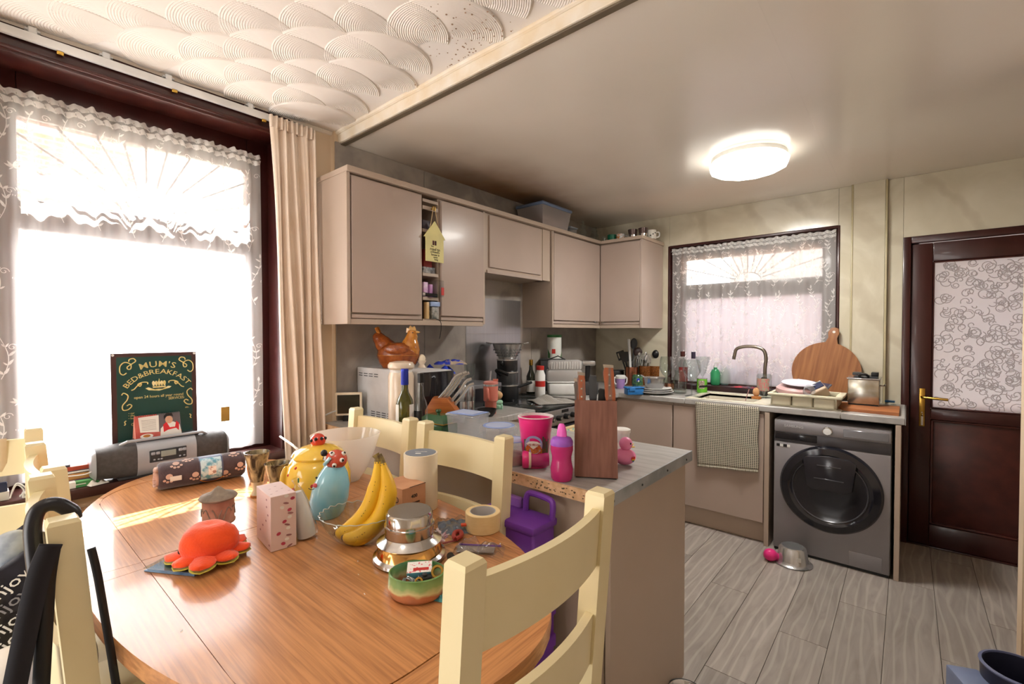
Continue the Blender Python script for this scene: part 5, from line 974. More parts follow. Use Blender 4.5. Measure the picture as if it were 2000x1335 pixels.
P(kb_, 'block', G().raw([(0, 0, .004), (W_, 0, .004), (W_, .12, .004), (0, .12, .004), (-.001, .018, H_), (W_-.004, .018, H_), (W_-.004, .10, H_*.88), (-.001, .10, H_*.88)], [(3, 2, 1, 0), (4, 5, 6, 7), (0, 1, 5, 4), (1, 2, 6, 5), (2, 3, 7, 6), (3, 0, 4, 7)]), m_wal); P(kb_, 'base_pad', G().box(.004, W_-.004, .004, .116, 0, .004), m_black)
def kn_(name, label, x, y, L_, tilt, s, mat, tip=True, rivets=True, wide=1.0):
    t = T(name, label, 'knife', (b0.x, b0.y, zt), an); M_ = TR(x*W_, .018+y, H_-.004-y*.2) @ RY(tilt)
    P(t, 'handle', G().prism([(-.010*wide, 0), (.012*wide, 0), (.013*wide, L_*.25), (.010*wide, L_*.55), (.012*wide, L_*.8), (.011*wide, L_), (-.010*wide, L_*1.02), (-.015*wide, L_*.85), (-.011*wide, L_*.5), (-.013*wide, L_*.2)], -.009, .009, M_ @ RX(PI/2), bev=.002), mat)
    if rivets:
        for f in (.2, .5, .8): P(t, 'rivet', G().lathe([(0, .0102), (.0032, .0098), (.0034, .008)], 12, M_ @ TR(0, 0, L_*f) @ RX(PI/2)), m_chrome)
    if tip: P(t, 'bolster', G().prism([(-.012*wide, L_), (.012*wide, L_*.98), (.012*wide, L_+.008), (-.013*wide, L_+.012)], -.0085, .0085, M_ @ RX(PI/2)), m_chrome, 'bright end cap'); P(t, 'blade_neck', G().bc((0, 0, 0), (.02, .004, .012), 0, 1, M_), m_steelp)
kn_('knife', 'riveted small knife at left of walnut block', .16, .012, .088, -.02, 1, m_hand); kn_('knife', 'riveted knife half hidden behind the leftmost knife', .08, .04, .07, -.05, 1, m_hand, rivets=False)
kn_('sharpener', 'grey handled knife steel in the middle of walnut block', .42, .025, .088, 0, 1, m_dgrey, False, False); kn_('carving_knife', 'largest riveted knife at right of walnut block', .83, .015, .115, -.06, 1, m_hand, wide=1.35)
kn_('peeler', 'black looped scissor handle between grey steel and largest knife', .62, .03, .045, .1, 1, m_black, False, False)
# pink cup with print
p, k = here(1046, 908)
pcup = T('party_cup', 'tall hot pink plastic cup with city sign print', 'cup', p, FACE)
P(pcup, 'cup', G().lathe(vessel([(0, 0), (25, 0), (26, 25), (28, 44), (28.6, 45), (30, 66), (30.6, 67), (31.5, 78), (32, 79), (33.5, 92), (34.5, 93), (35, 96)], k, 1.5), 44), m_pink); P(pcup, 'white_rim', G().lathe(sc([(34.6, 95), (35.4, 96.5), (33.4, 97), (32, 92)], k), 44), m_white); P(pcup, 'white_inside', G().lathe(sc([(32.6, 95), (31, 78), (29, 66)], k), 40), m_white)
def cw(x, z, r=1.012):
    rr_ = (26+(z-20)*.12)*k*r; a = x*k/rr_; return V((rr_*math.sin(a), -rr_*math.cos(a), z*k))
g = G()
for x0, x1, h in ((-26, -21, 56), (-21, -16, 50), (12, 15, 62), (16, 19, 58), (20, 24, 52), (25, 28, 56)): g.grid(lambda u, v: cw(x0+(x1-x0)*u, 28+(h-28)*v), 3, 4)
P(pcup, 'skyline_print', g, mk('skyline print', '#6b4a3a', .5, col2='#3b6d5a', sc=150)); g = G(); g.grid(lambda u, v: cw(-26+54*u, 26+12*v, 1.010), 24, 3); P(pcup, 'ground_print', g, mk('golden print', '#d9913c', .5, col2='#a8503a', sc=200))
def disc(rx_, rz_, cx, cz, r): return G().poly([cw(cx+rx_*math.cos(t*PI/12), cz+rz_*math.sin(t*PI/12), r) for t in range(24)])
P(pcup, 'print_oval', disc(18, 18, -6, 46, 1.03), mk('lilac print', '#b9a2cf', .5, col2='#8fa6d8', sc=120)); P(pcup, 'print_scene', disc(16, 11, -6, 38, 1.045), mk('orange print', '#e0842f', .5, col2='#b5452f', sc=160)); P(pcup, 'print_sign', G().poly([cw(x, z, 1.06) for x, z in ((-21, 48), (-14, 53), (-6, 54), (2, 53), (9, 48), (-6, 38))]), m_paper)
o = text(pcup, 'LAS VEGAS', 5.2*k, mk('print red', '#b8322c', .5), Matrix.Translation(cw(-6, 47, 1.075)) @ RZ(-.2) @ RX(PI/2), .95)
# sippy cup
p, k = here(1097, 936)
m_pinkt = mk('translucent pink', '#e8388f', .25, trans=.35, coat=.3)
sc_ = T('sippy_cup', 'translucent pink sippy cup with purple collar and pink spout', 'cup', p)
P(sc_, 'cup', G().lathe(sc([(0, 0), (18, 0), (21, 5), (22, 22), (19, 38), (19, 46), (22, 58), (22, 68), (0, 68)], k), 32), m_pinkt); P(sc_, 'collar', G().lathe(sc([(21, 66), (22, 68), (22, 75), (20, 79), (18, 82), (10, 85), (0, 85)], k), 32), mk('purple collar', '#a35cc9', .35)); P(sc_, 'spout', G().lathe(sc([(11, 84), (10.5, 92), (8, 104), (5, 109), (0, 110)], k), 24, sy=.7), mk('orchid pink', '#ea5fc0', .35))
# cup lying on its side
p, k = here(1046, 914)
lc = T('sippy_cup', 'pink and cream baby cup lying on its side', 'cup', (p.x, p.y, p.z+17*k), FACE)
P(lc, 'base', G().lathe(sc([(0, -26), (15, -26), (17, -23), (17, -14), (15, -13)], k), 28, RY(PI/2)), m_pink); P(lc, 'collar', G().lathe(sc([(16, -14), (16.5, -12), (16, -9), (13, -9)], k), 28, RY(PI/2)), m_ltcream); P(lc, 'cup', G().lathe(sc([(14, -9), (14.5, 6), (13.5, 18), (12, 26), (0, 27)], k), 28, RY(PI/2)), m_pinkt); P(lc, 'contents', G().lathe(sc([(0, -8), (10.5, -8), (10.5, 14), (0, 17)], k), 20, TR(0, 0, -2.6*k) @ RY(PI/2)), m_ltcream)
# duck
p, k = here(1221, 908)
m_duck = mk('pink rubber', '#ef8fbb', .35, col2='#ea86b4', sc=6)
dk = T('rubber_duck', 'pink rubber duck with yellow beak right of knife block', 'toy', p, FACE)
P(dk, 'body', G().ball((-1*k, 0, 17*k), (22*k, 17*k, 16*k), 24, 14).ball((-19*k, 0, 24*k), (8*k, 8*k, 7*k), 12, 8), m_duck); P(dk, 'head', G().ball((1*k, 0, 42*k), (13*k, 12*k, 13*k), 22, 14), m_duck); P(dk, 'beak', G().ball((13.5*k, -2*k, 40*k), (7*k, 5*k, 1.8*k), 12, 6, RY(-.1)).ball((13*k, -2*k, 36.5*k), (6*k, 4.5*k, 1.4*k), 12, 6), mk('yellow beak', '#f3c62e', .35))
P(dk, 'eye', G().ball((8*k, -9.8*k, 44*k), (1.6*k, 1.2*k, 2*k), 8, 6), m_black); P(dk, 'wing', G().ball((-6*k, -14*k, 17*k), (13*k, 4*k, 9*k), 16, 8), m_duck)
h_ = P(dk, 'heart', G().prism([(x*k, z*k) for x, z in ((0, -5), (5, 1), (4.5, 4.5), (2, 5), (0, 3), (-2, 5), (-4.5, 4.5), (-5, 1))], 0, .6*k, TR(12*k, -14.2*k, 15*k) @ RZ(.55) @ RX(PI/2)), mk('rainbow red', '#d8382f', .4), 'rainbow heart print')
for i, c in enumerate(('#efb52e', '#5aa845', '#3f6fc2')): P(h_, 'stripe', G().bc((0, 0, 0), ((8.5-2.6*i)*k, .7*k, 1.8*k), 0, 1, TR(12*k, -14.5*k, (14.5-1.9*i)*k) @ RZ(.55)), mk('rainbow '+str(i), c, .4))
# white tubs
p, k = here(1213, 888)
for i, (z, h, lab) in enumerate(((0, 28, 'lower of two stacked white tubs behind duck'), (28.5, 24, 'upper white tub with lid, stacked behind the duck'))):
    t = T('white_tub', lab, 'tub', (p.x, p.y, p.z+z*k), 0, 'white tubs behind the duck'); P(t, 'tub', G().lathe(sc([(0, 0), (15, 0), (16.5, h-6), (0, h-6)], k), 28), m_white)
    P(t, 'lid', G().lathe(sc([(17.5, h-8), (17.8, h-2), (15, h-.5), (0, h)], k), 28), m_paper)
# clip-lid containers
def clipbox(label, px, py, w_, d_, h_, rz, fill=None):
    p, k = here(px, py); t = T('food_container', label, 'container', p, rz)
    g = G(); a, b_ = w_/2*.9, d_/2*.9
    g.raw([(-a, -b_, 0), (a, -b_, 0), (a, b_, 0), (-a, b_, 0), (-w_/2, -d_/2, h_), (w_/2, -d_/2, h_), (w_/2, d_/2, h_), (-w_/2, d_/2, h_)], [(3, 2, 1, 0), (0, 1, 5, 4), (1, 2, 6, 5), (2, 3, 7, 6), (3, 0, 4, 7)]); P(t, 'tub', g, m_tinplast)
    lid = P(t, 'lid', G().box(-w_/2-.006, w_/2+.006, -d_/2-.006, d_/2+.006, h_, h_+.012, .005, 2), m_tinplast); P(lid, 'blue_seal', G().box(-w_/2-.001, w_/2+.001, -d_/2-.001, d_/2+.001, h_+.012, h_+.0145, .001), m_lid, 'blue seal'); P(lid, 'top_pad', G().box(-w_/2+.014, w_/2-.014, -d_/2+.014, d_/2-.014, h_+.0147, h_+.0165, .0005), mk('pale lid top', '#c3cfee', .3))
    for x, y, sx_, sy_ in ((0, -d_/2-.009, w_*.5, .003), (0, d_/2+.009, w_*.5, .003), (-w_/2-.009, 0, .003, d_*.5), (w_/2+.009, 0, .003, d_*.5)): P(t, 'clip', G().bc((x, y, h_-.008), (sx_, sy_, .034), .001), m_tinplast)
    if fill: P(t, 'contents', G().box(-a*.9, a*.9, -b_*.9, b_*.9, .002, h_*.5, .006, 2), fill)
    return t
def clipround(label, px, py, r, h_, fill=None):
    p, k = here(px, py); r *= k; h_ *= k; t = T('food_container', label, 'container', p)
    P(t, 'tub', G().lathe([(0, 0), (r*.86, 0), (r*.95, h_)], 32), m_tinplast); lid = P(t, 'lid', G().lathe([(r*1.02, h_-.002), (r*1.04, h_+.010), (r*.9, h_+.012)], 36), m_tinplast); P(lid, 'blue_seal', G().lathe([(r*.95, h_+.012), (r*.9, h_+.0150), (r*.78, h_+.0140)], 36), m_lid, 'blue seal'); P(lid, 'top_pad', G().lathe([(r*.78, h_+.0140), (0, h_+.0142)], 32), mk('pale lid top', '#c3cfee', .3))
    for a in (0, PI/2, PI, 1.5*PI): P(t, 'clip', G().bc((r*1.06, 0, h_-.008), (.003, r*.8, .034), .001, 1, RZ(a+.4)), m_tinplast)
    if fill: P(t, 'contents', G().lathe([(0, .002), (r*.78, .003), (r*.82, h_*.5), (r*.5, h_*.58), (0, h_*.55)], 24), fill)
clipbox('tall square clear food container with blue sealed lid', 914, 856, .150, .115, .105, .12)
clipround('round clear food container with blue sealed lid', 974, 880, 33, 44)
clipround('low round container of pinkish mince behind the pink cup', 1000, 905, 30, 40, mk('minced food', '#a97a6c', .7, col2='#8a5a50', sc=60, bump=.5))
# casserole, wooden board, jar, bottles
p, k = here(858, 846); t = T('casserole_dish', 'small green square lidded casserole dish', 'dish', p, .1)
m_cass = mk('green enamel', '#2f5f3a', .2, coat=.4)
P(t, 'dish', G().box(-36*k, 30*k, -22*k, 22*k, 0, 22*k, 4*k, 3), m_cass); P(t, 'rim', G().box(-38*k, 32*k, -24*k, 24*k, 22*k, 24.5*k, .8*k), m_gold); P(t, 'lid', G().raw([(-38*k, -24*k, 24.5*k), (32*k, -24*k, 24.5*k), (32*k, 24*k, 24.5*k), (-38*k, 24*k, 24.5*k), (-22*k, -12*k, 38*k), (18*k, -12*k, 38*k), (18*k, 12*k, 38*k), (-22*k, 12*k, 38*k)], [(3, 2, 1, 0), (4, 5, 6, 7), (0, 1, 5, 4), (1, 2, 6, 5), (2, 3, 7, 6), (3, 0, 4, 7)]), m_cass); P(t, 'knob', G().lathe(sc([(3, 37), (3, 40), (6, 43), (5, 47), (0, 48)], k), 16, TR(-2*k, 0, 0)), m_cass)
p, k = here(822, 878); t = T('wooden_drum', 'round pale wooden box between the two far chairs', 'box', p); P(t, 'body', G().cyl(22*k, 0, 26*k, 32, bev=.001), mk('pale wood', '#c98d62', .55, col2='#b3764e', sc=8, stretch=(1, 1, 8))); P(t, 'lid', G().cyl(22.6*k, 26.4*k, 33*k, 32, bev=.001), m_wood)
p, k = here(784, 842); t = T('storage_jar', 'tall cream ceramic jar with rounded lid behind wine bottle', 'jar', p); m_cer = mk('cream ceramic', '#ecd9c2', .25, coat=.3); P(t, 'jar', G().lathe(sc([(0, 0), (24, 0), (25, 4), (25, 108), (22, 116), (0, 116)], k), 36), m_cer); P(t, 'seal', G().cyl(21*k, 116*k, 121*k, 32), m_paper); P(t, 'lid', G().lathe(sc([(22, 121), (25.5, 125), (25.5, 130), (22, 135), (12, 137), (0, 137)], k), 36), m_cer)
p, k = here(791, 868); t = T('wine_bottle', 'green wine bottle with blue foil neck and white label', 'bottle', p, FACE); P(t, 'glass', G().lathe(sc([(0, 0), (15, 0), (17, 3), (17, 74), (15, 88), (8, 102), (6.5, 110), (6.5, 145), (0, 145)], k), 32), mk('green bottle glass', '#5d5c14', .08, coat=.6, trans=.5)); P(t, 'foil', G().lathe(sc([(7, 117), (7.4, 118), (7.2, 143), (7.6, 144), (7.2, 148), (0, 148.5)], k), 24), mk('blue foil', '#2f3fb4', .3, .4)); P(t, 'label', G().grid(lambda u, v: V((17.3*k*math.sin(-1.7+1.2*u), -17.3*k*math.cos(-1.7+1.2*u), (28+52*v)*k)), 10, 2), m_paper); P(t, 'back_label', G().grid(lambda u, v: V((17.3*k*math.sin(.75+1.0*u), -17.3*k*math.cos(.75+1.0*u), (28+52*v)*k)), 10, 2), m_paper)
p, k = here(822, 866); t = T('spirit_bottle', 'clear spirit bottle with black cap right of wine bottle', 'bottle', p, FACE); P(t, 'glass', G().lathe(sc([(0, 0), (12, 0), (13.5, 3), (13.5, 70), (11, 82), (6, 94), (5, 120), (0, 120)], k), 28), m_glassw); P(t, 'liquid', G().cyl(12.2*k, 1.5*k, 34*k, 24), mk('amber spirit', '#b5562a', .2, trans=.3)); P(t, 'cap', G().cyl(6.5*k, 119*k, 137*k, 20, bev=.0006), m_black); P(t, 'label', G().grid(lambda u, v: V((13.8*k*math.sin(-1.0+1.3*u), -13.8*k*math.cos(-1.0+1.3*u), (8+58*v)*k)), 10, 2), m_black)
o = text(t, 'GORDON', 10*k, m_paper, TR(14*k*math.sin(-.25), -14.1*k*math.cos(-.25), 38*k) @ RZ(-.25) @ RX(PI/2) @ RZ(PI/2)) if 0 else None
ot = T('oven_towel', 'beige and teal patterned towel hanging over the oven handle', 'towel', (-1.700, 2.50, .765)); P(ot, 'front_fold', G().grid(lambda u, v: V((.005+.004*math.sin(u*9), -.17+.34*u, -.26+.265*v)), 14, 6), mk('beige teal print', '#d3bd92', .85, col2='#6f9c93', sc=26, lo=.5, hi=.58), solid=.003); P(ot, 'top_fold', G().tube([(-.012, -.17, .006), (-.012, .17, .006)], .013, 10), mk('beige towel', '#d3bd92', .85))
# ---------------------------------------------------------------- left worktop, left to right
MY = 1.42; x0, x1 = oy(697, 725, MY).x, oy(818, 722, MY).x; zt_ = 1.213
mw = T('microwave', 'white microwave with vented side carrying the brown hen', 'microwave', (0, 0, zt)); H_ = zt_-zt
x0 = max(x0, XK+.004)
P(mw, 'body', G().box(x0, x1, MY, MY+.215, .012, H_, .006, 2), mk('white enamel', '#dfe0e2', .35)); P(mw, 'door', G().box(x1, x1+.022, MY+.004, MY+.211, .014, H_-.004, .004, 2), m_wmd)
for x in (x0+.04, x1-.04):
    for y in (MY+.04, MY+.18): P(mw, 'foot', G().cyl(.012, 0, .013, 10, TR(x, y, 0)), m_black)
for zc, nr, x_0 in ((H_-.035, 2, .02), (.05, 5, .14)):
    for c in range(4):
        for r in range(nr): P(mw, 'vent', G().box(x0+x_0+c*.05, x0+x_0+c*.05+.036, MY-.0008, MY+.001, zc-r*.012, zc-r*.012+.004), m_dgrey)
p, k = here(684, 792); q = ox(684, 792, -2.30); t = T('digital_frame', 'small white framed screen left of microwave', 'screen', (-2.30, q.y-.01, zt), .9); P(t, 'frame', G().box(-.07, .07, 0, .014, .03, .155, .003), m_ltcream); P(t, 'screen', G().box(-.058, .058, -.001, .001, .042, .143), mk('dark screen', '#22271f', .15)); P(t, 'stand', G().box(-.03, .03, .0, .06, 0, .032, .002), m_black)
p, k = here(676, 811); solo('coaster', 'round black coaster left of microwave', 'coaster', G().cyl(14*k, 0, 3*k, 28, bev=.0006), m_black, p)
solo('cable', 'white power cable curving along left wall worktop', 'cable', G().tube(smooth([ox(632, 812, -2.33), ox(650, 804, -2.34), ox(668, 800, -2.345), ox(690, 800, -2.35)]), .004, 6), m_white)
# brown hen
zh = zt_+.001; p = ox(778, 716, -2.12); p.z = zh; k = (p-C0).dot(CF)/FPX
m_hen = mk('brown glazed pottery', '#9a4f1c', .18, col2='#7c3a10', sc=45, coat=.5, bump=.5, bsc=120); m_hen2 = mk('honey glaze', '#c98738', .18, col2='#a8621f', sc=30, coat=.5)
hn = T('hen_crock', 'brown glazed pottery hen dish sitting on the microwave', 'dish', p, FACE)
P(hn, 'dish', G().lathe(sc([(0, 0), (30, 0), (37, 10), (42, 24), (0, 24)], k), 40, sy=.75), m_hen); P(hn, 'rim', G().lathe(sc([(40, 21), (41.5, 23), (40, 25)], k), 40, sy=.75), m_hen2)
P(hn, 'body', G().lathe(sc([(41, 25), (40, 33), (35, 42), (25, 48), (0, 50)], k), 40, sy=.72), m_hen); P(hn, 'breast', G().tube(smooth([(21*k, 0, 27*k), (23*k, 0, 42*k), (25*k, 0, 54*k), (27*k, 0, 65*k), (28*k, 0, 73*k)], 4), [20*k]*4+[18*k, 17*k, 16*k, 15*k]+[13*k, 12*k, 11*k, 10.5*k]+[9.5*k, 9*k, 8.5*k, 8*k]+[5*k], 18), m_hen2); P(hn, 'tail', G().tube(smooth([(-16*k, 0, 30*k), (-27*k, 0, 44*k), (-37*k, 0, 57*k), (-43*k, 0, 68*k)], 6), [20*k]*4+[19*k, 18*k]+[17*k, 16.5*k, 16*k, 15*k, 14*k, 13*k]+[12.5*k, 12*k, 11*k, 10*k, 9*k, 7*k]+[4*k], 14), m_hen)
for i in range(3): P(hn, 'tail_feather', G().tube(smooth([(-20*k, (-4+4*i)*k, 44*k), (-34*k, (-4+4*i)*k, 62*k), (-42*k, (-4+4*i)*k, 78*k)]), 3.5*k, 8), m_hen2)
P(hn, 'wing', G().ball((2*k, -27*k, 37*k), (24*k, 5*k, 10*k), 18, 10, RY(.0)), m_hen); hd = P(hn, 'comb', G().prism([(16*k, 68*k), (17*k, 78*k), (21*k, 76*k), (24*k, 82*k), (28*k, 78*k), (32*k, 81*k), (35*k, 73*k), (30*k, 68*k)], -3*k, 3*k, RX(PI/2), bev=.001), mk('pale comb', '#d9ac6a', .25, coat=.4)); P(hn, 'beak', G().lathe(sc([(3.5, 0), (2.5, 4), (0, 10)], k), 10, TR(34*k, 0, 69*k) @ RY(PI/2)), hd.data.materials[0]); P(hn, 'wattle', G().ball((35*k, 0, 60*k), (3*k, 2*k, 5*k), 10, 8), hd.data.materials[0]); P(hn, 'eye', G().ball((30*k, -7.6*k, 68*k), 1.4*k, 8, 6), m_black)
q = p+CR*(46*k)+V((0, 0, 0)); t = T('egg_cup', 'small cream pottery egg holder beside the hen', 'egg cup', (min(q.x, x1-.02), q.y, zh)); P(t, 'cup', G().lathe(sc([(0, 0), (8, 0), (5, 6), (9, 14), (0, 14)], k), 18), m_cer); P(t, 'egg', G().ball((0, 0, 17*k), (7*k, 7*k, 9*k), 14, 10), m_ltcream)
# coffee machine, snack bags, jug
p, k = here(845, 806); t = T('coffee_machine', 'black coffee machine with orange trim behind knife block', 'coffee machine', p, FACE); P(t, 'body', G().box(-24*k, 26*k, -16*k, 26*k, 0, 76*k, 8*k, 3), m_black); P(t, 'tank', G().lathe(sc([(0, 0), (15, 0), (15, 70), (10, 80), (0, 82)], k), 24, TR(-8*k, -2*k, 4*k)), mk('smoked plastic', '#1c1d22', .15, coat=.3)); P(t, 'orange_band', G().box(-22*k, 40*k, -17.5*k, 10*k, 52*k, 60*k, 1*k), mk('orange plastic', '#c8602a', .4), 'orange trim')
ztc = p.z+77*k
p2 = V((p.x, p.y, ztc))
for lab, w_, d_, h_, off, zz, c1, c2, sd_ in (('blue snack packet sagging over coffee machine', .20, .13, .05, (10, 10), 0, '#2a3fc0', '#3650d8', 5), ('flattened clear and blue snack packet on top of the pile', .20, .12, .03, (32, 22), .052, '#3a4cc8', '#c9b79c', 9), ('orange red snack packet behind the steel knives', .12, .08, .035, (30, 0), -.04, '#b3432a', '#d66a3a', 12)):
    q = p2+CR*(off[0]*k)+CF*(off[1]*k); solo('snack_bag', lab, 'packet', crumple(w_, d_, h_, sd_), mk(lab[:14], c1, .25, col2=c2, sc=14, lo=.5, hi=.58), (q.x, q.y, ztc+zz), FACE+.2)
p, k = here(915, 800); q = p+CF*.10; t = T('glass_jug', 'clear glass jug standing on toaster oven', 'jug', (q.x, q.y, zt+.16)); P(t, 'jug', G().lathe(vessel([(0, 0), (9, 0), (11, 20), (12, 38)], k, .8), 24), m_glassw)
# toaster oven
q = V((-2.13, 2.12, zt)); k2 = (q-C0).dot(CF)/FPX; t = T('toaster_oven', 'grey mini oven with control dots beside splashback', 'oven', q, PI/2); P(t, 'body', G().box(-.13, .13, -.12, .22, .004, .158, .006, 2), mk('grey metal', '#77777a', .4, .5)); P(t, 'window', G().box(-.115, .06, -.123, -.118, .02, .135, .003), m_wmd); P(t, 'panel', G().box(.075, .125, -.123, -.118, .02, .135, .002), m_dgrey)
for i in range(4): P(t, 'button', G().cyl(.006, 0, .004, 10, TR(.10, -.123, .04+.025*i) @ RX(PI/2)), m_chrome)
# wooden block with steel knives
p, k = here(868, 838); t = T('knife_block', 'angled orange wood knife block with steel handles', 'knife block', p, FACE); P(t, 'block', G().prism([(-34*k, 0), (14*k, 0), (30*k, 32*k), (8*k, 62*k), (-20*k, 64*k), (-34*k, 40*k)], -20*k, 20*k, RX(PI/2), bev=.002), mk('orange beech', '#b96a2c', .4, col2='#a4581f', sc=7, stretch=(1, 12, 12)))
for i, (x, z, l) in enumerate(((-10, 60, 54), (-4, 60, 57), (2, 60, 55), (12, 54, 48), (18, 46, 46))):
    kt = T('steel_knife', ('first', 'second', 'third', 'fourth', 'last')[i]+' steel knife from the left slanting from orange wood block', 'knife', p, FACE, 'steel knives in the orange block'); y = (-14+i*7)*k*.6
    P(kt, 'handle', G().tube(smooth([(x*k, y, z*k), ((x+l*.35)*k, y, (z+l*.42)*k), ((x+l*.62)*k, y, (z+l*.80)*k), ((x+l*.85)*k, y, (z+l*.92)*k)]), 1.7*k, 8, flat=1.9), m_steelp)
for px, lab in ((904, 'left'), (917, 'right')):
    p, k = here(px, 806); p = p+CF*.02*(1 if px > 910 else 0); t = T('pepper_mill', lab+' one of two slim steel spice mills', 'mill', p); P(t, 'base', G().lathe(sc([(0, 0), (9, 0), (9, 22), (8.5, 23)], k), 22), m_steelp); P(t, 'top', G().lathe(sc([(8.5, 23), (9, 24), (9, 50), (7, 54), (0, 54)], k), 22), m_steelp)
# eggs, garlic, tumbler, bowl
p, k = here(953, 806); p = p+CF*.16; t = T('egg_box', 'mint green card egg box behind pink tumbler', 'box', p, FACE); P(t, 'tray', G().box(-30*k, 28*k, -10*k, 10*k, 0, 10*k, 2*k, 2), mk('mint card', '#9fd3b4', .8)); P(t, 'lid', G().box(-30*k, 28*k, -10*k, 10*k, 10.3*k, 18*k, 4*k, 2), mk('mint card top', '#a8d9bb', .8))
for i in range(3): P(t, 'cup_bulge', G().ball(((-18+18*i)*k, -10*k, 6*k), (6*k, 3*k, 5*k), 10, 6), mk('mint card', '#9fd3b4', .8))
q = p+V((0, 0, 18.4*k)); solo('potato_bag', 'lumpy tan paper bag of vegetables on egg box', 'bag', G().ball((-8*k, 0, 9*k), (26*k, 12*k, 10*k), 16, 10).ball((14*k, 2*k, 10*k), (14*k, 10*k, 10*k), 12, 8), mk('tan net bag', '#d0ac80', .7, col2='#b98f62', sc=24, bump=.4), q, FACE)
p, k = here(951, 812); t = T('small_bowl', 'small black bowl in front of pink tumbler', 'bowl', p); P(t, 'bowl', G().lathe(vessel([(0, 0), (12, 0), (17, 6), (19, 14)], k, 1.4), 32), m_black); P(t, 'foot', G().lathe(sc([(11, 0), (12.5, .4), (12, 1.6)], k), 24), m_dgrey)
p, k = here(957, 812); p = p+CF*.085; t = T('tumbler', 'coral pink insulated tumbler with handle and straw', 'tumbler', p, FACE); m_cor = mk('coral enamel', '#d9806f', .35)
P(t, 'body', G().lathe(sc([(0, 0), (11, 0), (12, 24), (14.5, 27), (15, 56), (0, 56)], k), 30), m_cor); P(t, 'band', G().cyl(15*k, 56*k, 60*k, 28), m_steelp); P(t, 'lid', G().lathe(sc([(15, 60), (15.3, 64), (12, 66), (0, 66)], k), 28), mk('coral clear lid', '#dd8f85', .2)); P(t, 'straw', G().tube([(-2*k, 0, 60*k), (1*k, 0, 86*k)], 1.6*k, 8), m_tinplast); P(t, 'handle', G().tube(smooth([(-6*k, -15*k, 52*k), (-5*k, -24*k, 50*k), (-4*k, -25*k, 36*k), (-5*k, -15*k, 30*k)]), 2.8*k, 8), m_cor); P(t, 'tab', G().bc((10*k, -2*k, 68*k), (10*k, 5*k, 4*k), .001), m_cor)
# pans on the hob
hz = .9192; p, k = at(991, 780, hz); p = V((p.x, p.y, hz)); m_pan = mk('black pan enamel', '#232427', .3, coat=.3); m_pan2 = mk('grey pan enamel', '#46484b', .3, coat=.3); zz = hz
for lab, r, h, m_, hdl in (('largest black saucepan at bottom of stack on hob', 22, 31, m_pan, 1), ('grey middle saucepan in stack on hob', 21.5, 25, m_pan2, -1), ('small black top saucepan in stack under colander', 22, 24, m_pan, 0)):
    r = r if h != 24 else 20; t = T('saucepan', lab, 'saucepan', (p.x, p.y, zz), FACE, 'stacked saucepans on the hob'); P(t, 'pan', G().lathe(sc([(0, 0), (r-1, 0), (r, 2), (r, h-3), (0, h-3)], k), 36), m_); P(t, 'rim', G().lathe(sc([(r-1, h-3.5), (r+1, h-3), (r+1, h-.6), (r-2, h-.4), (0, h-.4)], k), 36), m_steelp)
    if hdl == 1: P(t, 'handle', G().tube([(r*k, 2*k, (h-6)*k), ((r+26)*k, 10*k, (h+2)*k)], 2.6*k, 8), m_black)
    elif hdl == -1: P(t, 'handle', G().tube(smooth([((-r+8)*k, -r*k*.9, (h-6)*k), ((-r+2)*k, -(r+14)*k, (h+4)*k), ((-r+24)*k, -(r+20)*k, (h-4)*k)]), 3.4*k, 8), m_black)
    else: P(t, 'side_grip', G().ball((-(r*.55)*k, -r*k*.9, (h-8)*k), (4*k, 3*k, 5*k), 10, 8), m_black)
    zz += h*k+.0003
t = T('colander', 'steel colander with two side handles on saucepan stack', 'colander', (p.x, p.y, zz), FACE); P(t, 'bowl', G().lathe(vessel([(0, 0), (17, 0), (18, 3), (24, 14), (29, 28), (33, 30)], k, 1), 40), m_steelp)
for s in (-1, 1): P(t, 'handle', G().tube(smooth([(s*31*k, -8*k, 29*k), (s*40*k, -5*k, 31*k), (s*40*k, 5*k, 31*k), (s*31*k, 8*k, 29*k)]), 1.3*k, 6), m_steelp)
g = G()
for i in range(24):
    for j in range(3): a = i*2*PI/24; r = (20.5+3.2*j)*k; g.ball((r*math.cos(a), r*math.sin(a), (6+5.5*j)*k), .9*k, 6, 4)
o = P(t, 'drain_holes', g, m_dgrey); o['kind'] = 'stuff'
# back corner right of the hob
def bottle(label, px, py, prof, mat, cap=None, capm=None, name='bottle', extra=None, z=ZT):
    p, k = here(px, py, z); t = T(name, label, 'bottle', p, FACE); P(t, 'glass', G().lathe(sc(prof, k), 24), mat)
    if cap: P(t, 'cap', G().lathe(sc(cap, k), 18), capm)
    if extra: P(t, extra[0], G().lathe(sc(extra[1], k), 24, a0=-PI/2-1.2, a1=-PI/2+1.2), extra[2])
    return t
bottle('dark oil bottle with gold cap right of pans', 1037, 768, [(0, 0), (8.5, 0), (9, 2), (9, 34), (4, 46), (3, 56), (0, 56)], mk('dark green glass', '#1f2417', .08, coat=.5), [(3.5, 55), (4, 56), (4, 66), (0, 66)], m_gold, extra=('label', [(9.3, 4), (9.3, 26)], m_paper))
bottle('white plastic bottle with red cap on back worktop', 1055, 776, [(0, 0), (9.5, 0), (10, 2), (10, 44), (7, 52), (7, 56), (0, 56)], m_white, [(7.4, 54), (7.6, 55), (7.6, 62), (0, 62)], m_red, extra=('label', [(10.3, 22), (10.3, 33)], m_red))
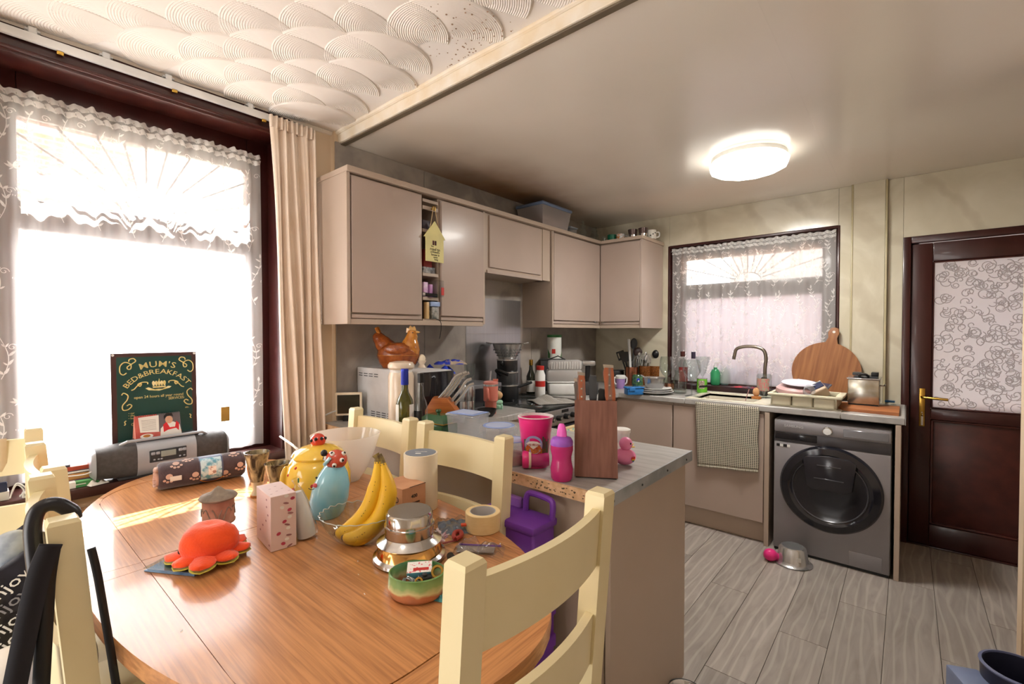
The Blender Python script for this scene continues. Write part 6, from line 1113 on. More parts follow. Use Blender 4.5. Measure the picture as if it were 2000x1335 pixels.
p, k = here(1040, 764); p = p+V((.05, .14, 0)); bx = T('bread_bin', 'dark grey metal canister box behind the bottles in corner', 'box', p, FACE); P(bx, 'box', G().box(-14*k, 34*k, -10*k, 22*k, 0, 60*k, 1.5*k, 2), m_dgrey); P(bx, 'lid', G().box(-15*k, 35*k, -11*k, 23*k, 60.3*k, 63*k, 1*k), m_pan2)
q = p+CR*(14*k)+CF*(4*k)+V((0, 0, 63.4*k)); t = T('food_tub', 'white and green labelled tub standing high in corner', 'tub', q, FACE); P(t, 'tub', G().lathe(sc([(0, 0), (14, 0), (14, 42), (0, 42)], k), 30), mk('white label', '#e9ebe4', .45)); P(t, 'lid', G().lathe(sc([(14.6, 42), (14.8, 43), (14.8, 47), (0, 47.5)], k), 30), m_green); P(t, 'red_patch', G().grid(lambda u, v: V((14.2*k*math.sin(-.45+.5*u), -14.2*k*math.cos(-.45+.5*u), (10+9*v)*k)), 6, 2), m_red); P(t, 'green_print', G().grid(lambda u, v: V((14.2*k*math.sin(-1.3+.6*u), -14.2*k*math.cos(-1.3+.6*u), (1+(20-12*u)*v)*k)), 6, 2), m_green); P(t, 'green_print', G().grid(lambda u, v: V((14.2*k*math.sin(.9+.5*u), -14.2*k*math.cos(.9+.5*u), (1+(3+12*u)*v)*k)), 6, 2), m_green)
p, k = here(1102, 770); stm = T('food_steamer', 'white food steamer with stacked milky plastic baskets', 'steamer', p, FACE); m_milk = veil('milky basket plastic', '#e9e6e4', .25, .08, .5)
P(stm, 'base', G().box(-33*k, 28*k, -18*k, 18*k, 0, 24*k, 5*k, 3), m_white); P(stm, 'basket', G().box(-34*k, 33*k, -17*k, 18*k, 25*k, 49*k, 4*k, 2), m_milk); P(stm, 'basket', G().box(-31*k, 33*k, -16*k, 18*k, 49.5*k, 67*k, 4*k, 2), m_milk); P(stm, 'rim', G().box(-35*k, 30*k, -18*k, 19*k, 24*k, 26.5*k, 1*k), m_white)
g = G()
for i in range(12): g.bc(((-26+5*i)*k, -16.6*k, 58*k), (1*k, .6*k, 14*k))
o = P(stm, 'basket_ribs', g, m_white); o['kind'] = 'stuff'; P(stm, 'black_grip', G().tube([(-30*k, 4*k, 68*k), (-12*k, 4*k, 75*k), (2*k, 4*k, 68*k)], 2*k, 6, flat=.6), m_black)
p, k = here(1149, 770); t = T('can_opener', 'tall black and steel kitchen gadget beside the steamer', 'gadget', p, FACE); P(t, 'column', G().tube([(-2*k, 0, 0), (-1*k, 0, 58*k)], 5*k, 10), m_black); P(t, 'head', G().box(-13*k, 13*k, -8*k, 8*k, 56*k, 66*k, 3*k, 2), m_steelp); P(t, 'base', G().box(-16*k, 18*k, -12*k, 12*k, 0, 26*k, 4*k, 2), m_dgrey)
# checked cloth on the hob front
p0, p1 = at(1052, 790, .92)[0], at(1122, 782, .92)[0]; ctr = (p0+p1)/2; k = (ctr-C0).dot(CF)/FPX
def check_mat(name, a, b_, s):
    m = mk(name, a, .9, sheen=.2); nt = m.node_tree; N = nt.nodes; L = nt.links; b = N['Principled BSDF']; tc = N.new('ShaderNodeTexCoord'); mx = N.new('ShaderNodeMix'); mx.data_type = 'RGBA'; mx.inputs['A'].default_value = lin(a); mx.inputs['B'].default_value = lin(b_)
    w1_ = N.new('ShaderNodeTexWave'); w2_ = N.new('ShaderNodeTexWave'); w2_.bands_direction = 'Y'; w1_.inputs['Scale'].default_value = s; w2_.inputs['Scale'].default_value = s; ad = N.new('ShaderNodeMath'); ad.operation = 'MAXIMUM'; mr = N.new('ShaderNodeMapRange'); mr.inputs['From Min'].default_value = .55; mr.inputs['From Max'].default_value = .8
    for w_ in (w1_, w2_): L.new(tc.outputs['UV'], w_.inputs['Vector'])
    L.new(w1_.outputs['Fac'], ad.inputs[0]); L.new(w2_.outputs['Fac'], ad.inputs[1]); L.new(ad.outputs[0], mr.inputs['Value']); L.new(mr.outputs[0], mx.inputs['Factor']); L.new(mx.outputs['Result'], b.inputs['Base Color']); return m
def uvgrid(name, parent, f, nu, nv, mat, W_=1, H_=1, solid=.002):
    vs = [f(i/nu, j/nv) for i in range(nu+1) for j in range(nv+1)]; fs = [(i*(nv+1)+j, (i+1)*(nv+1)+j, (i+1)*(nv+1)+j+1, i*(nv+1)+j+1) for i in range(nu) for j in range(nv)]
    me = bpy.data.meshes.new(name); me.from_pydata([tuple(v) for v in vs], [], fs); uv = me.uv_layers.new(); uvs = [(i/nu*W_, j/nv*H_) for i in range(nu+1) for j in range(nv+1)]
    for lp_ in me.loops: uv.data[lp_.index].uv = uvs[lp_.vertex_index]
    me.polygons.foreach_set('use_smooth', [True]*len(me.polygons)); me.materials.append(mat); o = put(name, me, parent)
    if solid: m = o.modifiers.new('s', 'SOLIDIFY'); m.thickness = solid
    return o
m_chk1 = check_mat('grey striped cloth', '#c9c4bb', '#6f6b66', 60)
o = uvgrid('dish_cloth', None, lambda u, v: V(((u-.5)*84*k, (v-.5)*70*k, .004+.022*abs(math.sin(u*8+v*3))*math.sin(PI*min(1, max(0, u*1.0)))*math.sin(PI*v)+.03*math.exp(-((u-.3)**2+(v-.6)**2)*18))), 30, 26, m_chk1, .22, .18)
o.location = (ctr.x-.05, ctr.y+.02, .9195); o.rotation_euler = (0, 0, FACE+.3); tag(o, 'crumpled grey striped dish cloth on the cooker hob', 'cloth')
# ---------------------------------------------------------------- far worktop, left to right
def vthing(name, label, cat, px, py, prof, mat, z=ZT, n=28, part='body', rz=FACE, group=None):
    p, k = here(px, py, z); t = T(name, label, cat, p, rz, group); P(t, part, G().lathe(sc(prof, k), n), mat); return t, k, p
p, k = here(1208, 752); p = p+CF*.08; t = T('black_toaster', 'low black plastic box behind the purple toddler cup', 'box', p, FACE); P(t, 'body', G().box(-12*k, 14*k, -4*k, 10*k, 0, 27*k, 2*k, 2), m_black); P(t, 'edge', G().box(-12.5*k, 14.5*k, -4.5*k, 10.5*k, 27.2*k, 29*k, .5*k), m_dgrey)
t, k, p = vthing('toddler_cup', 'lilac toddler cup with white handles beside blue box', 'cup', 1212, 758, [(0, 0), (7.5, 0), (9, 20), (0, 20)], mk('lilac plastic', '#b08cc9', .35)); P(t, 'lid', G().lathe(sc([(9.6, 19), (10, 24), (8, 26), (0, 26)], k), 24), m_white)
for s in (-1, 1): P(t, 'handle', G().tube(smooth([(s*8*k, 0, 22*k), (s*12*k, 0, 20*k), (s*11.5*k, 0, 11*k), (s*8*k, 0, 8*k)]), 1.5*k, 6), m_white)
t, k, p = vthing('utensil_pot', 'tall copper pot of black kitchen utensils', 'pot', 1233, 752, [(0, 0), (12, 0), (12.5, 36), (11.5, 36), (11, 2)], m_copper)
def utensil(name, label, p, k, x0, z0, x1, z1, kind, mat, y=0, r=1.6, group='utensils in copper pot'):
    t = T(name, label, 'utensil', p, FACE); a, b_ = V((x0*k, y*k, z0*k)), V((x1*k, y*k, z1*k)); d = (b_-a).normalized(); an = math.atan2(d.x, d.z); M_ = TR(*b_) @ RY(an)
    P(t, 'handle', G().tube([a, b_], r*k, 8), mat)
    if kind == 'turner':
        g = G(); g.bc((0, 0, 16*k), (15*k, 1.2*k, 3*k), 0, 1, M_).bc((0, 0, 2*k), (15*k, 1.2*k, 4*k), 0, 1, M_)
        for i in range(4): g.bc(((-6.6+4.4*i)*k, 0, 9*k), (1.8*k, 1.2*k, 14*k), 0, 1, M_)
        P(t, 'head', g, mat)
    elif kind == 'spoon': P(t, 'head', G().ball((0, 0, 9*k), (7*k, 2*k, 11*k), 16, 10, M_), mat)
    elif kind == 'ladle': P(t, 'head', G().ball((0, 0, 7*k), (9*k, 6*k, 9*k), 18, 12, M_), mat)
    elif kind == 'flat': P(t, 'head', G().prism([(-6*k, 0), (6*k, 0), (9*k, 18*k), (-9*k, 22*k)], -.8*k, .8*k, M_ @ RX(PI/2)), mat)
    return t
utensil('slotted_turner', 'black slotted turner leaning left in copper pot', p, k, -4, 8, -18, 50, 'turner', m_black, -2)
utensil('spatula', 'broad black spatula in copper pot', p, k, -2, 8, -12, 46, 'flat', m_black, -5)
utensil('spoon', 'tall dark grey spoon behind the white handle in copper pot', p, k, 2, 8, 5, 72, 'spoon', m_dgrey, 3)
utensil('plastic_stirrer', 'white plastic stirrer sticking up from copper pot', p, k, -1, 6, -6, 90, 'none', m_white, -3, 2.6)
utensil('ladle', 'brown black ladle at right side of copper pot', p, k, 6, 8, 12, 58, 'ladle', mk('dark brown plastic', '#3a2a28', .4), 2)
t = T('whisk', 'steel balloon whisk standing in copper pot', 'utensil', p, FACE)
for i in range(4): P(t, 'wire', G().tube(smooth([(8*k, 0, 26*k), (8*k+9*k*math.cos(i*.8), 9*k*math.sin(i*.8), 46*k), (13*k, 0, 60*k), (8*k-5*k*math.cos(i*.8), -5*k*math.sin(i*.8), 46*k), (8*k, 0, 26*k)]), .5*k, 5), m_steelp)
# cutlery pots
m_mos = mk('copper mosaic glaze', '#b5713a', .2, .5, col2='#5a3418', sc=180, coat=.4)
t, k, p = vthing('cutlery_pot', 'bronze mosaic pot of cutlery behind the steel bowl', 'pot', 1259, 752, [(0, 0), (11, 0), (12, 38), (11, 38), (10, 2)], m_mos)
rr = random.Random(8)
for i in range(9):
    x, a = rr.uniform(-8, 8), rr.uniform(-.25, .25); ct = T('spoon' if i % 2 else 'fork', ('steel spoon' if i % 2 else 'steel fork')+' standing upright in the left bronze mosaic pot', 'cutlery', p, FACE, 'cutlery in the bronze pot'); M_ = TR(x*k, rr.uniform(-6, 6)*k, 12*k) @ RY(a); L_ = rr.uniform(44, 60)
    P(ct, 'handle', G().bc((0, 0, L_*.35*k), (2*k, .7*k, L_*.7*k), 0, 1, M_), m_steelp); P(ct, 'head', G().ball((0, 0, L_*.85*k), (3*k, 1*k, 7*k), 10, 6, M_) if i % 2 else G().prism([(-3*k, 0), (3*k, 0), (3*k, 12*k), (1.6*k, 12*k), (1.2*k, 4*k), (.6*k, 12*k), (-.6*k, 12*k), (-1.2*k, 4*k), (-1.6*k, 12*k), (-3*k, 12*k)], -.4*k, .4*k, M_ @ TR(0, 0, L_*.7*k) @ RX(PI/2)), m_steelp)
t, k, p = vthing('cutlery_pot', 'second bronze mosaic pot with tall black spoons, right of first', 'pot', 1279, 752, [(0, 0), (11, 0), (12, 38), (11, 38), (10, 2)], m_mos)
utensil('spoon', 'tallest black spoon rising above the mosaic pots', p, k, 0, 8, 4, 88, 'spoon', m_black, 4); utensil('ladle', 'round black ladle above right mosaic pot', p, k, 1, 8, 2, 54, 'ladle', m_black, -4); utensil('spoon', 'small black spoon leaning right from right mosaic pot', p, k, 2, 10, 12, 40, 'spoon', m_black, -6)
t, k, p = vthing('painted_jar', 'dark glass jar painted with peacock colours, left of steel bowl', 'jar', 1245, 758, [(0, 0), (9, 0), (11, 8), (10, 24), (8, 27), (0, 27)], mk('peacock paint', '#1f3f4a', .2, col2='#4d7a3a', sc=70, coat=.5)); P(t, 'eye_spot', G().ball((-1*k, -9*k, 17*k), (3.5*k, 2*k, 4.5*k), 12, 8), mk('royal blue', '#2437b8', .2)); P(t, 'eye_pupil', G().ball((-1*k, -10.8*k, 15*k), (1.6*k, .9*k, 2*k), 10, 6), m_paper)
p, k = here(1238, 770); t = T('lunch_box', 'small blue plastic lidded box by the plates', 'box', p, FACE+.2); P(t, 'box', G().box(-17*k, 17*k, -9*k, 9*k, 0, 12*k, 2*k, 2), m_blue); P(t, 'lid', G().box(-18*k, 18*k, -10*k, 10*k, 12.2*k, 15*k, 1*k), m_blue); P(t, 'clip', G().bc((-8*k, -10.6*k, 11*k), (12*k, 1*k, 5*k)), m_blue)
p, k = here(1278, 768); zz = 0
for lab, r in (('bottom white plate under steel bowl', 36), ('middle white plate under steel bowl', 34), ('top white plate directly under the steel bowl', 32)):
    solo('plate', lab, 'plate', G().lathe(sc([(0, 0), (r*.55, 0), (r, 5), (r, 6), (r*.6, 1.6), (0, 1.4)], k), 40), m_white, (p.x, p.y, p.z+zz), 0, 'stacked white plates'); zz += 3.2*k
t = T('mixing_bowl', 'steel mixing bowl on a stack of white plates', 'bowl', (p.x, p.y, p.z+zz-1.2*k)); P(t, 'bowl', G().lathe(vessel([(0, 0), (14, 0), (18, 8), (20, 22), (22, 23)], k, 1), 36), m_steelp); P(t, 'lip', G().tube([(-20*k, 0, 22*k), (-28*k, 0, 26*k)], 1.4*k, 6), m_steelp)
def glass(label, px, py, prof, z=ZT, mat=None, name='drinking_glass', t_=.8): t, k, p = vthing(name, label, 'glass', px, py, [(0, 0)], m_glassw, z) if 0 else (None, *reversed(here(px, py, z))); t = T(name, label, 'glass', p); P(t, 'glass', G().lathe(vessel(prof, k, t_), 32), mat or m_glassw); return t, k, p
WG = [(0, 0), (11, 0), (11, 1), (1.6, 3), (1.4, 26), (8, 32), (13, 44), (12, 58), (10, 66)]
glass('wine glass standing left of copper lined tumbler', 1301, 762, WG, name='wine_glass'); t, k, p = glass('tumbler with copper lining next to the clear storage jar', 1307, 766, [(0, 0), (9, 0), (10, 20), (8, 30)]); P(t, 'copper_lining', G().lathe(sc([(0, 1.5), (8.4, 1.5), (9, 18)], k), 24), m_copper)
glass('wide clear glass storage jar right of the steel bowl', 1328, 768, [(0, 0), (11, 0), (12, 2), (12, 32), (9, 38), (10, 45)], name='glass_jar'); glass('large balloon goblet in front of the window sill', 1351, 774, [(0, 0), (13, 0), (13, 1), (1.8, 4), (1.6, 30), (9, 36), (17, 50), (17, 62), (14, 72)], name='wine_glass'); glass('triangular stemmed glass behind green can', 1372, 766, [(0, 0), (11, 0), (11, 1), (1.4, 3), (1.2, 30), (6, 40), (13, 66), (13.5, 70)], name='cocktail_glass')
ZW = .969
bottle('clear bottle with dark red diamond labels on kitchen sill', 1333, 752, [(0, 0), (8, 0), (9, 3), (9, 40), (3.6, 54), (3.4, 64), (0, 64)], m_glassw, [(4, 56), (4.4, 57), (4.4, 66), (0, 66)], mk('dark cap', '#4d1f1c', .4), extra=('label', [(9.2, 8), (9.2, 36)], mk('dark red label', '#7a231f', .5)), z=ZW); bottle('slim clear bottle with dark cap on kitchen sill', 1354, 752, [(0, 0), (6, 0), (7, 3), (7, 42), (3.4, 54), (3.2, 62), (0, 62)], m_glassw, [(3.8, 52), (4, 53), (4, 65), (0, 65)], mk('purple black cap', '#3d3347', .4), z=ZW)
t, k, p = vthing('snack_tin', 'bright green printed tube can beside the sink', 'can', 1371, 766, [(0, 0), (9.5, 0), (9.5, 27), (0, 27)], mk('lime green tin', '#6cc233', .4, coat=.2)); P(t, 'rim', G().lathe(sc([(9.5, 26.5), (10, 27.5), (9, 28.2), (0, 27.6)], k), 24), m_steelp); P(t, 'print', G().grid(lambda u, v: V((9.7*k*math.sin(-1.1+1.2*u), -9.7*k*math.cos(-1.1+1.2*u), (8+16*v)*k)), 8, 2), mk('dark brown print', '#5a3a22', .5, col2='#efe7d8', sc=300, lo=.5, hi=.56)); P(t, 'dark_stripe', G().grid(lambda u, v: V((9.8*k*math.sin(-.9+1.9*u), -9.8*k*math.cos(-.9+1.9*u), (10+3.5*u*0+4*v+1.5*u)*k)), 8, 2), m_black)
def soap(label, px, col, fill):
    t, k, p = vthing('soap_bottle', label, 'bottle', px, 751, [(0, 0), (8, 0), (9, 2), (9, 24), (6, 30), (3.4, 31), (3.4, 34), (0, 34)], mk(label[:9]+' plastic', col, .15, trans=.55, coat=.3), ZW); P(t, 'pump', G().cyl(3.6*k, 34*k, 38*k, 14).tube([(0, 0, 37*k), (0, 0, 43*k), (6*k, -4*k, 43*k)], 1.3*k, 6), m_tinplast if not fill else m_white); return t
soap('green soap dispenser on kitchen sill, liquid filled', 1397, '#4fd08a', 1); soap('clear soap dispenser right of green one on kitchen sill', 1416, '#bfe3dc', 0)
p, k = here(1438, 750, ZW); t = T('packet', 'blue and white cleaning wipes packet on kitchen sill', 'packet', p, FACE*.4); P(t, 'packet', G().box(-9.5*k, 9.5*k, -2*k, 2*k, 0, 26*k, 1*k, 2), mk('bright blue pack', '#2f93d6', .35)); P(t, 'dark_band', G().box(-9.7*k, 9.7*k, -2.2*k, 2.2*k, 21*k, 26.3*k), m_navy); P(t, 'white_band', G().box(-9.7*k, 9.7*k, -2.2*k, 2.2*k, 13*k, 20*k), mk('pale print', '#d9dde8', .4, col2='#d88a7a', sc=90))
p, k = here(1446, 751, ZW); p = p+V((.0, .035, 0)); t = T('spray_bottle', 'clear spray bottle with orange trigger behind the tap', 'bottle', p, FACE); P(t, 'bottle', G().lathe(sc([(0, 0), (10, 0), (11, 3), (11, 26), (5, 42), (4, 50), (0, 50)], k), 24), m_tinplast); P(t, 'trigger', G().box(-8*k, 6*k, -3*k, 3*k, 50*k, 58*k, 1.5*k, 2).tube([(-8*k, 0, 57*k), (-16*k, 0, 64*k)], 2*k, 6).box(4*k, 14*k, -2.5*k, 2.5*k, 52*k, 60*k, 1*k), mk('orange trigger', '#ee5a23', .35), 'orange trigger')
p, k = here(1452, 757, ZW); solo('red_tray', 'red and grey folded cleaning cloth lying on kitchen sill', 'cloth', crumple(46*k, 16*k, .014, 31), mk('red cloth', '#b8303a', .7, col2='#5a5560', sc=30), p, .05)
# sink things
p, k = here(1404, 774, .757); t, k, p = glass('upturned pint glass in the cream sink', 1403, 790, [(0, 0), (13, 0), (14, 28), (14.5, 30)], .757); t.location = (p.x, p.y, .7575+.094)
t.rotation_euler = (PI, 0, 0); t.scale = (1.1, 1.1, 1.35)
solo('straw', 'dusky pink straw leaning in the cream sink', 'straw', G().tube([oy(1456, 782, 3.62), oy(1463, 760, 3.62)], .003, 8), mk('dusky pink', '#b98a8a', .4))
p, k = here(1477, 778, ZT+.006); t = T('dish_brush', 'small wooden dish brush lying by the sink drainer', 'brush', (p.x, p.y, ZT+.0066), .3); P(t, 'head', G().lathe(sc([(0, 0), (9, 0), (9, 4), (0, 5)], k), 20), m_wood); P(t, 'bristle_pad', G().ball((0, 4*k, 12*k), (6*k, 4*k, 9*k), 14, 8), mk('tan bristle', '#c9986a', .8, bump=.5, bsc=200))
t, k, p = glass('sticker covered clear glass beaker beside dish rack', 1492, 776, [(0, 0), (13, 0), (13.5, 42), (12, 46)], ZT+.006, name='glass_beaker')
P(t, 'stickers', G().grid(lambda u, v: V((13.8*k*math.sin(-.9+1.8*u), -13.8*k*math.cos(-.9+1.8*u), (14+24*v)*k)), 10, 4), mk('floral sticker', '#8aa58a', .4, col2='#c9606a', sc=120))
# tap
p, k = here(1490, 757, ZT+.006); p = V((p.x, 3.90, ZT+.0066)); k = (p-C0).dot(CF)/FPX; tp = T('kitchen_tap', 'brushed steel swan-neck tap with black base fitting', 'tap', p); m_tap = mk('brushed nickel', '#8f867a', .28, 1)
e0 = oy(1434, 700, p.y-.02)-p; top = oy(1464, 676, p.y)-p; r_ = oy(1496, 700, p.y)-p
base = oy(1494, 740, p.y)-p
P(tp, 'spout', G().tube(smooth([(base.x, 0, .02), (base.x, 0, r_.z*.7), (r_.x, 0, r_.z+.01), (r_.x-.025, 0, top.z-.02), (top.x, 0, top.z), (e0.x+.02, -.01, top.z-.018), (e0.x+.003, -.02, e0.z+.03), (e0.x-.003, -.02, e0.z-.005)], 8), .0125, 14), m_tap); P(tp, 'base', G().cyl(.024, 0, .10, 20, TR(base.x-.005, -.01, 0)), m_dgrey); P(tp, 'black_block', G().box(base.x-.03, base.x+.022, -.03, .018, .10, .115, .003).box(base.x-.022, base.x+.014, -.026, .012, .115, .14, .006), m_black)
# dish rack
q0, q1 = oz(1506, 790, ZT+.006), oz(1636, 797, ZT+.006); W_ = q1.x-q0.x; m_rack = mk('cream rack plastic', '#e6dfc4', .4)
rk = T('dish_rack', 'cream plastic dish rack piled with washing up', 'dish rack', (q0.x, q0.y-.008, ZT+.0066)); D_, H_ = .30, .082
P(rk, 'floor', G().box(0, W_, .01, D_, .0, .006), m_rack)
for i in range(3): P(rk, 'cup_section', G().box(W_*i/3+.003, W_*(i+1)/3-.003, 0, .04, .002, H_-.014, .010, 3), m_rack)
P(rk, 'wall', G().box(0, W_, D_-.006, D_, .0, H_, .002), m_rack); P(rk, 'wall', G().box(-.004, .004, .02, D_, 0, H_, .002), m_rack); P(rk, 'wall', G().box(W_-.004, W_+.004, .02, D_, 0, H_, .002), m_rack); P(rk, 'rim', G().box(-.014, W_+.03, -.014, .012, H_-.016, H_, .004, 2), m_rack); P(rk, 'rim', G().box(W_, W_+.034, -.01, D_, H_-.016, H_, .004, 2), m_rack); P(rk, 'rim', G().box(-.018, .0, -.01, D_, H_-.016, H_, .004, 2), m_rack)
for i in range(7): P(rk, 'prong', G().tube([(W_*(i+1)/8, .20, .006), (W_*(i+1)/8, .20, .07)], .003, 6), m_rack)
zr = ZT+.0066
def inrack(x, y, z): return V((q0.x+x, q0.y+y, zr+z))
L_ = inrack(.11, .10, .062)
kk = (L_-C0).dot(CF)/FPX
t = T('pink_bowl', 'large dusty pink bowl upturned on the dish rack', 'bowl', inrack(.125, .12, .078), 0, rot=(.10, .05, 0)); P(t, 'bowl', G().lathe([(.115, 0), (.120, .006), (.118, .030), (.100, .045), (0, .048)], 40), mk('dusty pink plastic', '#c9a3a0', .4)); P(t, 'foot_ring', G().lathe([(.06, .046), (.062, .052), (.056, .052)], 30), mk('dusty pink ring', '#bf9894', .4))
t = T('side_plate', 'white plate lying on upturned pink bowl in dish rack', 'plate', inrack(.14, .11, .134), 0, rot=(.14, .05, 0)); P(t, 'plate', G().lathe([(0, 0), (.05, 0), (.098, .010), (.100, .013), (.05, .005), (0, .005)], 40), mk('pale violet china', '#dcdcec', .25)); P(t, 'foot', G().lathe([(.05, -.001), (.052, .001), (.046, .001)], 28), m_white)
t = T('frying_pan', 'beige rimmed dark pan edge at left of dish rack', 'pan', inrack(.065, .055, .048), 0, rot=(PI/2-.35, .0, .0)); P(t, 'pan', G().lathe([(0, 0), (.048, 0), (.052, .012), (.050, .013), (.046, .003), (0, .003)], 36), m_black); P(t, 'inside', G().lathe([(0, .0035), (.045, .0035)], 30), mk('beige pan inside', '#c9a585', .5))
t = T('grater_box', 'navy and beige plastic box propped in dish rack', 'box', inrack(.245, .10, .10), 0, rot=(.5, -.55, .3)); P(t, 'box', G().bc((0, 0, 0), (.10, .09, .07), .01, 3), mk('beige plastic', '#cbb49a', .45)); P(t, 'navy_top', G().bc((0, 0, .037), (.092, .05, .006), .002), m_navy); P(t, 'white_line', G().bc((0, .030, .037), (.094, .004, .007)), m_white)
t = T('baking_tray', 'dark blue grey tray lying across back of dish rack', 'tray', inrack(.20, .20, .125), 0, rot=(.2, .12, -.1)); P(t, 'tray', G().box(-.10, .10, -.06, .06, 0, .012, .004, 2), mk('slate tray', '#59606e', .4)); P(t, 'inner', G().box(-.09, .09, -.05, .05, .012, .0135), m_navy)
t = T('plastic_beaker', 'clear plastic beaker on its side at front of rack', 'beaker', inrack(.195, .03, .092), 0, rot=(PI/2-.5, 0, .5)); P(t, 'beaker', G().lathe([(0, 0), (.024, 0), (.031, .05), (.030, .05), (.023, .002)], 26), m_tinplast); P(t, 'rim', G().lathe([(.031, .049), (.033, .051), (.030, .053)], 26), m_tinplast)
# round board leaning on the window side
q = oy(1599, 728, 3.93); kq = (q-C0).dot(CF)/FPX; rb = T('round_board', 'large round wooden board with handle leaning against far window', 'chopping board', (q.x, 3.965, ZT+.001), 0, rot=(-.12, .16, 0)); R_ = 57*kq
pts = []
for i in range(49):
    a = PI/2-.17-(2*PI-.34)*i/48; pts.append((R_*math.cos(a), R_+R_*math.sin(a)))
pts = [(.024, R_*2+.035), (.034, R_*2+.07), (.022, R_*2+.105), (0, R_*2+.112), (-.022, R_*2+.105), (-.034, R_*2+.07), (-.024, R_*2+.035)][::-1]+pts
P(rb, 'board', G().prism(pts, -.009, .009, RX(PI/2), bev=.002), mk('acacia wood', '#a06a40', .5, col2='#835230', sc=3, stretch=(16, 1, 1), detail=4)); P(rb, 'hang_hole', G().lathe([(0, 0), (.008, 0), (.009, .0004)], 16, TR(0, -.0096, R_*2+.078) @ RX(PI/2)), m_paper)
# wooden board + fryer
q0, q1 = oz(1640, 801, ZT), oz(1757, 803, ZT); bd = T('chopping_board', 'worn rectangular wooden board under steel fryer', 'chopping board', (q0.x-.02, q0.y, zt), 0); WB = q1.x-q0.x+.02
P(bd, 'board', G().raw([(0, .04, 0), (.04, .0, 0), (WB, -.03, 0), (WB, .30, 0), (0, .30, 0), (0, .04, .018), (.04, .0, .018), (WB, -.03, .018), (WB, .30, .018), (0, .30, .018)], [(4, 3, 2, 1, 0), (5, 6, 7, 8, 9)]+[(i, (i+1) % 5, 5+(i+1) % 5, 5+i) for i in range(5)]), mk('orange cedar', '#b5713f', .55, col2='#8f5430', sc=6, stretch=(1, 10, 10), bump=.2))
zf = zt+.0185; f0, f1 = oz(1655, 789, zf), oz(1717, 794, zf); an = math.atan2(f1.y-f0.y, f1.x-f0.x); WF = (f1-f0).length; k = (f0-C0).dot(CF)/FPX
fr = T('deep_fryer', 'square steel deep fat fryer with black lid handle', 'fryer', (f0.x, f0.y, zf), an); HF = 50*k
P(fr, 'body', G().box(0, WF, 0, .20, .008, HF, .006, 2), mk('splashed steel', '#c9c8c2', .22, .9, col2='#b5b09f', sc=22)); P(fr, 'base', G().box(.004, WF-.004, .004, .196, 0, .008), m_black); P(fr, 'rim', G().box(-.006, WF+.006, -.006, .206, HF, HF+.008, .003), m_steelp); P(fr, 'lid', G().box(.03, WF-.01, .03, .18, HF+.008, HF+.018, .004), m_dgrey)
P(fr, 'lid_handle', G().tube(smooth([(WF*.35, .03, HF+.018), (WF*.42, .01, HF+.03), (WF*.58, .01, HF+.03), (WF*.65, .03, HF+.018)]), .008, 8), m_black); P(fr, 'lid_block', G().box(WF*.72, WF*.95, .06, .14, HF+.018, HF+.042, .004, 2), m_black); P(fr, 'lid_block', G().box(WF*.1, WF*.4, .10, .17, HF+.018, HF+.036, .004, 2), m_dgrey); P(fr, 'side_tap', G().tube([(WF, .10, HF*.75), (WF+.02, .10, HF*.75), (WF+.026, .09, HF*.8)], .005, 8), m_steelp)
q = oz(1738, 785, ZT+.019); solo('blue_sponge', 'flat blue scouring cloth at the right end of wooden board', 'sponge', G().box(-.026, .026, -.02, .02, 0, .012, .003, 2), m_blue, (q.x, q.y, zt+.0184))
# tea towel over the worktop edge
def towf(u, v): x = -1.155+(.412+.004*math.sin(9*v))*u+.018*(1-v)*(1-u)*1.0; return V((x, 3.3815-.004*math.sin(u*11)*(1-v)-.003, .464+.030*u*(1-v)*1.0+(.912-.464-.0*u)*v))
tw = T('tea_towel', 'black and cream checked tea towel hanging from worktop edge', 'tea towel'); m_chk2 = check_mat('black and cream check', '#2c2a28', '#cfc8b4', 26)
uvgrid('cloth', tw, towf, 30, 30, m_chk2, .40, .44); P(tw, 'fringe', G().grid(lambda u, v: towf(u, -.035*v)+V((0, .0005*math.sin(u*400), 0)), 60, 1), mk('cream fringe', '#cfc8b8', .9, col2='#8d8878', sc=130, stretch=(1, 0, 0)), solid=.002)
P(tw, 'top_fold', G().box(-1.15, -.745, 3.3795, 3.43, ZT+.0004, ZT+.0016), mk('towel fold', '#8e897d', .9)) if 0 else None
# ---------------------------------------------------------------- on top of wall cabinets
ZU = 2.2152
m_bpl = veil('cloudy box plastic', '#c9c2c0', .35, .08, .6)
t = T('storage_box', 'large clear plastic storage box with blue lid on cabinets', 'storage box', (-2.20, 2.97, ZU), 0); P(t, 'box', G().raw([(-.105, -.165, 0), (.105, -.165, 0), (.105, .165, 0), (-.105, .165, 0), (-.125, -.19, .15), (.125, -.19, .15), (.125, .19, .15), (-.125, .19, .15)], [(3, 2, 1, 0), (0, 1, 5, 4), (1, 2, 6, 5), (2, 3, 7, 6), (3, 0, 4, 7)]), m_bpl); P(t, 'lid', G().box(-.135, .135, -.20, .20, .15, .175, .010, 3), mk('slate blue lid', '#6d7f9e', .4)); P(t, 'contents', G().box(-.09, .09, -.15, .15, .004, .09, .01, 2), mk('dusty pink goods', '#b5948c', .7, col2='#a07f78', sc=9))
t = T('glass_dish', 'small clear lidded dish right of the storage box', 'dish', (-2.16, 3.24, ZU)); P(t, 'dish', G().box(-.06, .06, -.05, .05, 0, .05, .006, 2), m_tinplast); P(t, 'lid', G().box(-.066, .066, -.056, .056, .05, .06, .003), mk('grey blue lid', '#8b97a3', .4))
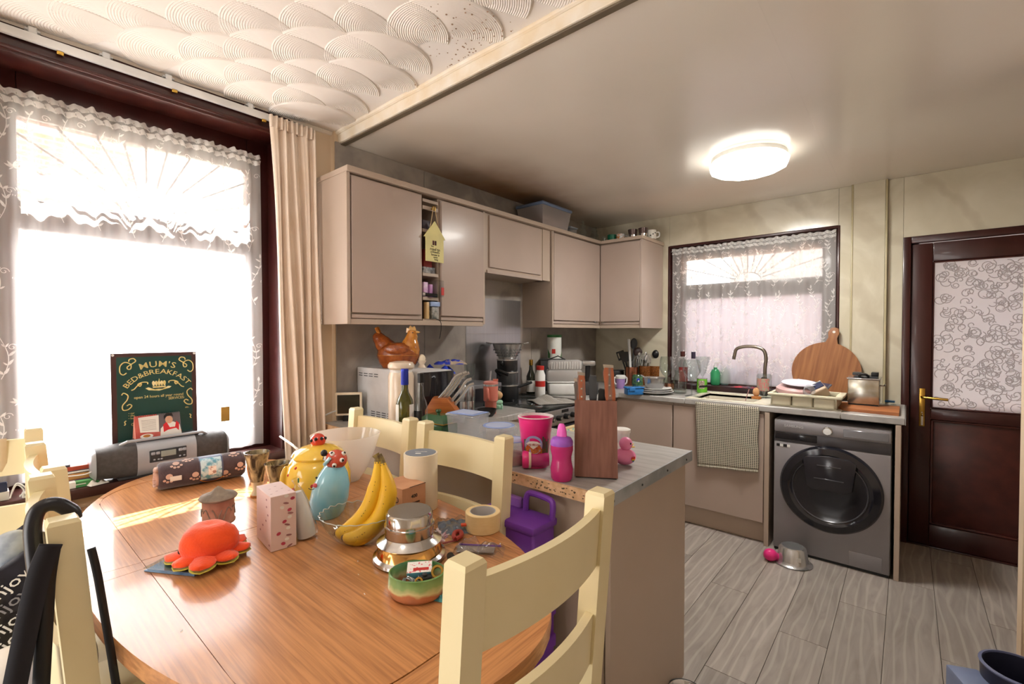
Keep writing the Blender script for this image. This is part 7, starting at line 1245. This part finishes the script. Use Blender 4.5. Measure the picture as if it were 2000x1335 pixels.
def upg(label, px, py, prof, name='drinking_glass', mat=None, y=None):
    p = ox(px, py, -2.13) if y is None else oy(px, py, y); k = (p-C0).dot(CF)/FPX; t = T(name, label, 'glass', (p.x, p.y, ZU)); P(t, 'glass', G().lathe(vessel(prof, k, .6), 24), mat or m_glassw); return t, k
upg('tall decanter with ball neck at cabinet corner', 1139, 460, [(0, 0), (7, 0), (8, 3), (7, 12), (3.5, 18), (5, 22), (3, 27), (2.6, 34)], 'decanter'); upg('ridged glass bottle at cabinet inner corner', 1161, 468, [(0, 0), (7.5, 0), (8, 12), (5, 18), (6, 21), (4.5, 24), (4.5, 28)], 'glass_bottle'); upg('tiny shot glass left of green mug', 1180, 466, [(0, 0), (4, 0), (4.6, 14)], y=3.76)
def mug(label, px, py, r, h, mat, y=3.78, hs=1):
    p = oy(px, py, y); k = (p-C0).dot(CF)/FPX; t = T('mug', label, 'mug', (p.x, p.y, ZU), FACE); P(t, 'mug', G().lathe(vessel([(0, 0), (r, 0), (r, h)], k, .8), 28), mat); P(t, 'handle', G().tube(smooth([(hs*r*.97*k, 0, h*.8*k), (hs*(r+5)*k, -2*k, h*.75*k), (hs*(r+5)*k, -2*k, h*.3*k), (hs*r*.97*k, 0, h*.22*k)]), 1.2*k, 6), m_white); return t, k
mug('dark green mug on top of far wall cabinet', 1195, 464, 8.5, 16, mk('bottle green glaze', '#1f6e50', .25)); t, k = mug('white mug with orange pattern on top of far wall cabinet', 1212, 462, 8, 15, mk('white and orange glaze', '#e6e4e2', .25, col2='#d98a3a', sc=60, lo=.52, hi=.57)); t, k = mug('white spotted mug at the right end of cabinet top', 1272, 462, 9.5, 17, mk('white glaze', '#e9e6dc', .25), 3.84)
for a in (-2.0, -1.5, -1.0): P(t, 'spot', G().ball((9.4*k*math.cos(a), 9.4*k*math.sin(a), (6+5*(a+2))*k), 1.3*k, 8, 6), m_black)
for px, lab in ((1236, 'left'), (1256, 'right')):
    p = oy(px, 461, 3.78); k = (p-C0).dot(CF)/FPX
    for i in range(2):
        t = T('tumbler', '%s %s tumbler of two smoky stacks on cabinet top' % ('upper' if i else 'lower', lab), 'glass', (p.x, p.y, ZU+i*10.4*k), 0, 'stacked smoky tumblers'); P(t, 'tumbler', G().lathe(sc([(0, 0), (7.8+.5*i, 0), (9+.5*i, 10), (9+.3*i, 10.2), (0, 10.2)], k), 24), m_chr2 if not i else mk('smoky brown glass', '#6e5c58', .15, .5)); P(t, 'rim', G().lathe(sc([(9.1, 9.6), (9.5, 10), (8.8, 10.3)], k), 24), m_chrome)
# ---------------------------------------------------------------- open shelves and hanging house sign
yk = 1.70; XS = -2.07
q = ox(847, 407, XS); kz = (q-C0).dot(CF)/FPX
kn2 = T('hook_knob', 'brass knob on open shelf unit holding the house sign', 'knob', (XS-.014, q.y, q.z), 0); P(kn2, 'knob', G().lathe([(0, .022), (.012, .020), (.014, .014), (.006, .008), (.006, -.006)], 18, RY(PI/2)), m_gold); P(kn2, 'bar', G().box(-.012, -.004, 1.668-q.y, 1.781-q.y, -.010, .010), m_carc)
hA = ox(849, 432, XS+.012); hL, hR = ox(828, 460, XS+.012), ox(868, 463, XS+.012); zb = ox(846, 511, XS+.012).z; HWd = (hR.y-hL.y)
hs = T('house_sign', 'yellow house shaped hanging sign about the road to a friend', 'sign', (XS+.014, (hL.y+hR.y)/2, zb), PI/2)
He, Hp = hL.z-zb, hA.z-zb; w2_ = HWd/2
Mh = RX(PI/2); body = [(-w2_*.86, 0), (w2_*.86, 0), (w2_*.86, He*.97), (w2_*1.04, He*.98), (.0, Hp), (-w2_*1.04, He*.98), (-w2_*.86, He*.97)]
P(hs, 'house', G().prism(body, -.003, .003, Mh), mk('butter yellow paint', '#e6dc96', .55)); 
for x, z in ((-.008, .79), (.008, .79), (-.008, .70), (.008, .70)): P(hs, 'window', G().bc((x-.004, -.0035, He*z+.004), (.012, .0012, .013)), mk('dark window cut', '#4a1f1c', .7))
for s, sz, x, z in (('The', .013, -.02, .60), ('road to', .024, 0, .49), ('a friend\'s', .018, 0, .375), ('house is', .018, .002, .265), ('never', .014, .004, .165), ('long', .015, .008, .075)): text(hs, s, sz, m_ink, TR(x, -.0036, He*z+.003) @ Mh)
for s in (-1, 1): P(hs, 'ribbon', G().tube([(s*w2_*.55, .002, He*1.05), (s*.004+0, .004, q.z-zb+.006)], .003, 6, flat=.3), mk('tan ribbon', '#cdb285', .7))
def sh_(name, label, cat, y, z, d, col, x=-2.12, **kw): return solo(name, label, cat, G().bc((0, 0, d[2]/2), d, .002, 2), mk(label[:18], col, .4, **kw), (x, y, z+.0095))
sh_('small_box', 'pink card box at left on middle open shelf', 'box', 1.695, SHZ[1], (.05, .030, .085), '#d8a6d6', col2='#ecd3ea', sc=40); sh_('small_box', 'pink and white card box at right on middle open shelf', 'box', 1.735, SHZ[1], (.05, .022, .075), '#cf95cc'); sh_('small_box', 'pale blue card box on the bottom open shelf', 'box', 1.745, SHZ[0]+.072, (.05, .060, .026), '#9db4de', -2.09); sh_('small_box', 'clear packet of trinkets under pale blue box', 'packet', 1.75, SHZ[0], (.05, .05, .070), '#a9a59d', -2.10, col2='#5a5f5a', sc=60)
sh_('small_box', 'tan wooden trinket at left of bottom open shelf', 'trinket', 1.695, SHZ[0], (.03, .018, .095), '#cfae7a', -2.09); sh_('small_box', 'dark trinket row on the shelf behind house sign', 'trinket', 1.72, SHZ[2], (.05, .085, .035), '#3d3836', -2.12, col2='#b5b5b5', sc=60); sh_('small_box', 'red and black tin behind house sign', 'tin', 1.715, SHZ[2]+.036, (.04, .06, .10), '#8e2a26'); sh_('small_box', 'dark purple tin on upper open shelf', 'tin', 1.70, SHZ[3], (.06, .06, .05), '#4d4550')
t = T('torch', 'black and silver torch with green lens ring on open shelf', 'torch', (-2.085, 1.705, SHZ[1]+.024), PI/2-.5); P(t, 'body', G().tube([(-.02, 0, 0), (.05, 0, -.006)], .010, 12), m_black); P(t, 'head', G().tube([(-.035, 0, .0), (-.02, 0, 0)], .0135, 14), m_steelp); P(t, 'green_ring', G().lathe([(.005, 0), (.009, .001), (.010, 0)], 14, TR(.051, 0, -.006) @ RY(PI/2)), m_green)
t = T('plastic_sleeve', 'clear plastic packet with red tag sticking out from shelf', 'packet', (-2.068, 1.772, SHZ[1]+.012)); P(t, 'film', G().box(-.04, .012, -.02, .024, 0, .095, .001), m_film); P(t, 'red_tag', G().box(.008, .013, .006, .026, .01, .055, .001), m_red)
cable('black wrist strap dangling under open shelf', [(-2.09, 1.755, SHZ[0]+.012), (-2.066, 1.775, SHZ[0]-.002), (-2.064, 1.782, 1.44), (-2.066, 1.776, 1.39), (-2.066, 1.770, 1.37)], .0022, m_black)
# ---------------------------------------------------------------- floor things
p, k = here(1548, 1098, 0); t = T('dog_bowl', 'upturned steel dog bowl in front of washing machine', 'bowl', (p.x, p.y, .0008)); P(t, 'bowl', G().lathe(sc([(33, 0), (34, 1.5), (29, 4), (27, 7), (23, 30), (20, 33), (0, 33.5)], k), 40), m_steelp); P(t, 'base_pad', G().lathe(sc([(0, 33.8), (17, 33.6), (18, 33.2)], k), 32), mk('grey rubber pad', '#5d5d5d', .6)); P(t, 'price_label', G().bc((4*k, -25.6*k, 16*k), (7*k, .6*k, 8*k), 0, 1, RZ(FACE*.6)), m_paper)
q = p-CR*(38*k)+CF*.02; t = T('dog_toy', 'hot pink rubber dog toy behind steel bowl', 'toy', (q.x, q.y, .001), FACE); P(t, 'ball', G().ball((-2*k, 0, 12*k), (13*k, 11*k, 12*k), 18, 12), m_pink); P(t, 'neck', G().tube([(6*k, 0, 9*k), (22*k, 0, 7*k)], [7*k, 8*k], 12), m_pink)
p = oz(1952, 1296, .30); bn = T('pedal_bin', 'dark open round bin at bottom right corner', 'bin', (p.x+.05, p.y+.0, .001)); P(bn, 'bin', G().lathe([(0, 0), (.085, 0), (.098, .30), (.093, .30), (.082, .006), (0, .006)], 36), mk('dark blue black plastic', '#2a2b3d', .35)); P(bn, 'rim', G().lathe([(.098, .296), (.101, .302), (.092, .305), (.091, .299)], 36), mk('blue grey rim', '#5d6484', .35))
p = oz(1915, 1330, .24); solo('dustpan', 'grey blue plastic dustpan leaning on the bin', 'dustpan', G().box(-.045, .045, -.06, .06, -.20, .012, .006, 2), mk('grey blue plastic', '#7884a3', .4), (p.x-.02, p.y-.02, p.z), .4)
p = oz(1352, 1322, 0); t = T('pet_bowl', 'black and steel pet bowl peeking past peninsula corner', 'bowl', (-.615, 1.72, .001)); P(t, 'bowl', G().lathe([(0, 0), (.085, 0), (.07, .06), (.064, .06), (.06, .012), (0, .01)], 36), m_black); P(t, 'steel_liner', G().lathe([(.064, .0605), (.062, .062), (.058, .058), (.05, .016), (0, .015)], 32), m_steelp)
